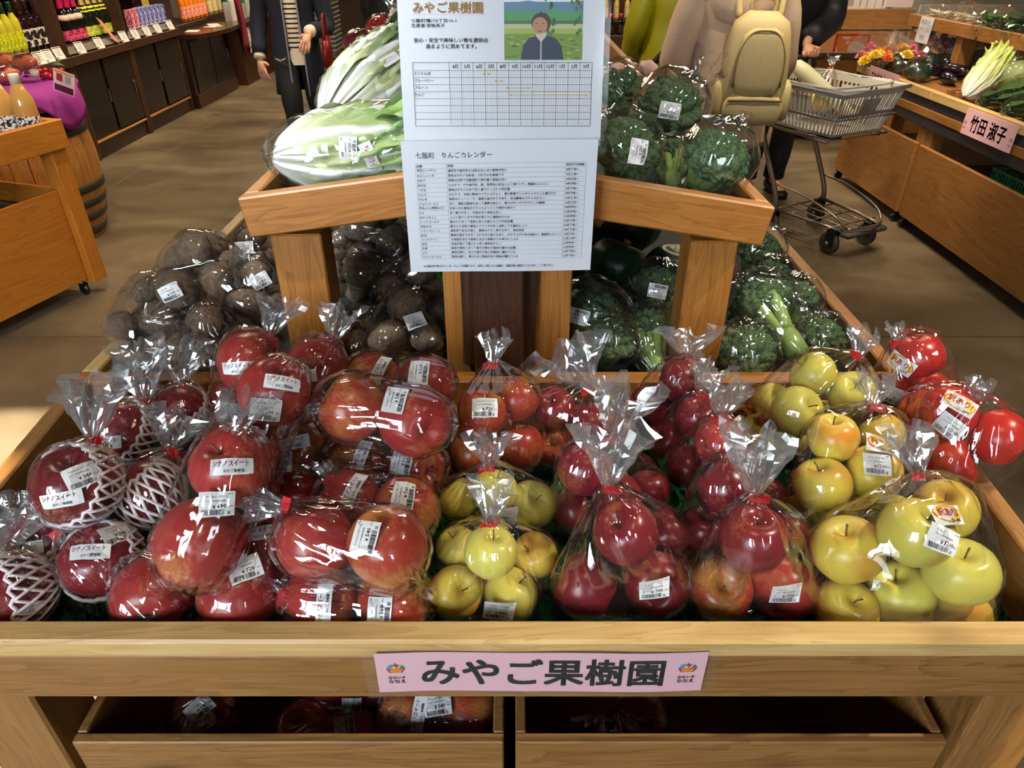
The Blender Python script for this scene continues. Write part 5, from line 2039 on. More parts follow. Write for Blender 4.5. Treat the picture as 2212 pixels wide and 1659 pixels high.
def printed(name, base, ink, scale=60.0, thr=0.55):
    """flat print: blobs of ink on a paper ground"""
    if name in MATS:
        return MATS[name]
    t = NT(name)
    vo = t.add('TexVoronoi', Scale=scale, Randomness=1.0)
    t.link(t.coords((1, 1, 1.0)), vo.inputs['Vector'])
    f = t.math('GREATER_THAN', vo.outputs['Distance'], thr)
    t.link(t.mix(f, lin(base), lin(ink)), t.b.inputs['Base Color'])
    t.b.inputs['Roughness'].default_value = 0.45
    MATS[name] = t.m
    return t.m


bottle_meshes('yellow', WINE, WCAP, lab_std, glass_mat('pale_wine', (188, 178, 46)), plain('green_capsule', (22, 78, 58), 0.35), printed('yellow_grape_label', (224, 216, 24), (150, 170, 30), 70, 0.5))
bottle_meshes('dark', WINE, WCAP, lab_std, glass_mat('red_wine', (34, 10, 16)), plain('maroon_capsule', (58, 28, 32), 0.35), printed('black_swirl_label', (36, 30, 28), (214, 206, 196), 34, 0.62))
bottle_meshes('clear', WINE, WCAP, lab_std, glass_mat('green_wine', (46, 52, 26)), plain('green_capsule', (22, 78, 58), 0.35), printed('green_grape_label', (150, 190, 74), (206, 220, 150), 60, 0.45))
bottle_meshes('pink', SPARK, SCAP, lab_low, glass_mat('black_glass', (12, 12, 12)), plain('pink_foil', (222, 42, 100), 0.3, 0.5), printed('raspberry_label', (150, 20, 60), (222, 90, 130), 75, 0.5))
bottle_meshes('gold', SPARK, SCAP, lab_low, glass_mat('dark_green_glass', (18, 26, 12)), plain('gold_foil', (224, 196, 120), 0.3, 0.6), printed('muscat_label', (150, 168, 44), (206, 214, 90), 75, 0.5))
bottle_meshes('black', WINE, WCAP, lab_std, glass_mat('black_glass', (12, 12, 12)), plain('tan_capsule', (198, 158, 96), 0.4), plain('charcoal_label', (54, 48, 44), 0.5))
bottle_meshes('amber', WINE, WCAP, lab_std, glass_mat('amber_juice', (206, 178, 96)), plain('green_cap', (24, 80, 50), 0.35), plain('straw_label', (214, 196, 140), 0.5))
bottle_meshes('orange', WINE, WCAP, lab_std, glass_mat('orange_liqueur', (236, 130, 26), 0.1), plain('gold_cap', (206, 160, 60), 0.3, 0.6), printed('coral_label', (232, 84, 92), (250, 190, 150), 90, 0.5))
COLLAR = plain('cream_collar', (238, 214, 196), 0.5)
collar_me = MB().add(lathe([(0.031, 0.212), (0.0425, 0.175), (0.0445, 0.150), (0.0440, 0.150)], 18, cap=False)).mesh('neck_collar', COLLAR, True)
ycollar_me = MB().add(lathe([(0.029, 0.222), (0.0385, 0.190), (0.0385, 0.186)], 18, cap=False)).mesh('neck_collar', plain('lime_collar', (222, 220, 60), 0.4), True)


def shelf_at(px, X=-3.40, Z=0.816):
    """stand on the shelf behind the ledge, in line with a picture column"""
    u = (px - CXP) / FPX
    # solve for the depth where the column meets X at height Z
    t = X / u
    z = Z - CAMH
    # depth t along the axis, point (X, y, z): t = y*cos - z*sin
    y = (t + z * _SP) / _CP
    return V((X, y, Z))


for k, x in enumerate((4, 20, 36, 52)):
    put_bottle('yellow', shelf_at(x), 'wine_bottle', '%s yellow labelled bottle from the picture edge, green capsule, front row' % ORD[k], 'yellow labelled wine bottles')
for k, x in enumerate((12, 30)):
    put_bottle('yellow', shelf_at(x, -3.52), 'wine_bottle', '%s yellow labelled bottle from the picture edge, back row' % ORD[k], 'yellow labelled wine bottles')
for k, x in enumerate((68, 83, 98)):
    put_bottle('dark', shelf_at(x), 'wine_bottle', '%s red wine bottle with white swirl label after the yellow ones' % ORD[k], 'swirl labelled wine bottles')
put_bottle('clear', shelf_at(116), 'wine_bottle', 'single wine bottle with green capsule and green grape label', None, s=1.08)
for k, x in enumerate((152, 166, 180)):
    b = put_bottle('pink', shelf_at(x), 'sparkling_bottle', '%s pink foil bottle with cream collar from the divider, front row' % ORD[k], 'pink foil bottles')
    link('neck_collar', collar_me, b)
for k, x in enumerate((156, 171)):
    b = put_bottle('pink', shelf_at(x, -3.53), 'sparkling_bottle', '%s pink foil bottle from the divider, back row' % ORD[k], 'pink foil bottles')
    link('neck_collar', collar_me, b)
for k, x in enumerate((196, 209, 222, 234)):
    b = put_bottle('gold', shelf_at(x), 'sparkling_bottle', '%s gold foil bottle with lime collar, counted from the pink ones' % ORD[k], 'gold foil bottles')
    link('neck_collar', ycollar_me, b)
for k, x in enumerate((250, 263)):
    put_bottle('black', shelf_at(x), 'wine_bottle', '%s black wine bottle with tan capsule after the gold foil bottles' % ORD[k], 'black wine bottles')
for k, x in enumerate((300, 308)):
    put_bottle('dark', shelf_at(x, -3.47), 'wine_bottle', '%s dark bottle standing behind the rose cartons' % ORD[k], 'dark bottles behind the boxes')
for k, x in enumerate((318, 326, 334, 342, 350, 358)):
    put_bottle('amber', shelf_at(x, -3.50), 'juice_bottle', '%s straw coloured bottle behind the violet cartons' % ORD[k], 'straw coloured bottles')
BOXP = [printed('violet_box_print', (206, 210, 240), (92, 92, 176), 60, 0.5), printed('rose_box_print', (238, 200, 210), (206, 60, 96), 60, 0.5)]
box_me = [MB().add(cbox(0.055, 0.055, 0.15, 0.002)).mesh('gift_box', m) for m in BOXP]
for k, x in enumerate((286, 295, 304, 313, 322, 331, 340, 349, 358)):
    p = shelf_at(x, -3.36)
    o = inst('gift_box', box_me[1] if k < 2 else box_me[0], Matrix.Translation(p + V((0, 0, 0.0755))))
    tag(o, '%s rose patterned carton at the start of the carton row' % ORD[k] if k < 2 else '%s violet patterned carton after the rose ones' % ORD[k - 2], 'carton', 'small rose cartons' if k < 2 else 'small violet cartons')

CARD = plain('price_card', (236, 222, 214), 0.5)


def price_card(px, X, Z, label, w=0.075, h=0.085, face=(1, -0.35, 0.45), top=None, name='price_card'):
    p = shelf_at(px, X, Z)
    n = V(face).normalized()
    ex = V((0, 0, 1)).cross(n).normalized()
    ey = n.cross(ex)
    t = thing(name, label, 'price card', tuple(p), 0, 'white price cards on the wine shelves')
    fn, _ = sheet_frame(p, ex, ey)
    MB().add(([fn(-w / 2, 0, 0), fn(w / 2, 0, 0), fn(w / 2, h, 0), fn(-w / 2, h, 0), fn(-w / 2, 0, 0.002), fn(w / 2, 0, 0.002), fn(w / 2, h, 0.002), fn(-w / 2, h, 0.002)],
              [(3, 2, 1, 0), (4, 5, 6, 7), (0, 1, 5, 4), (1, 2, 6, 5), (2, 3, 7, 6), (3, 0, 4, 7)])).build('card', CARD, t)
    g = Flat()
    g.rect(-w * 0.44, w * 0.44, h * 0.88, h * 0.95, 0, 0.0026)
    for k, q in enumerate((0.72, 0.56, 0.42, 0.28)):
        g.rect(-w * (0.30 - 0.05 * (k % 2)), w * (0.34 - 0.06 * (k % 3)), h * q, h * (q + 0.045), 1, 0.0026)
    g.rect(-w * 0.42, -w * 0.27, h * 0.06, h * 0.17, 0, 0.0026)
    g.place(fn).build('lettering', [INK, INK_GREY], t)


for x, lab in ((93, 'price card beneath the swirl labelled bottles'), (112, 'price card with a green picture beneath the single grape bottle'), (134, 'price card at the end of the first wine shelf'),
               (180, 'price card beneath the pink foil bottles'), (220, 'price card beneath the gold foil bottles'), (273, 'price card beneath the black bottles'),
               (297, 'price card beneath the rose cartons'), (322, 'price card in the middle of the carton row'), (345, 'patterned price card beneath the violet cartons'), (372, 'price card at the end of the carton row')):
    price_card(x, XF + 0.016, 0.757, lab)
# tall coral card
t = thing('promotion_card', 'tall coral promotion card leaning between gold and black bottles', 'price card', tuple(shelf_at(252, XF + 0.018, 0.757)))
p = V(t.location)
MB().add(([p + V(q) for q in ((0, -0.02, 0.03), (0, 0.05, 0.0), (-0.10, 0.05, 0.17), (-0.10, -0.02, 0.20), (0.002, -0.02, 0.032), (0.002, 0.05, 0.002), (-0.098, 0.05, 0.172), (-0.098, -0.02, 0.202))],
          [(3, 2, 1, 0), (4, 5, 6, 7), (0, 1, 5, 4), (1, 2, 6, 5), (2, 3, 7, 6), (3, 0, 4, 7)])).build('card', plain('coral_card', (216, 122, 96), 0.5), t)

# half-round counter with orange bottles
hc = thing('half_round_counter', 'dark half-round counter with leaflets and orange bottles', 'counter', (-3.45, 8.30, 0))
bbox_board('carcass', -3.83, -3.24, 7.70, 8.92, 0.0, 0.655, W_BLACK, hc)
for a, b in ((7.78, 8.30), (8.32, 8.84)):
    MB().add(bx(-3.2395, -3.228, a, b, 0.14, 0.62, 0.002)).build('door', DOORM, hc)
for y in (7.86, 8.76):
    MB().add(bx(-3.2275, -3.220, y, y + 0.014, 0.34, 0.44, 0.002)).build('handle', METAL, hc)
bbox_board('kick_board', -3.2395, -3.225, 7.72, 8.90, 0.0, 0.135, W_DARK, hc)
pts = [(-3.83, 7.68), (-3.14, 7.68)] + [(-3.14 + 0.16 * math.cos(a) , 8.31 + 0.63 * math.sin(a)) for a in [(-0.5 + k / 14) * math.pi * 0.98 for k in range(15)]] + [(-3.14, 8.94), (-3.83, 8.94)]
n = len(pts)
MB().add(([(x, y, z) for z in (0.656, 0.695) for x, y in pts], [tuple(range(n - 1, -1, -1)), tuple(range(n, 2 * n))] + [(k, (k + 1) % n, n + (k + 1) % n, n + k) for k in range(n)])).build('counter_top', plain('polished_top', (58, 34, 26), 0.18), hc)
bbox_board('riser', -3.83, -3.42, 7.75, 8.88, 0.6955, 0.74, W_BLACK, hc)
for k, x in enumerate((398, 407, 416, 425, 434, 443)):
    put_bottle('orange', shelf_at(x, -3.48, 0.741), 'liqueur_bottle', '%s glowing orange bottle in the front row on the half-round counter' % ORD[k], 'orange bottles')
for k, x in enumerate((402, 411, 420, 429, 438)):
    put_bottle('orange', shelf_at(x, -3.60, 0.741), 'liqueur_bottle', '%s glowing orange bottle in the back row on the half-round counter' % ORD[k], 'orange bottles')
for k, x in enumerate((455, 465, 475)):
    put_bottle('amber', shelf_at(x, -3.50, 0.741), 'liqueur_bottle', '%s pale gold bottle after the orange ones on the counter' % ORD[k], 'pale gold bottles')
for k, (x, y, r, lab) in enumerate(((-3.25, 7.98, 0.2, 'white leaflet near the corner of the half-round counter'), (-3.20, 8.42, -0.3, 'white leaflet in the middle of the half-round counter'), (-3.27, 8.62, 0.5, 'white leaflet by the pale gold bottles'))):
    o = inst('leaflet', MB().add(cbox(0.12, 0.19, 0.002, 0.0005)).mesh('leaflet', CARD), Matrix.Translation((x, y, 0.697)) @ Matrix.Rotation(r, 4, 'Z'))
    tag(o, lab, 'leaflet')

# low cabinet beyond with packets, red cloth and a notice
lc = thing('low_cabinet', 'low brown cabinet with wrapped packets beyond the half-round counter', 'cabinet', (-3.45, 9.7, 0))
bbox_board('carcass', -3.83, -3.16, 9.06, 10.45, 0.0, 0.62, W_DARK, lc)
bbox_board('top', -3.83, -3.13, 9.04, 10.47, 0.6205, 0.66, W_DARK, lc)
rnd = random.Random(5)
PKT = [plain('grey_packet', (176, 168, 156), 0.4), plain('green_packet', (40, 128, 92), 0.35), plain('white_packet', (226, 220, 214), 0.4)]
for k in range(14):
    y = 9.14 + 0.095 * k
    h = rnd.uniform(0.16, 0.24)
    o = inst('packet', MB().add(cbox(0.05, 0.075, h, 0.006, 2)).mesh('packet', PKT[k % 3]), Matrix.Translation((-3.28 - 0.03 * (k % 2), y, 0.661 + h / 2)))
    tag(o, '%s packet on the low brown cabinet, %s of its colour from the counter' % (('grey', 'green', 'white')[k % 3], ORD[k // 3]), 'packet', '%s packets on the low cabinet' % ('grey', 'green', 'white')[k % 3])
CLOTHR = plain('maroon_cloth', (112, 22, 44), 0.8, var=0.15, scale=12)
vs, fs = [], []
for j in range(13):
    for i in range(13):
        s, q = i / 12, j / 12
        vs.append((-3.12 + 0.03 * math.sin(9 * s + 4 * q) + 0.02 * q, 8.97 + 0.16 * s + 0.05 * q, 0.98 - 0.62 * q + 0.05 * math.sin(5 * s)))
for j in range(12):
    for i in range(12):
        k = j * 13 + i
        fs.append((k, k + 1, k + 14, k + 13))
o = MB().add((vs, fs)).build('hanging_cloth', CLOTHR, None, True)
tag(o, 'maroon cloth hanging beside the half-round counter', 'cloth')
o.modifiers.new('thick', 'SOLIDIFY').thickness = 0.004
t = thing('cabinet_notice', 'white handwritten notice on the low brown cabinet', 'notice', (-3.155, 9.35, 0.32))
MB().add(bx(-3.1595, -3.157, 9.26, 9.44, 0.32, 0.60, 0.0005)).build('card', CARD, t)
g = Flat()
for k in range(4):
    g.rect(-0.06, 0.05 - 0.01 * k, 0.05 + 0.055 * k, 0.065 + 0.055 * k, 0, 0.0008)
fn, _ = sheet_frame((-3.157, 9.35, 0.32), (0, 1, 0), (0, 0, 1))
g.place(fn).build('lettering', [INK_GREY], t)

# far counters along the aisle and a roll cage
fc = thing('far_counter', 'long brown counter at the far end of the wine aisle', 'counter', (-2.95, 12.8, 0))
for k in range(4):
    bbox_board('panel', -2.68, -2.65, 10.75 + 1.1 * k, 11.83 + 1.1 * k, 0.0, 0.72, W_DARK, fc)
bbox_board('top', -3.4, -2.62, 10.72, 15.2, 0.7205, 0.76, W_DARK, fc)
rnd = random.Random(9)
SNK = [plain('white_pack', (236, 220, 210), 0.4), plain('red_pack', (206, 40, 40), 0.4), plain('orange_pack', (222, 130, 60), 0.4)]
for k in range(16):
    h = rnd.uniform(0.12, 0.26)
    o = inst('snack_box', MB().add(cbox(0.14, 0.16, h, 0.004)).mesh('snack_box', SNK[k % 3]), Matrix.Translation((-2.75 - 0.2 * (k % 2), 10.85 + 0.26 * k, 0.761 + h / 2)))
    tag(o, '%s snack box on the far brown counter, %s of its colour' % (('white', 'red', 'orange')[k % 3], ORD[k // 3]), 'snack box', '%s snack boxes on the far counter' % ('white', 'red', 'orange')[k % 3])
rc = thing('basket_stack', 'tall stack of grey shopping baskets on a wheeled base in the aisle', 'basket stack', (-2.52, 10.6, 0))
BASK = plain('grey_basket_plastic', (150, 146, 138), 0.45)
for k in range(16):
    z = 0.22 + 0.055 * k
    MB().add(tube([(-2.52 + a * 0.16, 10.6 + b * 0.22, z) for a, b in ((-1, -1), (1, -1), (1, 1), (-1, 1))], 0.014, 6, closed=True)).build('basket_rim', BASK, rc)
MB().add(bx(-2.66, -2.38, 10.41, 10.79, 0.12, 0.21, 0.01)).add(bx(-2.67, -2.37, 10.40, 10.80, 0.215, 1.08, 0.02)).build('basket_body', plain('grey_basket_shade', (112, 108, 100), 0.5), rc)
for a in (-0.11, 0.11):
    for b in (-0.15, 0.15):
        MB().add(lathe([(0.045, -0.012), (0.05, 0.0), (0.045, 0.012)], 14), 0, Matrix.Translation((-2.52 + a, 10.6 + b, 0.05)) @ Matrix.Rotation(math.pi / 2, 4, 'Y')).add(bx(-2.53 + a, -2.51 + a, 10.59 + b, 10.61 + b, 0.05, 0.125)).build('caster', BLACKP, rc)

# ------------------------------------------------------------------ oak barrel with purple cloth
BC = V((-2.75, 4.05, 0))
br = thing('oak_barrel', 'oak wine barrel with dark iron hoops beside the juice cart', 'barrel', tuple(BC))


def bar_r(z):
    return 0.285 + 0.075 * math.sin(math.pi * min(max(z / 0.83, 0), 1)) ** 0.9


NS = 26
for k in range(NS):
    a0 = 2 * math.pi * (k + 0.02) / NS
    a1 = 2 * math.pi * (k + 0.98) / NS
    rings = []
    for j in range(11):
        z = 0.83 * j / 10
        r = bar_r(z)
        rings.append([(r * math.cos(a), r * math.sin(a), z) for a in (a0, (a0 + a1) / 2, a1)] + [((r - 0.02) * math.cos(a), (r - 0.02) * math.sin(a), z) for a in (a1, a0)])
    am = (a0 + a1) / 2
    vs, fs = loft(rings)
    # grain runs along the stave: the piece is turned so that its own X is upright
    Mx = Matrix(((0, 0, 1, 0), (0, 1, 0, 0), (-1, 0, 0, 0), (0, 0, 0, 1)))
    me = MB().add(([Mx @ V(v) for v in vs], fs)).mesh('stave', W_BARREL, False)
    link('stave', me, br, None, Mx.inverted())
MB().add(lathe([(0.26, 0.775), (0.262, 0.79)], 32), 0, Matrix.Translation(BC)).build('head', W_BARREL, br)
HOOP = plain('hoop_iron', (66, 64, 58), 0.55, 0.6, var=0.2, scale=25)
for z in (0.02, 0.11, 0.19, 0.275, 0.58, 0.675, 0.765):
    h = 0.042
    MB().add(lathe([(bar_r(z) + 0.0005, z - 0.002), (bar_r(z) + 0.004, z), (bar_r(z + h) + 0.004, z + h), (bar_r(z + h) + 0.0005, z + h + 0.002)], 40, cap=False), 0, Matrix.Translation(BC)).build('hoop', HOOP, br, True)
PURP = plain('purple_cloth', (146, 34, 138), 0.8, var=0.12, scale=15)
vs, fs = [], []
NR, NA = 16, 72
for j in range(NR + 1):
    s = j / NR
    for i in range(NA):
        a = 2 * math.pi * i / NA
        drop = 0.050 + 0.17 * max(0, math.cos(a + 0.20)) ** 12 + 0.025 * math.sin(4 * a + 1)
        if s < 0.6:
            r, z = 0.30 * s / 0.6, 0.838 + 0.006 * math.sin(5 * a) * s
        else:
            q = (s - 0.6) / 0.4
            r = 0.30 + 0.055 * min(1, q * 2.5) + 0.018 * math.sin(9 * a) * q + 0.02 * q
            z = 0.838 - drop * q ** 1.15
        vs.append((BC.x + r * math.cos(a), BC.y + r * math.sin(a), z))
for j in range(NR):
    for i in range(NA):
        i2 = (i + 1) % NA
        fs.append((j * NA + i, j * NA + i2, (j + 1) * NA + i2, (j + 1) * NA + i))
o = MB().add((vs, fs)).build('barrel_cloth', PURP, None, True)
tag(o, 'purple cloth draped over the oak barrel', 'cloth')
o.modifiers.new('thick', 'SOLIDIFY').thickness = 0.003
# picture card hung on the cloth
p = PT(138, 178, 3.66)
t = thing('barrel_card', 'small printed card pinned to the purple cloth', 'price card', tuple(p))
fn, _ = sheet_frame(p, V((0.95, -0.3, -0.25)), V((0.25, 0.1, 0.95)))
Flat().rect(-0.065, 0.065, -0.055, 0.055, 0, 0).rect(-0.058, 0.058, -0.05, -0.018, 1, 0.001).rect(-0.045, -0.008, 0.0, 0.036, 2, 0.001).rect(0.008, 0.045, 0.0, 0.036, 3, 0.001).rect(-0.058, 0.058, 0.04, 0.05, 4, 0.001).place(fn).build('card', [CARD, plain('plum_print', (110, 26, 84), 0.5), plain('print_crimson', (180, 50, 80), 0.5), plain('print_grey', (170, 170, 176), 0.5), plain('print_orange', (226, 150, 70), 0.5)], t)
# wrapped rolls, posies and a berry bunch on the cloth
ROLL = plain('orange_roll', (206, 106, 54), 0.4, var=0.2, vary_obj=0.15)
PINKL = plain('pale_pink_label', (232, 190, 204), 0.45)
rnd = random.Random(21)
for k, (dx, dy, rz) in enumerate(((-0.17, 0.03, 0.4), (-0.10, -0.12, 0.7), (0.0, 0.10, -0.5), (0.06, -0.06, 0.5), (-0.06, 0.0, 0.2), (0.13, 0.06, -0.3), (-0.2, -0.1, 0.9), (0.0, -0.19, 0.3))):
    up = 0.05 * (k % 3 == 2)
    c = BC + V((dx, dy, 0.884 + up))
    d = V((math.cos(rz), math.sin(rz), 0.15))
    t = thing('wrapped_roll', 'wrapped orange roll ' + ('at the far edge of the heap', 'near the juice bottles, lying crosswise', 'on top at the back of the heap', 'next to the red berries', 'in the middle of the heap', 'at the cloth edge towards the wine shelf', 'at the picture edge on the heap', 'at the front of the heap behind the bottles')[k], 'wrapped roll', (c.x, c.y, c.z - 0.04), 0, 'wrapped rolls on the barrel')
    M = Matrix.Translation(c) @ frame_to(d)
    MB().add(ellipsoid((0, 0, 0), 0.10, 0.036, 0.036, 3), 0, M).build('roll', ROLL, t, True)
    h = Hull([(M @ V((x, 0, 0)), 0.037) for x in (-0.06, 0, 0.06)], [M @ V((0.13, 0, 0.02)), M @ V((-0.13, 0, 0.02))])
    MB().add(film_shell(h, d, 300 + k, nu=28, nv=20, pleat=0.004, lump=0.004)).build('film_wrap', FILM, t)
    MB().add(cbox(0.075, 0.05, 0.002, 0.0005), 0, M @ Matrix.Translation((0.01, -0.012, 0.043))).build('pink_label', PINKL, t)
BERRY = plain('red_berry', (178, 14, 36), 0.2, spec=0.7)
bp_ = PT(112, 166, 3.86)
bp_.z = 0.862
t = thing('berry_bunch', 'bunch of glossy red berries with a green leaf at the cloth edge', 'berries', (bp_.x, bp_.y, 0.842))
bme = MB().add(ico(2, 0.017)).mesh('berry', BERRY, True)
for k in range(16):
    inst('berry', bme, Matrix.Translation(bp_ + V((rnd.uniform(-0.055, 0.055), rnd.uniform(-0.03, 0.03), 0.0 + 0.022 * (k % 2)))), t)
MB().add(([bp_ + V(q) for q in ((-0.03, 0.03, 0.04), (0.02, 0.0, 0.055), (0.08, 0.02, 0.045), (0.03, 0.05, 0.06), (-0.03, 0.03, 0.042), (0.02, 0.0, 0.057), (0.08, 0.02, 0.047), (0.03, 0.05, 0.062))], [(0, 1, 2, 3), (7, 6, 5, 4), (0, 4, 5, 1), (1, 5, 6, 2), (2, 6, 7, 3), (3, 7, 4, 0)])).build('leaf', LEAFG, t)
for k, (px, py) in enumerate(((28, 152), (78, 168))):
    c = PT(px, py, 3.80)
    c.z = max(c.z, 0.875)
    t = thing('flower_posy', ('pale rose posy at the picture edge among the wrapped rolls', 'pale rose posy beside the red berries')[k], 'posy', (c.x, c.y, c.z - 0.035), 0, 'rose posies on the barrel')
    for j in range(3):
        MB().add(lathe([(0.006, -0.02), (0.02 - 0.004 * j, 0.0), (0.024 - 0.005 * j, 0.022 + 0.004 * j), (0.020 - 0.005 * j, 0.024 + 0.004 * j)], 10, cap=False), 0, Matrix.Translation(c)).build('petal_ring', plain('rose_petal', (226, 196, 186), 0.6), t, True)
    for j in range(5):
        a = j * 1.256
        MB().add(([c + V((0.02 * math.cos(a), 0.02 * math.sin(a), -0.01)), c + V((0.045 * math.cos(a + 0.4), 0.045 * math.sin(a + 0.4), 0.004)), c + V((0.062 * math.cos(a), 0.062 * math.sin(a), -0.006)), c + V((0.045 * math.cos(a - 0.4), 0.045 * math.sin(a - 0.4), 0.004))], [(0, 1, 2, 3)])).build('leaf', plain('dark_leaf', (46, 70, 40), 0.5), t)

# ------------------------------------------------------------------ juice cart at the left edge
jc = thing('juice_cart', 'orange plywood cart on casters holding juice bottles at the left edge', 'display cart', (-2.03, 3.28, 0), math.radians(-17.5))
for y0 in (-0.06, -1.05):
    bbox_board('post', -0.075, 0.0, y0 - 0.02, y0 + 0.06, 0.062, 0.699, W_ORANGE, jc, local=True)
    bbox_board('post', -0.75, -0.68, y0 - 0.02, y0 + 0.06, 0.062, 0.699, W_ORANGE, jc, local=True)
bbox_board('top_rail', -0.005, 0.029, -1.10, 0.004, 0.7, 0.82, W_ORANGE, jc, local=True)
bbox_board('top_rail', -0.78, -0.0055, -0.03, 0.004, 0.7, 0.82, W_ORANGE, jc, local=True)
bbox_board('tray_panel', -0.76, -0.031, -1.09, -0.031, 0.745, 0.76, W_ORANGE, jc, local=True)
bbox_board('side_panel', -0.055, -0.04, -0.99, -0.0805, 0.075, 0.52, W_ORANGE, jc, local=True)
bbox_board('end_panel', -0.679, -0.0755, -0.06, -0.045, 0.075, 0.52, W_ORANGE, jc, local=True)
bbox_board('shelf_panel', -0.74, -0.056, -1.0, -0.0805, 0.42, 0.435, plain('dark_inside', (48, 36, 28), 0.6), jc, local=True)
MB().add(box(0.0292, 0.031, -0.62, -0.42, 0.745, 0.775)).build('grip_slot', plain('slot_grey', (88, 78, 70), 0.6), jc, local=True)
for y in (-0.10, -0.98):
    for x in (-0.06, -0.68):
        cs = MB().add(lathe([(0.022, -0.011), (0.028, -0.006), (0.028, 0.006), (0.022, 0.011)], 16), 0, Matrix.Translation((x, y, 0.0285)) @ Matrix.Rotation(math.pi / 2, 4, 'X')).add(bx(x - 0.016, x + 0.016, y - 0.014, y - 0.0115, 0.028, 0.0615)).add(bx(x - 0.016, x + 0.016, y + 0.0115, y + 0.014, 0.028, 0.0615))
        cs.build('caster', [BLACKP], jc, local=True)
JUICE = glass_mat('cloudy_juice', (206, 158, 84), 0.12)
bottle_meshes('juice', [(0.038, 0.0), (0.046, 0.006), (0.046, 0.125), (0.043, 0.15), (0.026, 0.195), (0.018, 0.215), (0.018, 0.218)], [(0.0205, 0.212), (0.0205, 0.245), (0.0195, 0.248), (0.0, 0.2485)], [(0.0466, 0.01), (0.0466, 0.085)], JUICE, plain('white_cap', (230, 224, 212), 0.4), printed('farm_label', (240, 238, 232), (26, 26, 28), 105, 0.56))
for px, py, tt, lab in ((72, 232, 3.02, 'juice bottle with white cap nearest the cart corner'), (18, 226, 2.98, 'juice bottle with white cap second from the cart corner'), (-34, 222, 2.95, 'juice bottle with white cap at the picture edge')):
    k_ = (72, 18, -34).index(px)
    p = V((-2.03, 3.28, 0.761)) + V((0.954, -0.301, 0)) * (-0.058 - 0.105 * k_) + V((0.301, 0.954, 0)) * (-0.085 - 0.015 * k_)
    put_bottle('juice', p, 'juice_bottle', lab, 'juice bottles in the cart', s=1.02)

# ------------------------------------------------------------------ vegetable stands on the right
SX = 2.36
DSTRIP = plain('gap_shade', (52, 46, 46), 0.6)  # dark strips paint the shade in the gaps between the boards


def veg_stand(label, y0, y1):
    t = thing('vegetable_stand', label, 'display stand', (SX + 0.4, (y0 + y1) / 2, 0), 0, 'vegetable stands on the right')
    e = 0.004
    bbox_board('front_rail', SX, SX + 0.035, y0 + e, y1 - e, 0.725, 0.772, W_PALE, t)
    bbox_board('upper_gap_shade', SX + 0.012, SX + 0.03, y0 + e, y1 - e, 0.675, 0.7245, DSTRIP, t)
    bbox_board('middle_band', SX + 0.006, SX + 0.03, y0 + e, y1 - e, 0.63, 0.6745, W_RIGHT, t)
    bbox_board('lower_gap_shade', SX + 0.012, SX + 0.03, y0 + e, y1 - e, 0.575, 0.6295, DSTRIP, t)
    for y in (y0 + e, y1 - e - 0.075):
        bbox_board('leg', SX + 0.0305, SX + 0.10, y, y + 0.075, 0.062, 0.7245, W_RIGHT, t)
        bbox_board('leg', SX + 0.76, SX + 0.83, y, y + 0.075, 0.062, 0.98, W_RIGHT, t)
        bbox_board('end_rail', SX + 0.10, SX + 0.76, y, y + 0.03, 0.66, 0.78, W_RIGHT, t)
    board('bed_panel', (SX + 0.41, y0 + 0.04, 0.745), (SX + 0.41, y1 - 0.04, 0.745), 0.78, 0.014, W_RIGHT, t, up=V((-0.16, 0, 1)))
    # bin below
    bbox_board('bin_front', SX + 0.005, SX + 0.0295, y0 + 0.02, y1 - 0.02, 0.07, 0.485, W_RIGHT, t)
    bbox_board('bin_bottom', SX + 0.03, SX + 0.70, y0 + 0.085, y1 - 0.085, 0.07, 0.085, W_RIGHT, t)
    bbox_board('bin_back', SX + 0.7005, SX + 0.715, y0 + 0.085, y1 - 0.085, 0.07, 0.57, W_DARK, t)
    for y in (y0 + 0.05, y1 - 0.06):
        MB().add(lathe([(0.022, -0.011), (0.028, -0.005), (0.028, 0.005), (0.022, 0.011)], 16), 0, Matrix.Translation((SX + 0.03, y, 0.0285)) @ Matrix.Rotation(math.pi / 2, 4, 'X')).add(bx(SX + 0.01, SX + 0.05, y - 0.02, y + 0.02, 0.0575, 0.0695)).build('caster', BLACKP, t)
        MB().add(tube([(SX - 0.005, y - 0.01, 0.045), (SX + 0.02, y, 0.05)], 0.006)).build('brake_lever', METAL, t)
    return t


veg_stand('wooden vegetable stand nearest on the right with a green crate in its bin', 2.62, 4.22)
veg_stand('wooden vegetable stand behind the cart with pumpkins and flowers', 4.22, 5.24)

# upper shelf of the stands
us = thing('upper_shelf', 'raised wooden shelf with leafy greens above the right stands', 'shelf', (2.95, 4.6, 0.7))
bbox_board('shelf_rail', 2.74, 2.775, 3.4, 5.46, 0.985, 1.06, W_RIGHT, us)
bbox_board('shelf_bed', 2.7755, 3.30, 3.4, 5.46, 0.985, 1.0, W_RIGHT, us)
for y in (5.28, 4.78, 4.22):
    bbox_board('post', 2.765, 2.86, y, y + 0.075, 0.755, 0.9845, W_RIGHT, us)
    bbox_board('back_post', 3.22, 3.29, y, y + 0.075, 0.0, 0.9845, W_RIGHT, us)
bbox_board('end_post', 2.765, 2.86, 5.3555, 5.44, 0.0, 0.9845, W_RIGHT, us)


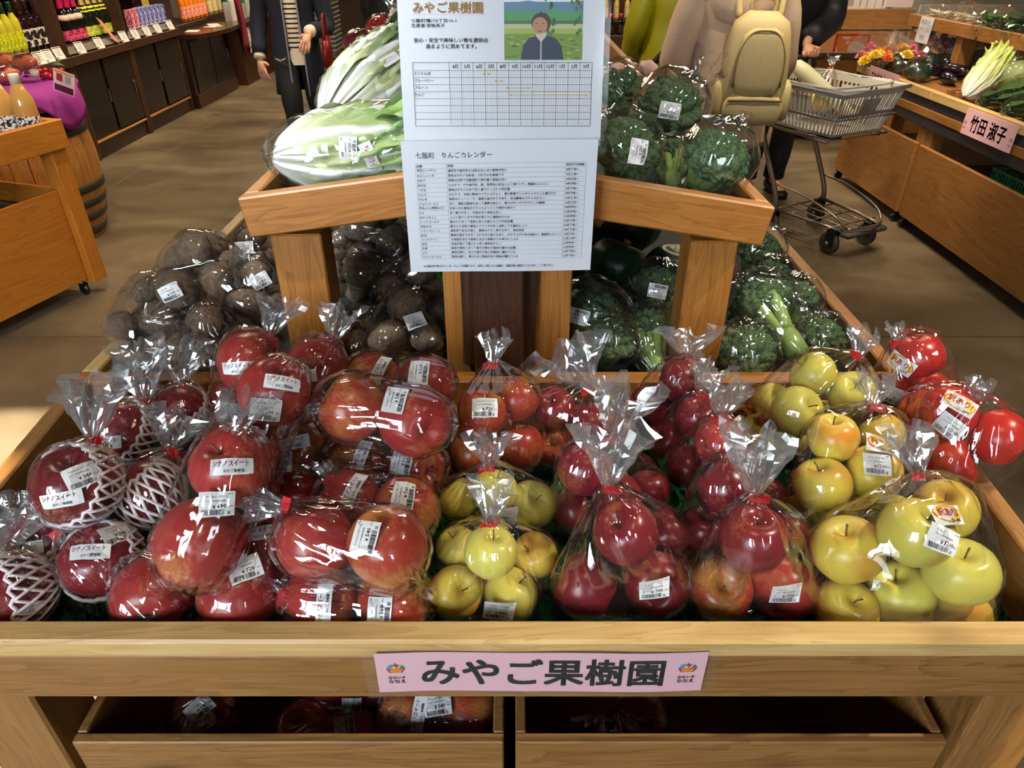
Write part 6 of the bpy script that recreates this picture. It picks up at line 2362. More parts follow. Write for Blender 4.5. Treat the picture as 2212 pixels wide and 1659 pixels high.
def pink_sign(label, org, ex, ey, txt, w, h, tw, th):
    fn, _ = sheet_frame(org, ex, ey)
    t = thing('grower_sign', label, 'sign', tuple(org))
    MB().add(([fn(-w / 2, 0, 0), fn(w / 2, 0, 0), fn(w / 2, h, 0), fn(-w / 2, h, 0), fn(-w / 2, 0, 0.003), fn(w / 2, 0, 0.003), fn(w / 2, h, 0.003), fn(-w / 2, h, 0.003)],
              [(3, 2, 1, 0), (4, 5, 6, 7), (0, 1, 5, 4), (1, 2, 6, 5), (2, 3, 7, 6), (3, 0, 4, 7)])).build('card', PINK, t)
    g = Flat()
    g.text(txt, 0, h * 0.5, tw, th, 0, 0.0038, 0.02, 2, 'c')
    for cx in (-w * 0.455, w * 0.455):
        logo(g, cx, h * 0.42, h * 0.09, 1, 0.0038)
        g.text('ななえ', cx - h * 0.09, h * 0.22, h * 0.18, h * 0.07, 0, 0.0038, 0.02)
    g.place(fn).build('lettering', [INK] + LOGO, t)


pink_sign('pink name sign on the nearest vegetable stand', PX(2125, 308, SX - 0.006), (0, -1, 0), (0, 0, 1), '竹田 淑子', 0.43, 0.125, 0.30, 0.078)
pink_sign('pink name sign on the far vegetable stand by the flowers', PX(1902, 190, SX - 0.006), (0, -1, 0), (0, 0, 1), 'さわやかふぁーむ', 0.41, 0.105, 0.32, 0.055)

# handwritten sheet on the upper shelf
t = thing('handwritten_sheet', 'white handwritten sheet hanging from the raised shelf', 'notice', (2.735, 5.20, 0.92))
fn, _ = sheet_frame((2.736, 5.20, 0.905), (0, -1, 0), (0, 0, 1))
Flat().rect(-0.085, 0.085, 0, 0.155, 0, 0, 4, 4).place(lambda x, y, z=0.0: fn(x, y, z + 0.006 * (1 - y / 0.155))).build('paper', PAPER, t)
g = Flat()
g.text('本日の', -0.06, 0.11, 0.12, 0.028, 0, 0.008)
g.text('プライス', -0.065, 0.065, 0.12, 0.028, 0, 0.009)
g.text('です', -0.03, 0.02, 0.06, 0.028, 0, 0.010)
g.place(fn).build('lettering', [INK], t)

# ---- leafy things
LEAFC = [plain('greens_a', (62, 104, 40), 0.5, var=0.4, scale=40, vary_obj=0.2), plain('greens_b', (96, 134, 50), 0.5, var=0.4, scale=40, vary_obj=0.2)]


def leaf_bundle_mesh(name, n, L, W, spread, mat, seed, tipw=1.0):
    rnd = random.Random(seed)
    mb = MB()
    for k in range(n):
        a = rnd.uniform(-spread, spread)
        b = rnd.uniform(-0.35, 0.55)
        l = L * rnd.uniform(0.7, 1.05)
        w = W * rnd.uniform(0.6, 1.2)
        vs, fs = [], []
        x0, z0 = rnd.uniform(-0.05, 0.05) * L, rnd.uniform(0, 0.12) * L
        for j in range(7):
            s = j / 6
            c = V((l * s * math.sin(a) + x0, l * s * math.cos(a) - L / 2, z0 + l * s * math.sin(b) * 0.5 + 0.05 * L * math.sin(3 * s + k)))
            wd = w * (0.25 if s < 0.4 else math.sin(math.pi * min(1, (s - 0.4) / 0.6 * 0.9 + 0.1)) * tipw)
            cr = 0.25 * w * math.sin(6 * s + k)
            vs += [c + V((-wd, 0, cr)), c + V((0, 0, -0.15 * w)), c + V((wd, 0, -cr * 0.7))]
        for j in range(6):
            o = j * 3
            fs += [(o, o + 1, o + 4, o + 3), (o + 1, o + 2, o + 5, o + 4)]
        mb.add((vs, fs))
    return mb.mesh(name, mat, True)


GREEN_ME = [leaf_bundle_mesh('leaves', 46, 0.30, 0.030, 0.28, LEAFC[0], 3), leaf_bundle_mesh('leaves', 40, 0.30, 0.034, 0.34, LEAFC[1], 8)]


def greens_bag(label, c, rz, s=1.0, kind=0, group='bagged greens on the right stands', pitch=0.0, film_on=True):
    t = thing('bagged_greens', label, 'bagged greens', tuple(c), 0, group)
    M = Matrix.Rotation(rz, 4, 'Z') @ Matrix.Rotation(pitch, 4, 'X') @ Matrix.Scale(s, 4)
    link('leaves', GREEN_ME[kind], t, None, Matrix.Translation((0, 0, 0.03)) @ M)
    if film_on:
        W = Matrix.Translation(V(c) + V((0, 0, 0.045))) @ M
        sp = [(W @ V((0, y, 0.02)), r * s) for y, r in ((-0.12, 0.035), (-0.02, 0.06), (0.09, 0.085))]
        h = Hull(sp, [W @ V((0.11, 0.17, 0.03)), W @ V((-0.11, 0.17, 0.03))])
        MB().add(film_shell(h, W.to_3x3() @ V((0, 1, 0)), int(abs(c[1]) * 100), nu=36, nv=24, pleat=0.008, lump=0.012, neck=False)).build('film_bag', FILM, t)


def on_bed(px, py):
    """a point on the sloping bed of the right stands"""
    d = ray(px, py)
    n = V((-0.16, 0, 1))
    p0 = V((SX + 0.41, 0, 0.754))
    t = (p0 - V((0, 0, CAMH))).dot(n) / d.dot(n)
    return PT(px, py, t)


def bed(x, y):
    return V((x, y, 0.754 + 0.16 * (x - SX - 0.41)))


for k, (x, y, rz, kd, lab) in enumerate(((2.56, 3.88, -1.2, 0, 'bag of dark greens next to the pale cabbage half'), (2.55, 3.62, -1.3, 0, 'bag of dark greens above the pink name sign'),
                                         (2.56, 3.36, -1.15, 1, 'bag of yellow green leaves near the green basket'), (2.56, 3.10, -1.3, 0, 'bag of greens at the picture edge'),
                                         (2.76, 3.74, -1.0, 0, 'bag of greens in the second row of the near stand'), (2.76, 3.46, -1.2, 1, 'bag of pale greens in the second row by the post'))):
    greens_bag(lab, bed(x, y) + V((0, 0, 0.02)), rz, 1.15, kd)
napa('pale yellow napa half standing on the near vegetable stand', bed(2.50, 4.12) + V((0, 0, 0.05)), bed(2.74, 4.30) + V((0, 0, 0.19)), 0.075, 31, [], 9, (0.46, 0.56, 0.10), False, None)
c = bed(2.78, 4.16) + V((0, 0, 0.09))
rt = thing('round_cabbage', 'round pale green cabbage in film on the near vegetable stand', 'cabbage', (c.x, c.y, c.z - 0.088))
MB().add(([(c + V(p) * (0.095 * (1 + 0.04 * noise.noise(V(p) * 3)))) for p in ico(4)[0]], ico(4)[1])).build('head', plain('cabbage_green', (150, 170, 108), 0.5, var=0.2, scale=8), rt, True)
MB().add(film_shell(Hull([(c, 0.10)]), V((0, 0, 1)), 77, lump=0.008)).build('film_wrap', FILM, rt)
# pumpkins and aubergines on the far stand
for k, (px, py, r, tt, lab) in enumerate(((1938, 152, 28, 4.72, 'halved kabocha with shiny film at the front of the far stand'), (1978, 172, 27, 4.48, 'dark kabocha quarter behind the far stand rail'), (2004, 150, 22, 4.72, 'dark kabocha under the raised shelf'))):
    c = PT(px, py, tt)
    c.x = max(c.x, SX + 0.12)
    R = r * tt / FPX
    c.z = bed(c.x, 0).z + R * 0.72
    t = thing('kabocha_pumpkin', lab, 'pumpkin', (c.x, c.y, c.z - R * 0.7), 0, 'kabocha on the far stand')
    MB().add(ellipsoid((0, 0, 0), R, R, R * 0.72, 4), 0, Matrix.Translation(c)).build('body', KAB.m, t, True)
    MB().add(film_shell(Hull([(c, R)], (), 0.004), V((0, 0, 1)), 400 + k, nu=32, nv=20, lump=0.012)).build('film_wrap', FILM, t)
AUB = plain('aubergine_skin', (26, 16, 30), 0.18, spec=0.7)
aub_me = MB().add(lathe([(0.004, -0.075), (0.026, -0.068), (0.034, -0.03), (0.03, 0.03), (0.018, 0.065), (0.012, 0.07)], 16)).mesh('fruit', AUB, True)
cal_me = MB().add(lathe([(0.02, 0.058), (0.012, 0.072), (0.006, 0.075), (0.005, 0.092)], 10)).mesh('calyx', plain('calyx', (60, 70, 40), 0.6), True)
for k in range(7):
    c = bed(2.66 + 0.06 * (k % 3), 4.62 + 0.055 * k) + V((0, 0, 0.04 + 0.03 * (k % 2)))
    t = thing('aubergine', '%s dark aubergine in the pile beneath the raised shelf, counted from the front' % ORD[k], 'aubergine', tuple(c), 0, 'aubergines on the far stand')
    t.rotation_euler = (math.radians(90), 0, 0.5 * k)
    link('fruit', aub_me, t)
    link('calyx', cal_me, t)
# a flat basket of pale mushrooms
# flower bunches in clear cones
FLC = [plain('petal_' + n, c, 0.55) for n, c in (('orange', (240, 110, 30)), ('pink', (236, 130, 170)), ('yellow', (250, 206, 20)), ('peach', (244, 178, 130)), ('rose', (222, 120, 130)))]
CLEARC = film('stiff_cellophane', 0.12, 0.5, 0.03, 0.08, 0.0)


def flower_me(mat, seed):
    mb = MB()
    for r in range(4):
        n = 12 - 2 * r
        for k in range(n):
            a = 2 * math.pi * (k + 0.5 * r) / n
            rr, zz = 0.034 - 0.007 * r, 0.004 + 0.007 * r
            e, f = V((math.cos(a), math.sin(a), 0)), V((-math.sin(a), math.cos(a), 0))
            e, f, zz = e * 1.45, f * 1.45, zz * 1.3
            mb.add(([e * 0.004 + V((0, 0, zz * 0.6)), e * rr * 0.6 + f * 0.008 + V((0, 0, zz)), e * rr + V((0, 0, zz + 0.004)), e * rr * 0.6 - f * 0.008 + V((0, 0, zz))], [(0, 1, 2, 3)]))
    return mb.mesh('flower_head', mat)


FLME = [flower_me(m, k) for k, m in enumerate(FLC)]
fstem = MB().add(tube([(0, 0, -0.26), (0, 0, 0.004)], 0.003, 6)).mesh('flower_stem', LEAFG)


def bouquet(label, base, lean, seed, n, cols):
    t = thing('flower_bunch', label, 'flowers', tuple(base), 0, 'flower bunches in cellophane')
    rnd = random.Random(seed)
    ax = V(lean).normalized()
    R = V((0, 0, 1)).rotation_difference(ax).to_matrix().to_4x4()
    for k in range(n):
        a = k * 2.399
        r = 0.10 * math.sqrt((k + 0.3) / n)
        d = R.to_3x3() @ V((r * math.cos(a), r * math.sin(a), 0.27 - 0.3 * r + rnd.uniform(-0.03, 0.02)))
        q = V((0, 0, 1)).rotation_difference(d.normalized()).to_matrix().to_4x4()
        h = link('flower_head', FLME[cols[k % len(cols)]], t, None, Matrix.Translation(d) @ q)
        link('flower_stem', fstem, h)
    vs, fs = [], []
    nn = 24
    for j, (r, z) in enumerate(((0.012, 0.0), (0.05, 0.12), (0.12, 0.27), (0.165, 0.34))):
        for k in range(nn):
            a = 2 * math.pi * k / nn
            q = r * (1 + 0.10 * math.sin(6 * a + j))
            vs.append(V(base) + R.to_3x3() @ V((q * math.cos(a), q * math.sin(a), z + (0.03 * math.sin(4 * a) if j == 3 else 0))))
    for j in range(3):
        for k in range(nn):
            k2 = (k + 1) % nn
            fs.append((j * nn + k, j * nn + k2, (j + 1) * nn + k2, (j + 1) * nn + k))
    MB().add((vs, fs)).build('cellophane', CLEARC, t)


bouquet('bright orange pink and yellow flower bunch at the corner of the far stand', V((2.44, 5.18, 0.60)), (-0.05, -0.15, 1), 4, 13, (0, 1, 2, 3, 4))
bouquet('pink and yellow flower bunch behind the brightest one', V((2.60, 5.16, 0.60)), (0.12, -0.1, 1), 6, 9, (1, 2, 4))
bouquet('muted rose flower bunch behind the stand post', V((2.86, 5.22, 0.66)), (0.0, -0.1, 1), 9, 9, (4, 3, 4))
bouquet('muted rose flower bunch under the raised shelf', V((2.98, 5.02, 0.70)), (0.05, -0.1, 0.9), 10, 9, (4, 3, 1))
# things on the raised shelf
PALEB = plain('sprout_white', (222, 206, 178), 0.6, var=0.2)
SPR = leaf_bundle_mesh('sprouts', 60, 0.16, 0.006, 0.7, PALEB, 12)
for k in range(4):
    c = V((2.86 + 0.05 * (k % 2), 5.30 - 0.20 * k, 1.0))
    t = thing('bagged_sprouts', '%s bag of pale sprouts from the end of the raised shelf' % ORD[k], 'bagged sprouts', tuple(c), 0, 'bags of sprouts on the raised shelf')
    link('sprouts', SPR, t, None, Matrix.Translation((0, 0, 0.05)) @ Matrix.Rotation(0.8 * k, 4, 'Z'))
    h = Hull([(c + V((0, 0, 0.075)), 0.07), (c + V((0.05, 0.03, 0.07)), 0.06)])
    MB().add(film_shell(h, V((0, 0, 1)), 500 + k, nu=30, nv=20, lump=0.014)).build('film_bag', FILM, t)
for k, lab in enumerate(('leafy green bunch with white stems beside the sprouts', 'leafy green bunch in the middle of the raised shelf', 'leafy green bunch next to the white turnips on the raised shelf')):
    greens_bag(lab, V((2.88, 4.58 - 0.22 * k, 1.012)), 1.2 + 0.3 * k, 0.95, 1 if k == 0 else 0, 'greens on the raised shelf')
TURN = plain('turnip_white', (236, 232, 214), 0.35)
for k in range(3):
    c = V((2.90, 3.95 - 0.13 * k, 1.058))
    t = thing('white_turnip', '%s white turnip on the raised shelf, counted from the far end' % ORD[k], 'turnip', (c.x, c.y, 1.001), 0, 'white turnips on the raised shelf')
    MB().add(ellipsoid((0, 0, 0), 0.065, 0.065, 0.057, 3), 0, Matrix.Translation(c)).build('root', TURN, t, True)
    MB().add(film_shell(Hull([(c, 0.068)]), V((0, 0, 1)), 520 + k, nu=30, nv=20, lump=0.012)).build('film_wrap', FILM, t)


# green plastic crates
def green_crate(label, x0, x1, y0, y1, z0, z1, handle=False):
    t = thing('green_crate', label, 'crate', ((x0 + x1) / 2, (y0 + y1) / 2, z0))
    mb = MB()
    for (a, b, c, d) in ((x0, x1, y0, y0 + 0.004), (x0, x1, y1 - 0.004, y1)):
        n = int((x1 - x0) / 0.022)
        for k in range(n + 1):
            x = a + (b - a - 0.006) * k / n
            mb.add(box(x, x + 0.006, c, d, z0, z1))
        for z in (z0, (z0 + z1) / 2, z1 - 0.012):
            mb.add(box(a, b, c - 0.001, d + 0.001, z, z + 0.012))
    for (a, b) in ((x0, x0 + 0.004), (x1 - 0.004, x1)):
        n = int((y1 - y0) / 0.022)
        for k in range(n + 1):
            y = y0 + (y1 - y0 - 0.006) * k / n
            mb.add(box(a, b, y, y + 0.006, z0, z1))
        for z in (z0, (z0 + z1) / 2, z1 - 0.012):
            mb.add(box(a - 0.001, b + 0.001, y0, y1, z, z + 0.012))
    o = mb.build('lattice', CLIPG, t)
    MB().add(box(x0, x1, y0, y1, z0, z0 + 0.003)).build('base', CLIPG, t)
    return t


green_crate('green lattice crate inside the bin of the nearest vegetable stand', 2.41, 2.68, 3.06, 3.56, 0.40, 0.53)
bbox_board('bin_shelf', SX + 0.0305, SX + 0.70, 2.75, 4.1, 0.380, 0.395, W_DARK, bpy.data.objects['vegetable_stand'])
greens_bag('loose greens heaped in the green lattice crate', V((2.54, 3.30, 0.404)), 0.3, 1.0, 0, None, 0, False)
green_crate('green basket standing among the greens at the picture edge', 2.44, 2.62, 2.88, 3.02, 0.79, 0.93)

# ------------------------------------------------------------------ chest freezers at the back right
WHITEP = plain('freezer_white', (226, 222, 212), 0.4)
GLS = film('freezer_glass', 0.06, 0.4, 0.0, 0.03, 0.0)


def freezer(label, x0, x1, y0, y1, front):
    t = thing('chest_freezer', label, 'freezer', ((x0 + x1) / 2, (y0 + y1) / 2, 0), 0, 'chest freezers')
    bbox_board('front_panel', x0, x1, y0, y0 + 0.03, 0.06, 0.66, front, t)
    bbox_board('side_panel', x0, x0 + 0.03, y0 + 0.0305, y1, 0.06, 0.66, front, t)
    bbox_board('side_panel', x1 - 0.03, x1, y0 + 0.0305, y1, 0.06, 0.66, front, t)
    bbox_board('back_panel', x0, x1, y1 + 0.0005, y1 + 0.03, 0.06, 0.95, front, t)
    MB().add(box(x0 + 0.031, x1 - 0.031, y0 + 0.031, y1 - 0.001, 0.30, 0.56)).build('tub', WHITEP, t)
    MB().add(box(x0 - 0.01, x1 + 0.01, y0 - 0.015, y0 + 0.05, 0.6605, 0.70)).add(box(x0 - 0.01, x0 + 0.05, y0 + 0.0505, y1, 0.6605, 0.70)).add(box(x1 - 0.05, x1 + 0.01, y0 + 0.0505, y1, 0.6605, 0.70)).build('steel_rim', METAL, t)
    for (a, b, c, d) in ((x0, x1, y0 + 0.01, y0 + 0.016), (x0, x0 + 0.006, y0 + 0.02, y1), (x1 - 0.006, x1, y0 + 0.02, y1)):
        MB().add(box(a, b, c, d, 0.7005, 0.86)).build('glass_guard', GLS, t)
        MB().add(box(a - 0.004, b + 0.004, c - 0.004, d + 0.004, 0.8605, 0.872)).build('guard_trim', METAL, t)
    for x in (x0, x1 - 0.03):
        MB().add(box(x, x + 0.03, y0 - 0.004, y0 + 0.03, 0.7005, 0.875)).build('corner_post', METAL_D, t)
    return t


freezer('wood fronted chest freezer with glass guard behind the navy sleeve', 2.45, 3.66, 6.35, 7.25, W_RIGHT)
freezer('steel trimmed chest freezer further right with an inner grille', 3.95, 5.3, 6.7, 7.7, plain('grey_panel', (150, 142, 130), 0.5))
MB()
t = thing('wall_panel', 'grey beige partition behind the chest freezers', 'partition', (4.2, 8.6, 0))
for k in range(5):
    bbox_board('panel', 2.2 + 0.9 * k, 3.094 + 0.9 * k, 8.6, 8.64, 0, 2.4, plain('beige_partition', (158, 146, 126), 0.7, var=0.05, scale=2), t)
tag(t, None, 'partition')
rnd = random.Random(2)
for k, (px, w, h, lab) in enumerate(((1783, 0.05, 0.12, 'small white price board, first in the row behind the freezer'), (1797, 0.05, 0.10, 'lowest white price board behind the freezer'), (1812, 0.065, 0.17, 'white price board third in the row behind the freezer'),
                                     (1827, 0.06, 0.15, 'white price board fourth in the row behind the freezer'), (1846, 0.09, 0.25, 'tall white price board beside the pink poster'))):
    u = (px - CXP) / FPX
    tt = 7.05
    x = u * tt
    o = inst('price_board', MB().add(cbox(w, 0.006, h, 0.001)).mesh('price_board', CARD), Matrix.Translation((x, 7.27, 0.951 + h / 2)))
    tag(o, lab, 'price board', 'white price boards behind the freezer')
o = inst('pink_poster', MB().add(cbox(0.24, 0.006, 0.30, 0.001)).mesh('pink_poster', plain('blush_card', (232, 204, 196), 0.5)), Matrix.Translation((3.52, 7.255, 1.115)))
tag(o, 'large blank blush coloured board standing behind the freezer', 'board')
t = thing('framed_sign', 'red framed picture sign inside the chest freezer', 'sign', (2.95, 6.75, 0.561))
MB().add(bx(2.80, 3.10, 6.75, 6.758, 0.565, 0.80, 0.001)).build('frame', plain('red_frame', (206, 52, 34), 0.5), t)
MB().add(box(2.82, 3.08, 6.7485, 6.7499, 0.585, 0.78)).build('print', printed('cream_print', (236, 210, 186), (226, 130, 60), 9, 0.55), t)
for k in range(4):
    o = inst('frozen_pack', MB().add(cbox(0.18, 0.24, 0.10, 0.006)).mesh('frozen_pack', plain('frost_pack', (214, 214, 210), 0.4)), Matrix.Translation((2.62 + 0.22 * k, 6.55, 0.612)))
    tag(o, '%s pale frozen pack from the sleeve side in the wood fronted freezer' % ORD[k], 'frozen pack', 'frozen packs')
for k, (x, c, lab) in enumerate(((2.62, (208, 26, 60), 'crimson gift box on the freezer back'), (2.80, (250, 176, 20), 'yellow stand on the freezer back'), (2.72, (206, 30, 40), 'red packet between the gift box and price boards'))):
    o = inst('display_box', MB().add(cbox(0.13, 0.10, 0.16 + 0.06 * (k == 1), 0.006)).mesh('display_box', plain('display_%d' % k, c, 0.4)), Matrix.Translation((x, 7.36 + 0.11 * (k == 1), 0.952 + 0.08 + 0.03 * (k == 1))))
    tag(o, lab, 'display box')
sb = thing('freezer_shelf', 'narrow ledge behind the chest freezer', 'ledge', (3.0, 7.4, 0))
bbox_board('ledge', 2.4, 3.7, 7.2865, 7.56, 0.90, 0.9505, plain('grey_ledge', (120, 116, 110), 0.5), sb)
bbox_board('support', 2.4, 3.7, 7.50, 7.56, 0.0, 0.8995, plain('grey_ledge', (120, 116, 110), 0.5), sb)

# ------------------------------------------------------------------ dark dressing shelf glimpsed beside the notice
ds = thing('dressing_shelf', 'dark shelf of sauce bottles glimpsed beside the notice', 'shelf', (1.05, 8.6, 0))
bbox_board('carcass', 0.35, 2.1, 8.3, 8.9, 0.0, 0.62, W_DARK, ds)
bbox_board('step', 0.35, 2.1, 8.5, 8.9, 0.6205, 0.74, W_BLACK, ds)
bbox_board('back_panel', 0.35, 2.1, 8.9005, 8.93, 0.0, 1.6, W_DARK, ds)
bottle_meshes('sauce', [(0.03, 0.0), (0.034, 0.005), (0.034, 0.11), (0.016, 0.15), (0.013, 0.16)], [(0.016, 0.155), (0.016, 0.20), (0.0, 0.202)], [(0.0346, 0.02), (0.0346, 0.09)], glass_mat('black_glass', (12, 12, 12)), plain('red_cap', (206, 20, 44), 0.4), plain('brown_label', (52, 38, 32), 0.5))
for k in range(16):
    put_bottle('sauce', V((0.42 + 0.105 * k, 8.40, 0.621)), 'sauce_bottle', '%s red capped sauce bottle from the notice on the far shelf' % ORD[k], 'sauce bottles front row')
for k in range(14):
    put_bottle('amber', V((0.44 + 0.115 * k, 8.62, 0.741)), 'oil_bottle', '%s pale oil bottle on the upper step of the far shelf' % ORD[k], 'oil bottles back row', s=0.8)

# ------------------------------------------------------------------ people
SKIN = plain('skin', (214, 160, 130), 0.55, var=0.06, scale=30)
HAIRM = plain('dark_hair', (30, 24, 22), 0.5, var=0.2, scale=60)
NAVY = plain('navy_wool', (20, 24, 42), 0.85, var=0.15, scale=80, bump=0.1)
NAVY2 = plain('navy_jacket', (16, 19, 30), 0.55, var=0.15, scale=20)
BLACKC = plain('black_cloth', (13, 13, 15), 0.75)
JEANS = plain('black_jeans', (20, 22, 28), 0.8, var=0.2, scale=50)
BEIGE = plain('beige_wool', (218, 188, 158), 0.9, var=0.12, scale=70, bump=0.1)
LIME = plain('lime_nylon', (164, 160, 12), 0.45, var=0.10, scale=14)
TANB = plain('khaki_canvas', (200, 178, 124), 0.6, var=0.10, scale=40)
TAND = plain('khaki_seam', (132, 110, 64), 0.6)
BROWNL = plain('brown_leather', (44, 24, 20), 0.45)
CREAM = plain('cream_knit', (226, 210, 186), 0.85)
STRIPE = plain('stripe_black', (18, 18, 20), 0.85)
PIPING = plain('grey_piping', (140, 136, 136), 0.7)
SHOE = plain('black_shoe', (16, 15, 15), 0.4)
REDB = plain('red_leather', (120, 14, 22), 0.35)


def skin_mesh(name, verts, edges, radii, mat, root=0, sub=2):
    me = bpy.data.meshes.new(name)
    me.from_pydata([tuple(v) for v in verts], edges, [])
    o = bpy.data.objects.new(name, me)
    COL.objects.link(o)
    o.modifiers.new('skin', 'SKIN').use_smooth_shade = True
    for k, sv in enumerate(me.skin_vertices[0].data):
        r = radii[k]
        sv.radius = r if isinstance(r, tuple) else (r, r)
        sv.use_root = (k == root)
    m = o.modifiers.new('sub', 'SUBSURF')
    m.levels = sub
    m.render_levels = sub
    out = bpy.data.meshes.new_from_object(o.evaluated_get(bpy.context.evaluated_depsgraph_get()))
    bpy.data.objects.remove(o)
    out.materials.clear()
    out.materials.append(mat)
    out.polygons.foreach_set('use_smooth', [True] * len(out.polygons))
    return out


def figure(name, label, loc, face, H, spec):
    """body built at the origin facing -Y, height H; spec gives joints in body units of H = 1"""
    t = thing(name, label, 'person', loc, face)
    S = H
    J = {'pelvis': (0, 0, 0.53), 'waist': (0, 0, 0.62), 'chest': (0, 0.005, 0.74), 'neck': (0, 0.0, 0.83), 'headb': (0, -0.008, 0.87), 'headt': (0, -0.005, 0.945)}
    for s, n in ((-1, 'r'), (1, 'l')):
        J['sh' + n] = (s * 0.105, 0.005, 0.80)
        J['el' + n] = (s * 0.135, 0.01, 0.63)
        J['wr' + n] = (s * 0.145, -0.03, 0.49)
        J['hip' + n] = (s * 0.05, 0, 0.50)
        J['kn' + n] = (s * 0.055, -0.01, 0.28)
        J['an' + n] = (s * 0.055, 0.015, 0.045)
        J['to' + n] = (s * 0.065, -0.085, 0.018)
    J.update(spec.get('joints', {}))
    P = {k: V(v) * S for k, v in J.items()}
    vs, rs, idx = [], [], {}

    def add(k, r, p=None):
        idx[k] = len(vs)
        vs.append(P[k] if p is None else p)
        rs.append(r * S)
    for k, r in (('pelvis', 0.075), ('waist', 0.068), ('chest', 0.078), ('neck', 0.030), ('headb', 0.050), ('headt', 0.052)):
        add(k, r)
    ed = [(0, 1), (1, 2), (2, 3), (3, 4), (4, 5)]
    for n in 'rl':
        for k, r in (('sh', 0.038), ('el', 0.026), ('wr', 0.016)):
            add(k + n, r)
        ed += [(2, idx['sh' + n]), (idx['sh' + n], idx['el' + n]), (idx['el' + n], idx['wr' + n])]
        for k, r in (('hip', 0.058), ('kn', 0.036), ('an', 0.024), ('to', 0.020)):
            add(k + n, r)
        ed += [(0, idx['hip' + n]), (idx['hip' + n], idx['kn' + n]), (idx['kn' + n], idx['an' + n]), (idx['an' + n], idx['to' + n])]
        # hand: palm and five fingers
        w = P['wr' + n]
        hd = V(spec.get('hand' + n, (0, -0.25, -1))).normalized()
        sd = V(spec.get('across' + n, (0, -1, 0)))
        sd = (sd - hd * sd.dot(hd)).normalized()
        cu = hd.cross(sd) * (1 if n == 'l' else -1)
        curl = spec.get('curl', 0.35)
        pm = w + hd * 0.042 * S
        add('palm' + n, 0.020, pm)
        ed.append((idx['wr' + n], idx['palm' + n]))
        for q, (off, ln) in enumerate(((0.019, 0.040), (0.007, 0.046), (-0.006, 0.042), (-0.018, 0.033))):
            b = pm + hd * 0.020 * S + sd * off * S
            m1 = b + (hd * math.cos(curl) + cu * math.sin(curl)) * ln * 0.55 * S
            m2 = m1 + (hd * math.cos(curl * 2.6) + cu * math.sin(curl * 2.6)) * ln * 0.5 * S
            for kk, pp, rr in (('a', b, 0.0068), ('b', m1, 0.0058), ('c', m2, 0.0048)):
                add('f%d%s%s' % (q, kk, n), rr, pp)
            ed += [(idx['palm' + n], idx['f%da%s' % (q, n)]), (idx['f%da%s' % (q, n)], idx['f%db%s' % (q, n)]), (idx['f%db%s' % (q, n)], idx['f%dc%s' % (q, n)])]
        b = w + hd * 0.022 * S + sd * 0.022 * S
        m1 = b + (hd * 0.7 + sd * 0.6 + cu * 0.3).normalized() * 0.026 * S
        add('ta' + n, 0.0075, b)
        add('tb' + n, 0.006, m1)
        ed += [(idx['palm' + n], idx['ta' + n]), (idx['ta' + n], idx['tb' + n])]
    link('body', skin_mesh('body', vs, ed, rs, SKIN), t)
    # face details and hair
    hc = (P['headb'] + P['headt']) / 2
    MB().add(tube([hc + V((0, -0.048, 0.012)) * S, hc + V((0, -0.062, -0.008)) * S, hc + V((0, -0.050, -0.014)) * S], [0.005 * S, 0.009 * S, 0.006 * S], 8)).build('nose', SKIN, t, True, None, True)
    for s in (-1, 1):
        MB().add(ellipsoid(hc + V((s * 0.018, -0.046, 0.012)) * S, 0.007 * S, 0.004 * S, 0.0035 * S, 2)).build('eye', HAIRM, t, True, None, True)
        MB().add(ellipsoid(hc + V((s * 0.051, 0.0, 0.0)) * S, 0.006 * S, 0.012 * S, 0.018 * S, 2)).build('ear', SKIN, t, True, None, True)
    MB().add(ellipsoid(hc + V((0, -0.045, -0.030)) * S, 0.016 * S, 0.006 * S, 0.004 * S, 2)).build('mouth', plain('lip', (160, 84, 80), 0.5), t, True, None, True)
    hv, hf = ico(4)
    hl = spec.get('hair', 0.3)
    pts = []
    for p in hv:
        v = V(p)
        k = 1 + 0.05 * noise.noise(v * 4)
        z = v.z
        fr = max(0, -v.y)
        pts.append(hc + V((v.x * 0.058 * k, v.y * 0.062 * k + 0.010, z * 0.070 * k + 0.018 + (fr * 0.022 if z < 0.4 else 0) - (hl * 0.05 * max(0, v.y) * (1 if z < 0 else 0)))) * S)
    MB().add((pts, hf)).build('hair', spec.get('hairmat', HAIRM), t, True, None, True)
    # trousers and shoes
    tm = spec.get('trousers', JEANS)
    mb = MB()
    tr = spec.get('trw', 1.0)
    for n in 'rl':
        pts = smooth_path([P['pelvis'] + (P['hip' + n] - P['pelvis']) * 0.6 + V((0, 0, 0.02 * S)), P['hip' + n], P['kn' + n], P['an' + n] + V((0, 0, 0.015 * S))], 5)
        rr = [(0.070 + (0.040 - 0.070) * (k / (len(pts) - 1)) ** 0.7) * S * tr * (1 + 0.04 * math.sin(k * 2.1)) for k in range(len(pts))]
        mb.add(tube(pts, rr, 16))
    mb.build('trousers', tm, t, True, None, True)
    for n in 'rl':
        a, b = P['an' + n], P['to' + n]
        d = (b - a)
        d.z = 0
        d.normalize()
        base = V((a.x, a.y, 0))
        rings = []
        for f, w_, h_ in ((-0.035, 0.020, 0.045), (-0.02, 0.027, 0.058), (0.02, 0.028, 0.055), (0.06, 0.030, 0.036), (0.10, 0.028, 0.028), (0.125, 0.014, 0.018)):
            sdv = V((-d.y, d.x, 0))
            c = base + d * f * S
            rings.append([c + sdv * math.cos(a_) * w_ * S + V((0, 0, 1)) * (max(0, h_ * 0.5 + math.sin(a_) * h_ * 0.5)) * S for a_ in [2 * math.pi * q / 14 for q in range(14)]])
        MB().add(loft(rings)).build('shoe', SHOE, t, True, None, True)
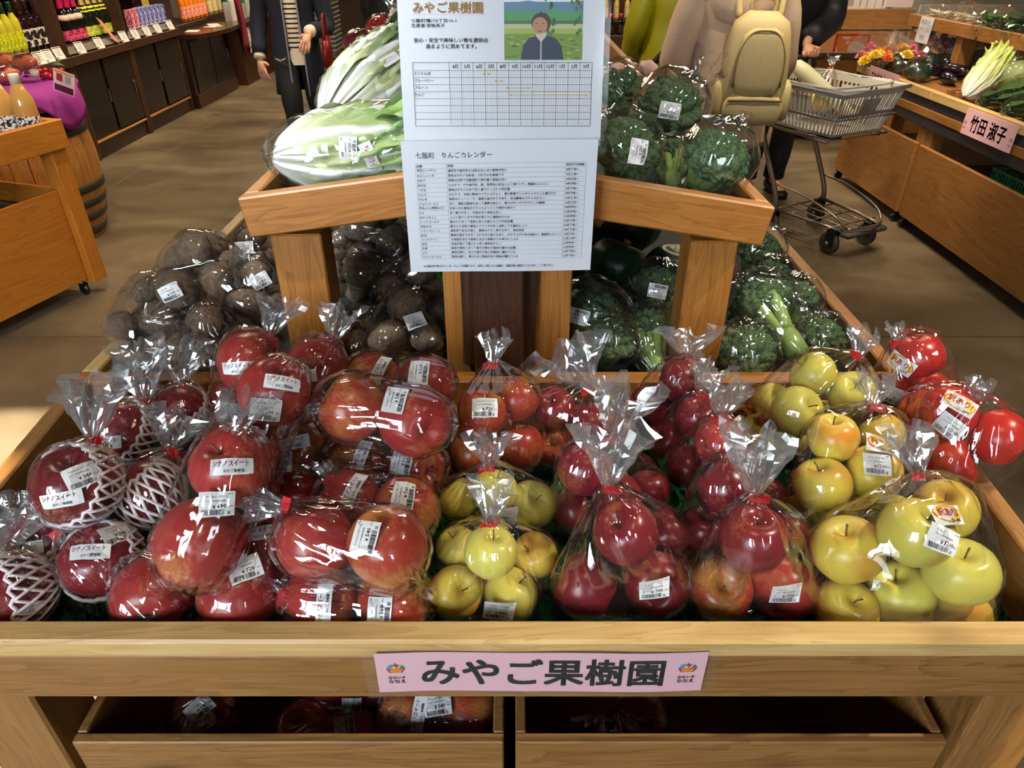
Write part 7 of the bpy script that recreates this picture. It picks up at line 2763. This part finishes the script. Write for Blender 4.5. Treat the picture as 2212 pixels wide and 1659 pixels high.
    # coat: a lofted shell from shoulders to hem plus sleeves
    cm = spec['coat']
    hem = spec.get('hem', 0.27)
    wid = spec.get('wide', 1.0)
    prof = [(hem, 0.118, 0.088), (hem + (0.5 - hem) * 0.5, 0.114, 0.084), (0.52, 0.108, 0.080), (0.62, 0.100, 0.074), (0.70, 0.106, 0.080), (0.77, 0.112, 0.078), (0.81, 0.100, 0.062), (0.832, 0.058, 0.046), (0.845, 0.044, 0.042)]
    rings = []
    n = 44
    ctrl = smooth_path([(z, a, b) for z, a, b in prof], 4)
    gap = spec.get('open', 0.0)
    ctr = {}
    for q in ctrl:
        z, a, b = q
        c = V((0, 0.004, z)) if z > 0.62 else V((0, 0.004, z))
        fold = (0.9 - z) * 0.10
        ring = []
        for k in range(n):
            th = 2 * math.pi * k / n
            f = 1 + fold * 0.35 * math.sin(6 * th + 7 * z) + 0.02 * noise.noise(V((math.cos(th) * 2, math.sin(th) * 2, z * 9)))
            ring.append((V((math.cos(th) * a * wid * f, math.sin(th) * b * wid * f, 0)) + c) * S)
        rings.append(ring)
    mb = MB()
    vs_, fs_ = loft(rings, False)
    if gap:
        # leave the coat front open: drop the quads facing the front within the gap
        keep = []
        for j in range(len(rings) - 1):
            for k in range(n):
                th = 2 * math.pi * (k + 0.5) / n
                dth = abs(((th - 1.5 * math.pi + math.pi) % (2 * math.pi)) - math.pi)
                g_ = gap * (1.15 - 0.25 * j / len(rings))
                if dth > g_:
                    k2 = (k + 1) % n
                    keep.append((j * n + k, j * n + k2, (j + 1) * n + k2, (j + 1) * n + k))
        fs_ = keep
    mb.add((vs_, fs_))
    co = mb.build('coat', cm, t, True, None, True)
    sm = co.modifiers.new('thick', 'SOLIDIFY')
    sm.thickness = 0.006
    sw = spec.get('sleeve', 1.0)
    for q in 'rl':
        end = P['el' + q] + (P['wr' + q] - P['el' + q]) * spec.get('cuff', 0.93)
        pts = smooth_path([P['chest'] + (P['sh' + q] - P['chest']) * 0.75 + V((0, 0, 0.008 * S)), P['sh' + q], P['el' + q], end], 5)
        rr = [(0.050 - 0.018 * (k / (len(pts) - 1))) * S * sw * (1 + 0.05 * math.sin(k * 1.9)) for k in range(len(pts))]
        MB().add(tube(pts, rr, 16, True)).build('sleeve', cm, t, True, None, True)
        if spec.get('shirt_cuff'):
            e2 = P['el' + q] + (P['wr' + q] - P['el' + q]) * 1.03
            MB().add(tube([end - (P['wr' + q] - P['el' + q]) * 0.03, e2], [0.026 * S, 0.027 * S], 14)).build('shirt_cuff', CREAM, t, True, None, True)
    return t, P, S


def at_body(t, p):
    return p


# woman in the open navy coat, walking towards the camera on the left
t, P, S = figure('person', 'person in long open navy coat over a striped shirt in the wine aisle', (-1.60, 5.75, 0), math.radians(12), 1.60, dict(
    coat=NAVY, hem=0.31, wide=1.0, open=0.25, shirt_cuff=True, trousers=JEANS, cuff=0.90,
    joints={'wrl': (0.075, -0.135, 0.585), 'ell': (0.150, 0.0, 0.60), 'wrr': (-0.165, -0.04, 0.475), 'elr': (-0.15, 0.02, 0.62), 'knr': (-0.05, -0.05, 0.28), 'anr': (-0.045, 0.02, 0.045), 'knl': (0.06, 0.02, 0.28), 'anl': (0.07, 0.08, 0.05), 'tol': (0.08, 0.0, 0.018)},
    handl=(-0.35, -0.55, -0.7), acrossl=(-1, 0, 0), handr=(0.05, -0.25, -1), acrossr=(0.8, -0.6, 0)))
# striped shirt: alternating hoops of knit
n = 20
for k in range(n):
    z0, z1 = 0.44 + 0.39 * k / n, 0.44 + 0.39 * (k + 1) / n
    for (a, b, m) in ((z0, z0 + (z1 - z0) * 0.64, CREAM), (z0 + (z1 - z0) * 0.64, z1, STRIPE if k > 2 else CREAM)):
        rings = []
        for z in (a, b):
            w = 0.094 - 0.010 * math.sin((z - 0.44) * 8)
            rings.append([V((w * math.cos(q), 0.066 * math.sin(q) + 0.002, z)) * S for q in [2 * math.pi * i / 28 for i in range(28)]])
        MB().add(loft(rings, False)).build('shirt_stripe', m, t, True, None, True)
MB().add(tube([V((-0.095, -0.066, 0.470)) * S, V((-0.072, -0.083, 0.462)) * S, V((-0.048, -0.094, 0.474)) * S], 0.004 * S, 6)).build('pocket_piping', PIPING, t, True, None, True)
for s in (-1, 1):
    pts = [V((s * 0.118 * math.sin(0.27 * (1.15 - 0.2 * k / 8)) * 1.02, -0.089 * math.cos(0.36) * (1.0 - 0.07 * math.sin(k * 0.3)), 0.31 + 0.48 * k / 8)) * S for k in range(9)]
    MB().add(tube(pts, 0.004 * S, 6)).build('coat_piping', PIPING, t, True, None, True)
p = P['wrl'] + V((0.055, -0.0, -0.10))
hb = thing('red_handbag', 'dark red handbag hanging at the arm of the navy coat', 'handbag', tuple(V((-1.60, 5.75, 0)) + Matrix.Rotation(math.radians(12), 3, 'Z') @ (p + V((0.05, 0.02, -0.14)))))
MB().add(loft([[(0.035 * w * math.cos(a), 0.075 * w * math.sin(a) , z) for a in [2 * math.pi * i / 20 for i in range(20)]] for z, w in ((0, 0.7), (0.02, 1.1), (0.12, 1.0), (0.21, 0.6))])).build('bag_body', REDB, hb, True, None, True)
MB().add(tube(smooth_path([(0, -0.05, 0.19), (0, -0.03, 0.33), (0, 0.03, 0.33), (0, 0.05, 0.19)], 5), 0.008, 8)).build('bag_handle', REDB, hb, True, None, True)

# beige coat with backpack, seen from behind
BX = V((1.09, 3.82, 0))
t, P, S = figure('person', 'person in long beige hooded coat with khaki backpack, seen from behind', tuple(BX), math.radians(172), 1.62, dict(
    coat=BEIGE, hem=0.365, wide=1.16, sleeve=1.30, trousers=BLACKC, trw=0.95, cuff=0.98,
    joints={'elr': (-0.150, -0.03, 0.62), 'wrr': (-0.14, -0.10, 0.50), 'ell': (0.165, 0.0, 0.63), 'wrl': (0.15, -0.08, 0.50)}))
hood = MB().add(loft([[V((0.085 * w * math.cos(a), 0.075 + 0.045 * w * math.sin(a), z)) * S for a in [2 * math.pi * i / 24 for i in range(24)]] for z, w in ((0.70, 0.25), (0.725, 0.85), (0.77, 1.15), (0.81, 1.05), (0.84, 0.6))]))
hood.build('hood', BEIGE, t, True, None, True)
# the backpack hangs behind the figure
bp = thing('backpack', 'khaki canvas backpack with front zip pocket worn over the beige coat', 'backpack', (1.125, 3.60, 0.755), math.radians(-6))


def rbox(w, d, h, r, z0, y0, taper=0.0):
    """soft box standing at z0, back face at y0, bulging towards -Y"""
    rings = []
    for j in range(13):
        s = j / 12
        e = math.sin(math.pi * min(max(s, 0.0), 1.0)) ** 0.28 if 0 < s < 1 else 0.15
        ww, dd = w * (0.86 + 0.14 * e) * e ** 0.35 * (1 - taper * s), d * e
        ring = []
        for k in range(32):
            a = 2 * math.pi * k / 32
            ca, sa = math.cos(a), math.sin(a)
            sq = 0.45
            ring.append((ww * 0.5 * math.copysign(abs(ca) ** sq, ca), y0 - d * 0.5 + dd * 0.5 * math.copysign(abs(sa) ** sq, sa), z0 + h * s + 0.006 * noise.noise(V((ca * 2, sa * 2, s * 6)))))
        rings.append(ring)
    return loft(rings)


MB().add(rbox(0.31, 0.16, 0.47, 0.05, 0.0, 0.0, 0.12)).build('pack_body', TANB, bp, True, None, True)
MB().add(rbox(0.22, 0.05, 0.28, 0.03, 0.13, -0.148, 0.10)).build('front_panel', TANB, bp, True, None, True)
MB().add(rbox(0.27, 0.06, 0.13, 0.03, 0.005, -0.140)).build('lower_pocket', TANB, bp, True, None, True)
for s in (-1, 1):
    MB().add(rbox(0.05, 0.12, 0.18, 0.03, 0.01, -0.02), 0, Matrix.Translation((s * 0.153, 0, 0))).build('side_pocket', TANB, bp, True, None, True)
    MB().add(tube(smooth_path([(s * 0.09, 0.0, 0.44), (s * 0.10, 0.03, 0.52), (s * 0.11, 0.08, 0.58), (s * 0.13, 0.20, 0.56)], 5), 0.016, 8)).build('shoulder_strap', TANB, bp, True, None, True)
MB().add(tube(smooth_path([(-0.05, -0.06, 0.455), (-0.045, -0.06, 0.515), (0.045, -0.06, 0.515), (0.05, -0.06, 0.455)], 5), 0.010, 8)).build('grab_loop', TANB, bp, True, None, True)
MB().add(tube(smooth_path([(-0.105, -0.180, 0.17), (-0.100, -0.188, 0.30), (-0.06, -0.188, 0.385), (0.0, -0.190, 0.402), (0.06, -0.188, 0.385), (0.100, -0.188, 0.30), (0.105, -0.180, 0.17)], 5), 0.0045, 6)).build('zip', TAND, bp, True, None, True)
MB().add(tube([(-0.12, -0.197, 0.115), (0.0, -0.202, 0.118), (0.12, -0.197, 0.115)], 0.005, 6)).build('zip', TAND, bp, True, None, True)

# lime jacket
t, P, S = figure('person', 'person in lime green jacket with a brown shoulder strap, seen from behind', (1.12, 5.45, 0), math.radians(185), 1.60, dict(
    coat=LIME, hem=0.40, wide=1.22, sleeve=1.35, trousers=BLACKC,
    joints={'elr': (0.0, 0, 0), 'elr': (-0.16, -0.02, 0.63), 'wrr': (-0.14, -0.12, 0.54), 'ell': (0.165, 0.01, 0.62), 'wrl': (0.16, -0.08, 0.50)}))
MB().add(tube(smooth_path([V((-0.10, 0.085, 0.80)) * S, V((-0.03, 0.108, 0.66)) * S, V((0.07, 0.108, 0.52)) * S, V((0.145, 0.05, 0.42)) * S], 6), 0.020, 8)).build('shoulder_strap', BROWNL, t, True, None, True)
sbag = thing('shoulder_bag', 'brown leather shoulder bag beside the lime jacket', 'bag', (0.86, 5.32, 0.50))
MB().add(rbox(0.20, 0.10, 0.20, 0.03, 0.0, 0.05)).build('bag_body', BROWNL, sbag, True, None, True)

# navy jacket pushing the cart
t, P, S = figure('person', 'person in dark navy jacket gripping the shopping cart handle', (1.72, 4.88, 0), 0.0, 1.70, dict(
    coat=NAVY2, hem=0.44, wide=1.12, sleeve=1.25, trousers=JEANS, curl=0.75,
    joints={'ell': (0.14, -0.02, 0.645), 'wrl': (0.012, -0.165, 0.575), 'elr': (-0.15, -0.02, 0.635), 'wrr': (-0.13, -0.20, 0.560)},
    handl=(0, -0.75, -0.55), acrossl=(1, 0, 0), handr=(0, -0.75, -0.55), acrossr=(-1, 0, 0)))
t, P, S = figure('person', 'person in black coat mostly hidden between the lime jacket and beige coat', (1.36, 5.95, 0), math.radians(170), 1.66, dict(coat=BLACKC, hem=0.30, wide=1.05, trousers=BLACKC))
t, P, S = figure('person', 'person in black coat at the far side of the island beside the notice', (-1.10, 7.1, 0), math.radians(150), 1.60, dict(coat=BLACKC, hem=0.38, wide=1.05, sleeve=1.2, trousers=BLACKC, joints={'elr': (-0.15, -0.05, 0.64), 'wrr': (-0.12, -0.16, 0.60)}))

# ------------------------------------------------------------------ shopping cart with grey basket
CART = V((1.77, 4.06, 0))
CR_ = math.radians(28)
ct = thing('shopping_cart', 'steel shopping cart with black handle and rubber wheels', 'shopping cart', tuple(CART), CR_)
CHR = plain('cart_steel', (150, 140, 126), 0.35, 0.9)


def ctube(name, pts, r, m=CHR, n=8, sm=True):
    return MB().add(tube(pts, r, n)).build(name, m, ct, sm, None, True)


# local frame: -Y is the front of the cart, +Y the handle side
for s in (-1, 1):
    ctube('side_frame', smooth_path([(s * 0.20, 0.42, 0.90), (s * 0.205, 0.40, 0.80), (s * 0.20, 0.27, 0.50), (s * 0.20, 0.12, 0.24), (s * 0.20, 0.10, 0.15)], 5), 0.014)
    ctube('base_rail', [(s * 0.20, 0.12, 0.155), (s * 0.17, -0.20, 0.15), (s * 0.14, -0.34, 0.145)], 0.010)
    ctube('guard_rail', smooth_path([(s * 0.20, 0.15, 0.29), (s * 0.19, -0.05, 0.28), (s * 0.17, -0.28, 0.22), (s * 0.14, -0.36, 0.16)], 4), 0.006)
    ctube('basket_arm', [(s * 0.21, 0.32, 0.60), (s * 0.20, -0.16, 0.585)], 0.009)
ctube('guard_rail', smooth_path([(-0.14, -0.36, 0.16), (0, -0.40, 0.165), (0.14, -0.36, 0.16)], 5), 0.006)
for y in (-0.28, -0.14, 0.0, 0.10):
    ctube('base_wire', [(-0.19, y, 0.152), (0.19, y, 0.152)], 0.004)
for x in (-0.10, 0.0, 0.10):
    ctube('base_wire', [(x, 0.12, 0.156), (x * 0.9, -0.34, 0.150)], 0.004)
MB().add(bx(-0.16, 0.16, -0.40, -0.33, 0.115, 0.145, 0.012)).build('bumper', RUBBER, ct, True, None, True)
ctube('handle_bar', smooth_path([(-0.205, 0.40, 0.80), (-0.20, 0.43, 0.885), (-0.16, 0.44, 0.905), (0.16, 0.44, 0.905), (0.20, 0.43, 0.885), (0.205, 0.40, 0.80)], 5), 0.0165, BLACKP)
for k in range(13):
    x = -0.15 + 0.025 * k
    MB().add(lathe([(0.0195, -0.004), (0.0195, 0.004)], 14), 0, Matrix.Translation((x, 0.44, 0.905)) @ Matrix.Rotation(math.pi / 2, 4, 'Y')).build('grip_rib', BLACKP, ct, True, None, True)
for s in (-1, 1):
    MB().add(lathe([(0.0185, -0.006), (0.0185, 0.006)], 14), 0, Matrix.Translation((s * 0.206, 0.405, 0.815))).build('red_band', TAPE_RED, ct, True, None, True)
for (x, y) in ((-0.15, -0.30), (0.15, -0.30), (-0.19, 0.10), (0.19, 0.10)):
    w = MB().add(lathe([(0.030, -0.013), (0.058, -0.013), (0.062, -0.008), (0.062, 0.008), (0.058, 0.013), (0.030, 0.013)], 22), 0, Matrix.Translation((x, y + 0.02, 0.0625)) @ Matrix.Rotation(math.pi / 2, 4, 'Y')).build('wheel', RUBBER, ct, True, None, True)
    MB().add(bx(x - 0.021, x - 0.0165, y - 0.02, y + 0.04, 0.05, 0.135)).add(bx(x + 0.0165, x + 0.021, y - 0.02, y + 0.04, 0.05, 0.135)).add(bx(x - 0.021, x + 0.021, y - 0.02, y + 0.04, 0.1355, 0.148)).build('fork', METAL_D, ct, False, None, True)
    MB().add(lathe([(0.010, -0.0235), (0.010, 0.0235)], 10), 0, Matrix.Translation((x, y + 0.02, 0.0625)) @ Matrix.Rotation(math.pi / 2, 4, 'Y')).build('axle', METAL, ct, True, None, True)
# wire cradle
for z, e in ((0.60, 0.0), (0.70, 0.012)):
    MB().add(tube([(a * (0.215 + e), 0.08 + b * (0.27 + e), z) for a, b in ((-1, -1), (1, -1), (1, 1), (-1, 1))], 0.006, 8, closed=True)).build('cradle_wire', CHR, ct, True, None, True)

# plastic basket
bk = thing('shopping_basket', 'grey slatted plastic shopping basket sitting in the cart', 'basket', tuple(CART), CR_)
BKP = plain('pale_grey_plastic', (172, 168, 158), 0.45)
bw, bl, bh, z0 = 0.235, 0.305, 0.235, 0.607
tp = 0.80
cy = 0.08


def bpt(a, b, s):
    k = tp + (1 - tp) * s
    return V((a * bw * k, cy + b * bl * k, z0 + bh * s))


def wall_bar(p0, p1, q0, q1, name):
    """a flat slab between two bottom points p and two top points q, 4 mm thick inward"""
    c = V((0, cy, z0 + bh / 2))
    out = []
    for p in (p0, p1, q1, q0):
        d = V((c.x - p.x, c.y - p.y, 0)).normalized() * 0.004
        out.append((p, p + d))
    vs = [o[0] for o in out] + [o[1] for o in out]
    return vs, [(0, 1, 2, 3), (7, 6, 5, 4), (0, 4, 5, 1), (1, 5, 6, 2), (2, 6, 7, 3), (3, 7, 4, 0)]


for (c0, c1) in (((-1, -1), (1, -1)), ((1, -1), (1, 1)), ((1, 1), (-1, 1)), ((-1, 1), (-1, -1))):
    def W(u, s):
        return bpt(c0[0] + (c1[0] - c0[0]) * u, c0[1] + (c1[1] - c0[1]) * u, s)
    side = MB()
    for (s0, s1) in ((0.0, 0.06), (0.42, 0.50), (0.86, 1.0)):
        side.add(wall_bar(W(0, s0), W(1, s0), W(0, s1), W(1, s1), ''))
    n = 20
    for k in range(n + 1):
        u = k / n
        w = 0.010 if 0 < k < n else 0.02
        side.add(wall_bar(W(max(0, u - w), 0.06), W(min(1, u + w), 0.06), W(max(0, u - w), 0.86), W(min(1, u + w), 0.86), ''))
    side.add(wall_bar(W(0.36, 0.50), W(0.64, 0.50), W(0.36, 0.80), W(0.64, 0.80), ''))
    side.build('slatted_side', BKP, bk, False, None, True)
MB().add(([bpt(-1, -1, 0), bpt(1, -1, 0), bpt(1, 1, 0), bpt(-1, 1, 0)], [(0, 1, 2, 3)])).build('base', BKP, bk, False, None, True)
MB().add(tube([bpt(a, b, 1.0) for a, b in ((-1.03, -1.03), (1.03, -1.03), (1.03, 1.03), (-1.03, 1.03))], 0.011, 8, closed=True)).build('rim', BKP, bk, True, None, True)
for b in (-1, 1):
    MB().add(tube(smooth_path([bpt(-1.0, 0.05 * b, 1.02), bpt(-0.9, 0.75 * b, 1.04), bpt(0.9, 0.75 * b, 1.04), bpt(1.0, 0.05 * b, 1.02)], 4), 0.006, 8)).build('handle', BKP, bk, True, None, True)
# daikon and a pack of snacks in the basket
MR = Matrix.Translation(CART) @ Matrix.Rotation(CR_, 4, 'Z')
dk = thing('daikon', 'long daikon radish with cut green top leaning out of the basket', 'daikon', tuple(MR @ V((-0.05, 0.10, z0 + 0.02))))
A, B = MR @ V((0.12, -0.04, z0 + 0.05)), MR @ V((-0.17, 0.20, z0 + 0.32))
L = (B - A).length
d = (B - A).normalized()
MB().add(tube([A + d * L * s for s in (0, 0.05, 0.3, 0.6, 0.85, 0.96, 1.0)], [0.006, 0.024, 0.036, 0.042, 0.042, 0.034, 0.016], 16)).build('root', plain('daikon_white', (222, 218, 176), 0.4), dk, True)
for k in range(9):
    a = k * 2.399
    q = V((math.cos(a), math.sin(a), 0)) * 0.016
    MB().add(tube(smooth_path([B - d * 0.01 + q * 0.3, B + d * 0.04 + q, B + d * 0.085 + q * 1.8], 3), [0.005, 0.0055, 0.005, 0.0045, 0.004, 0.0035, 0.003], 6)).build('leaf_stub', STALK, dk, True)
sn = MR @ V((0.06, 0.16, z0 + 0.09))
S = [[sn + V((0, 0, 0.02)), 0.055], [sn + V((0.05, 0.03, 0.02)), 0.05], [sn + V((-0.02, -0.05, 0.03)), 0.05]]
apple_bag('clear tied bag of yellow fruit inside the shopping basket', None, 'gold', sn + V((0.02, 0, 0.20)), (0.1, -1, 0.05, 0.03), [], 140, group=None, solved=S, name='bagged_fruit', cat='bagged fruit')
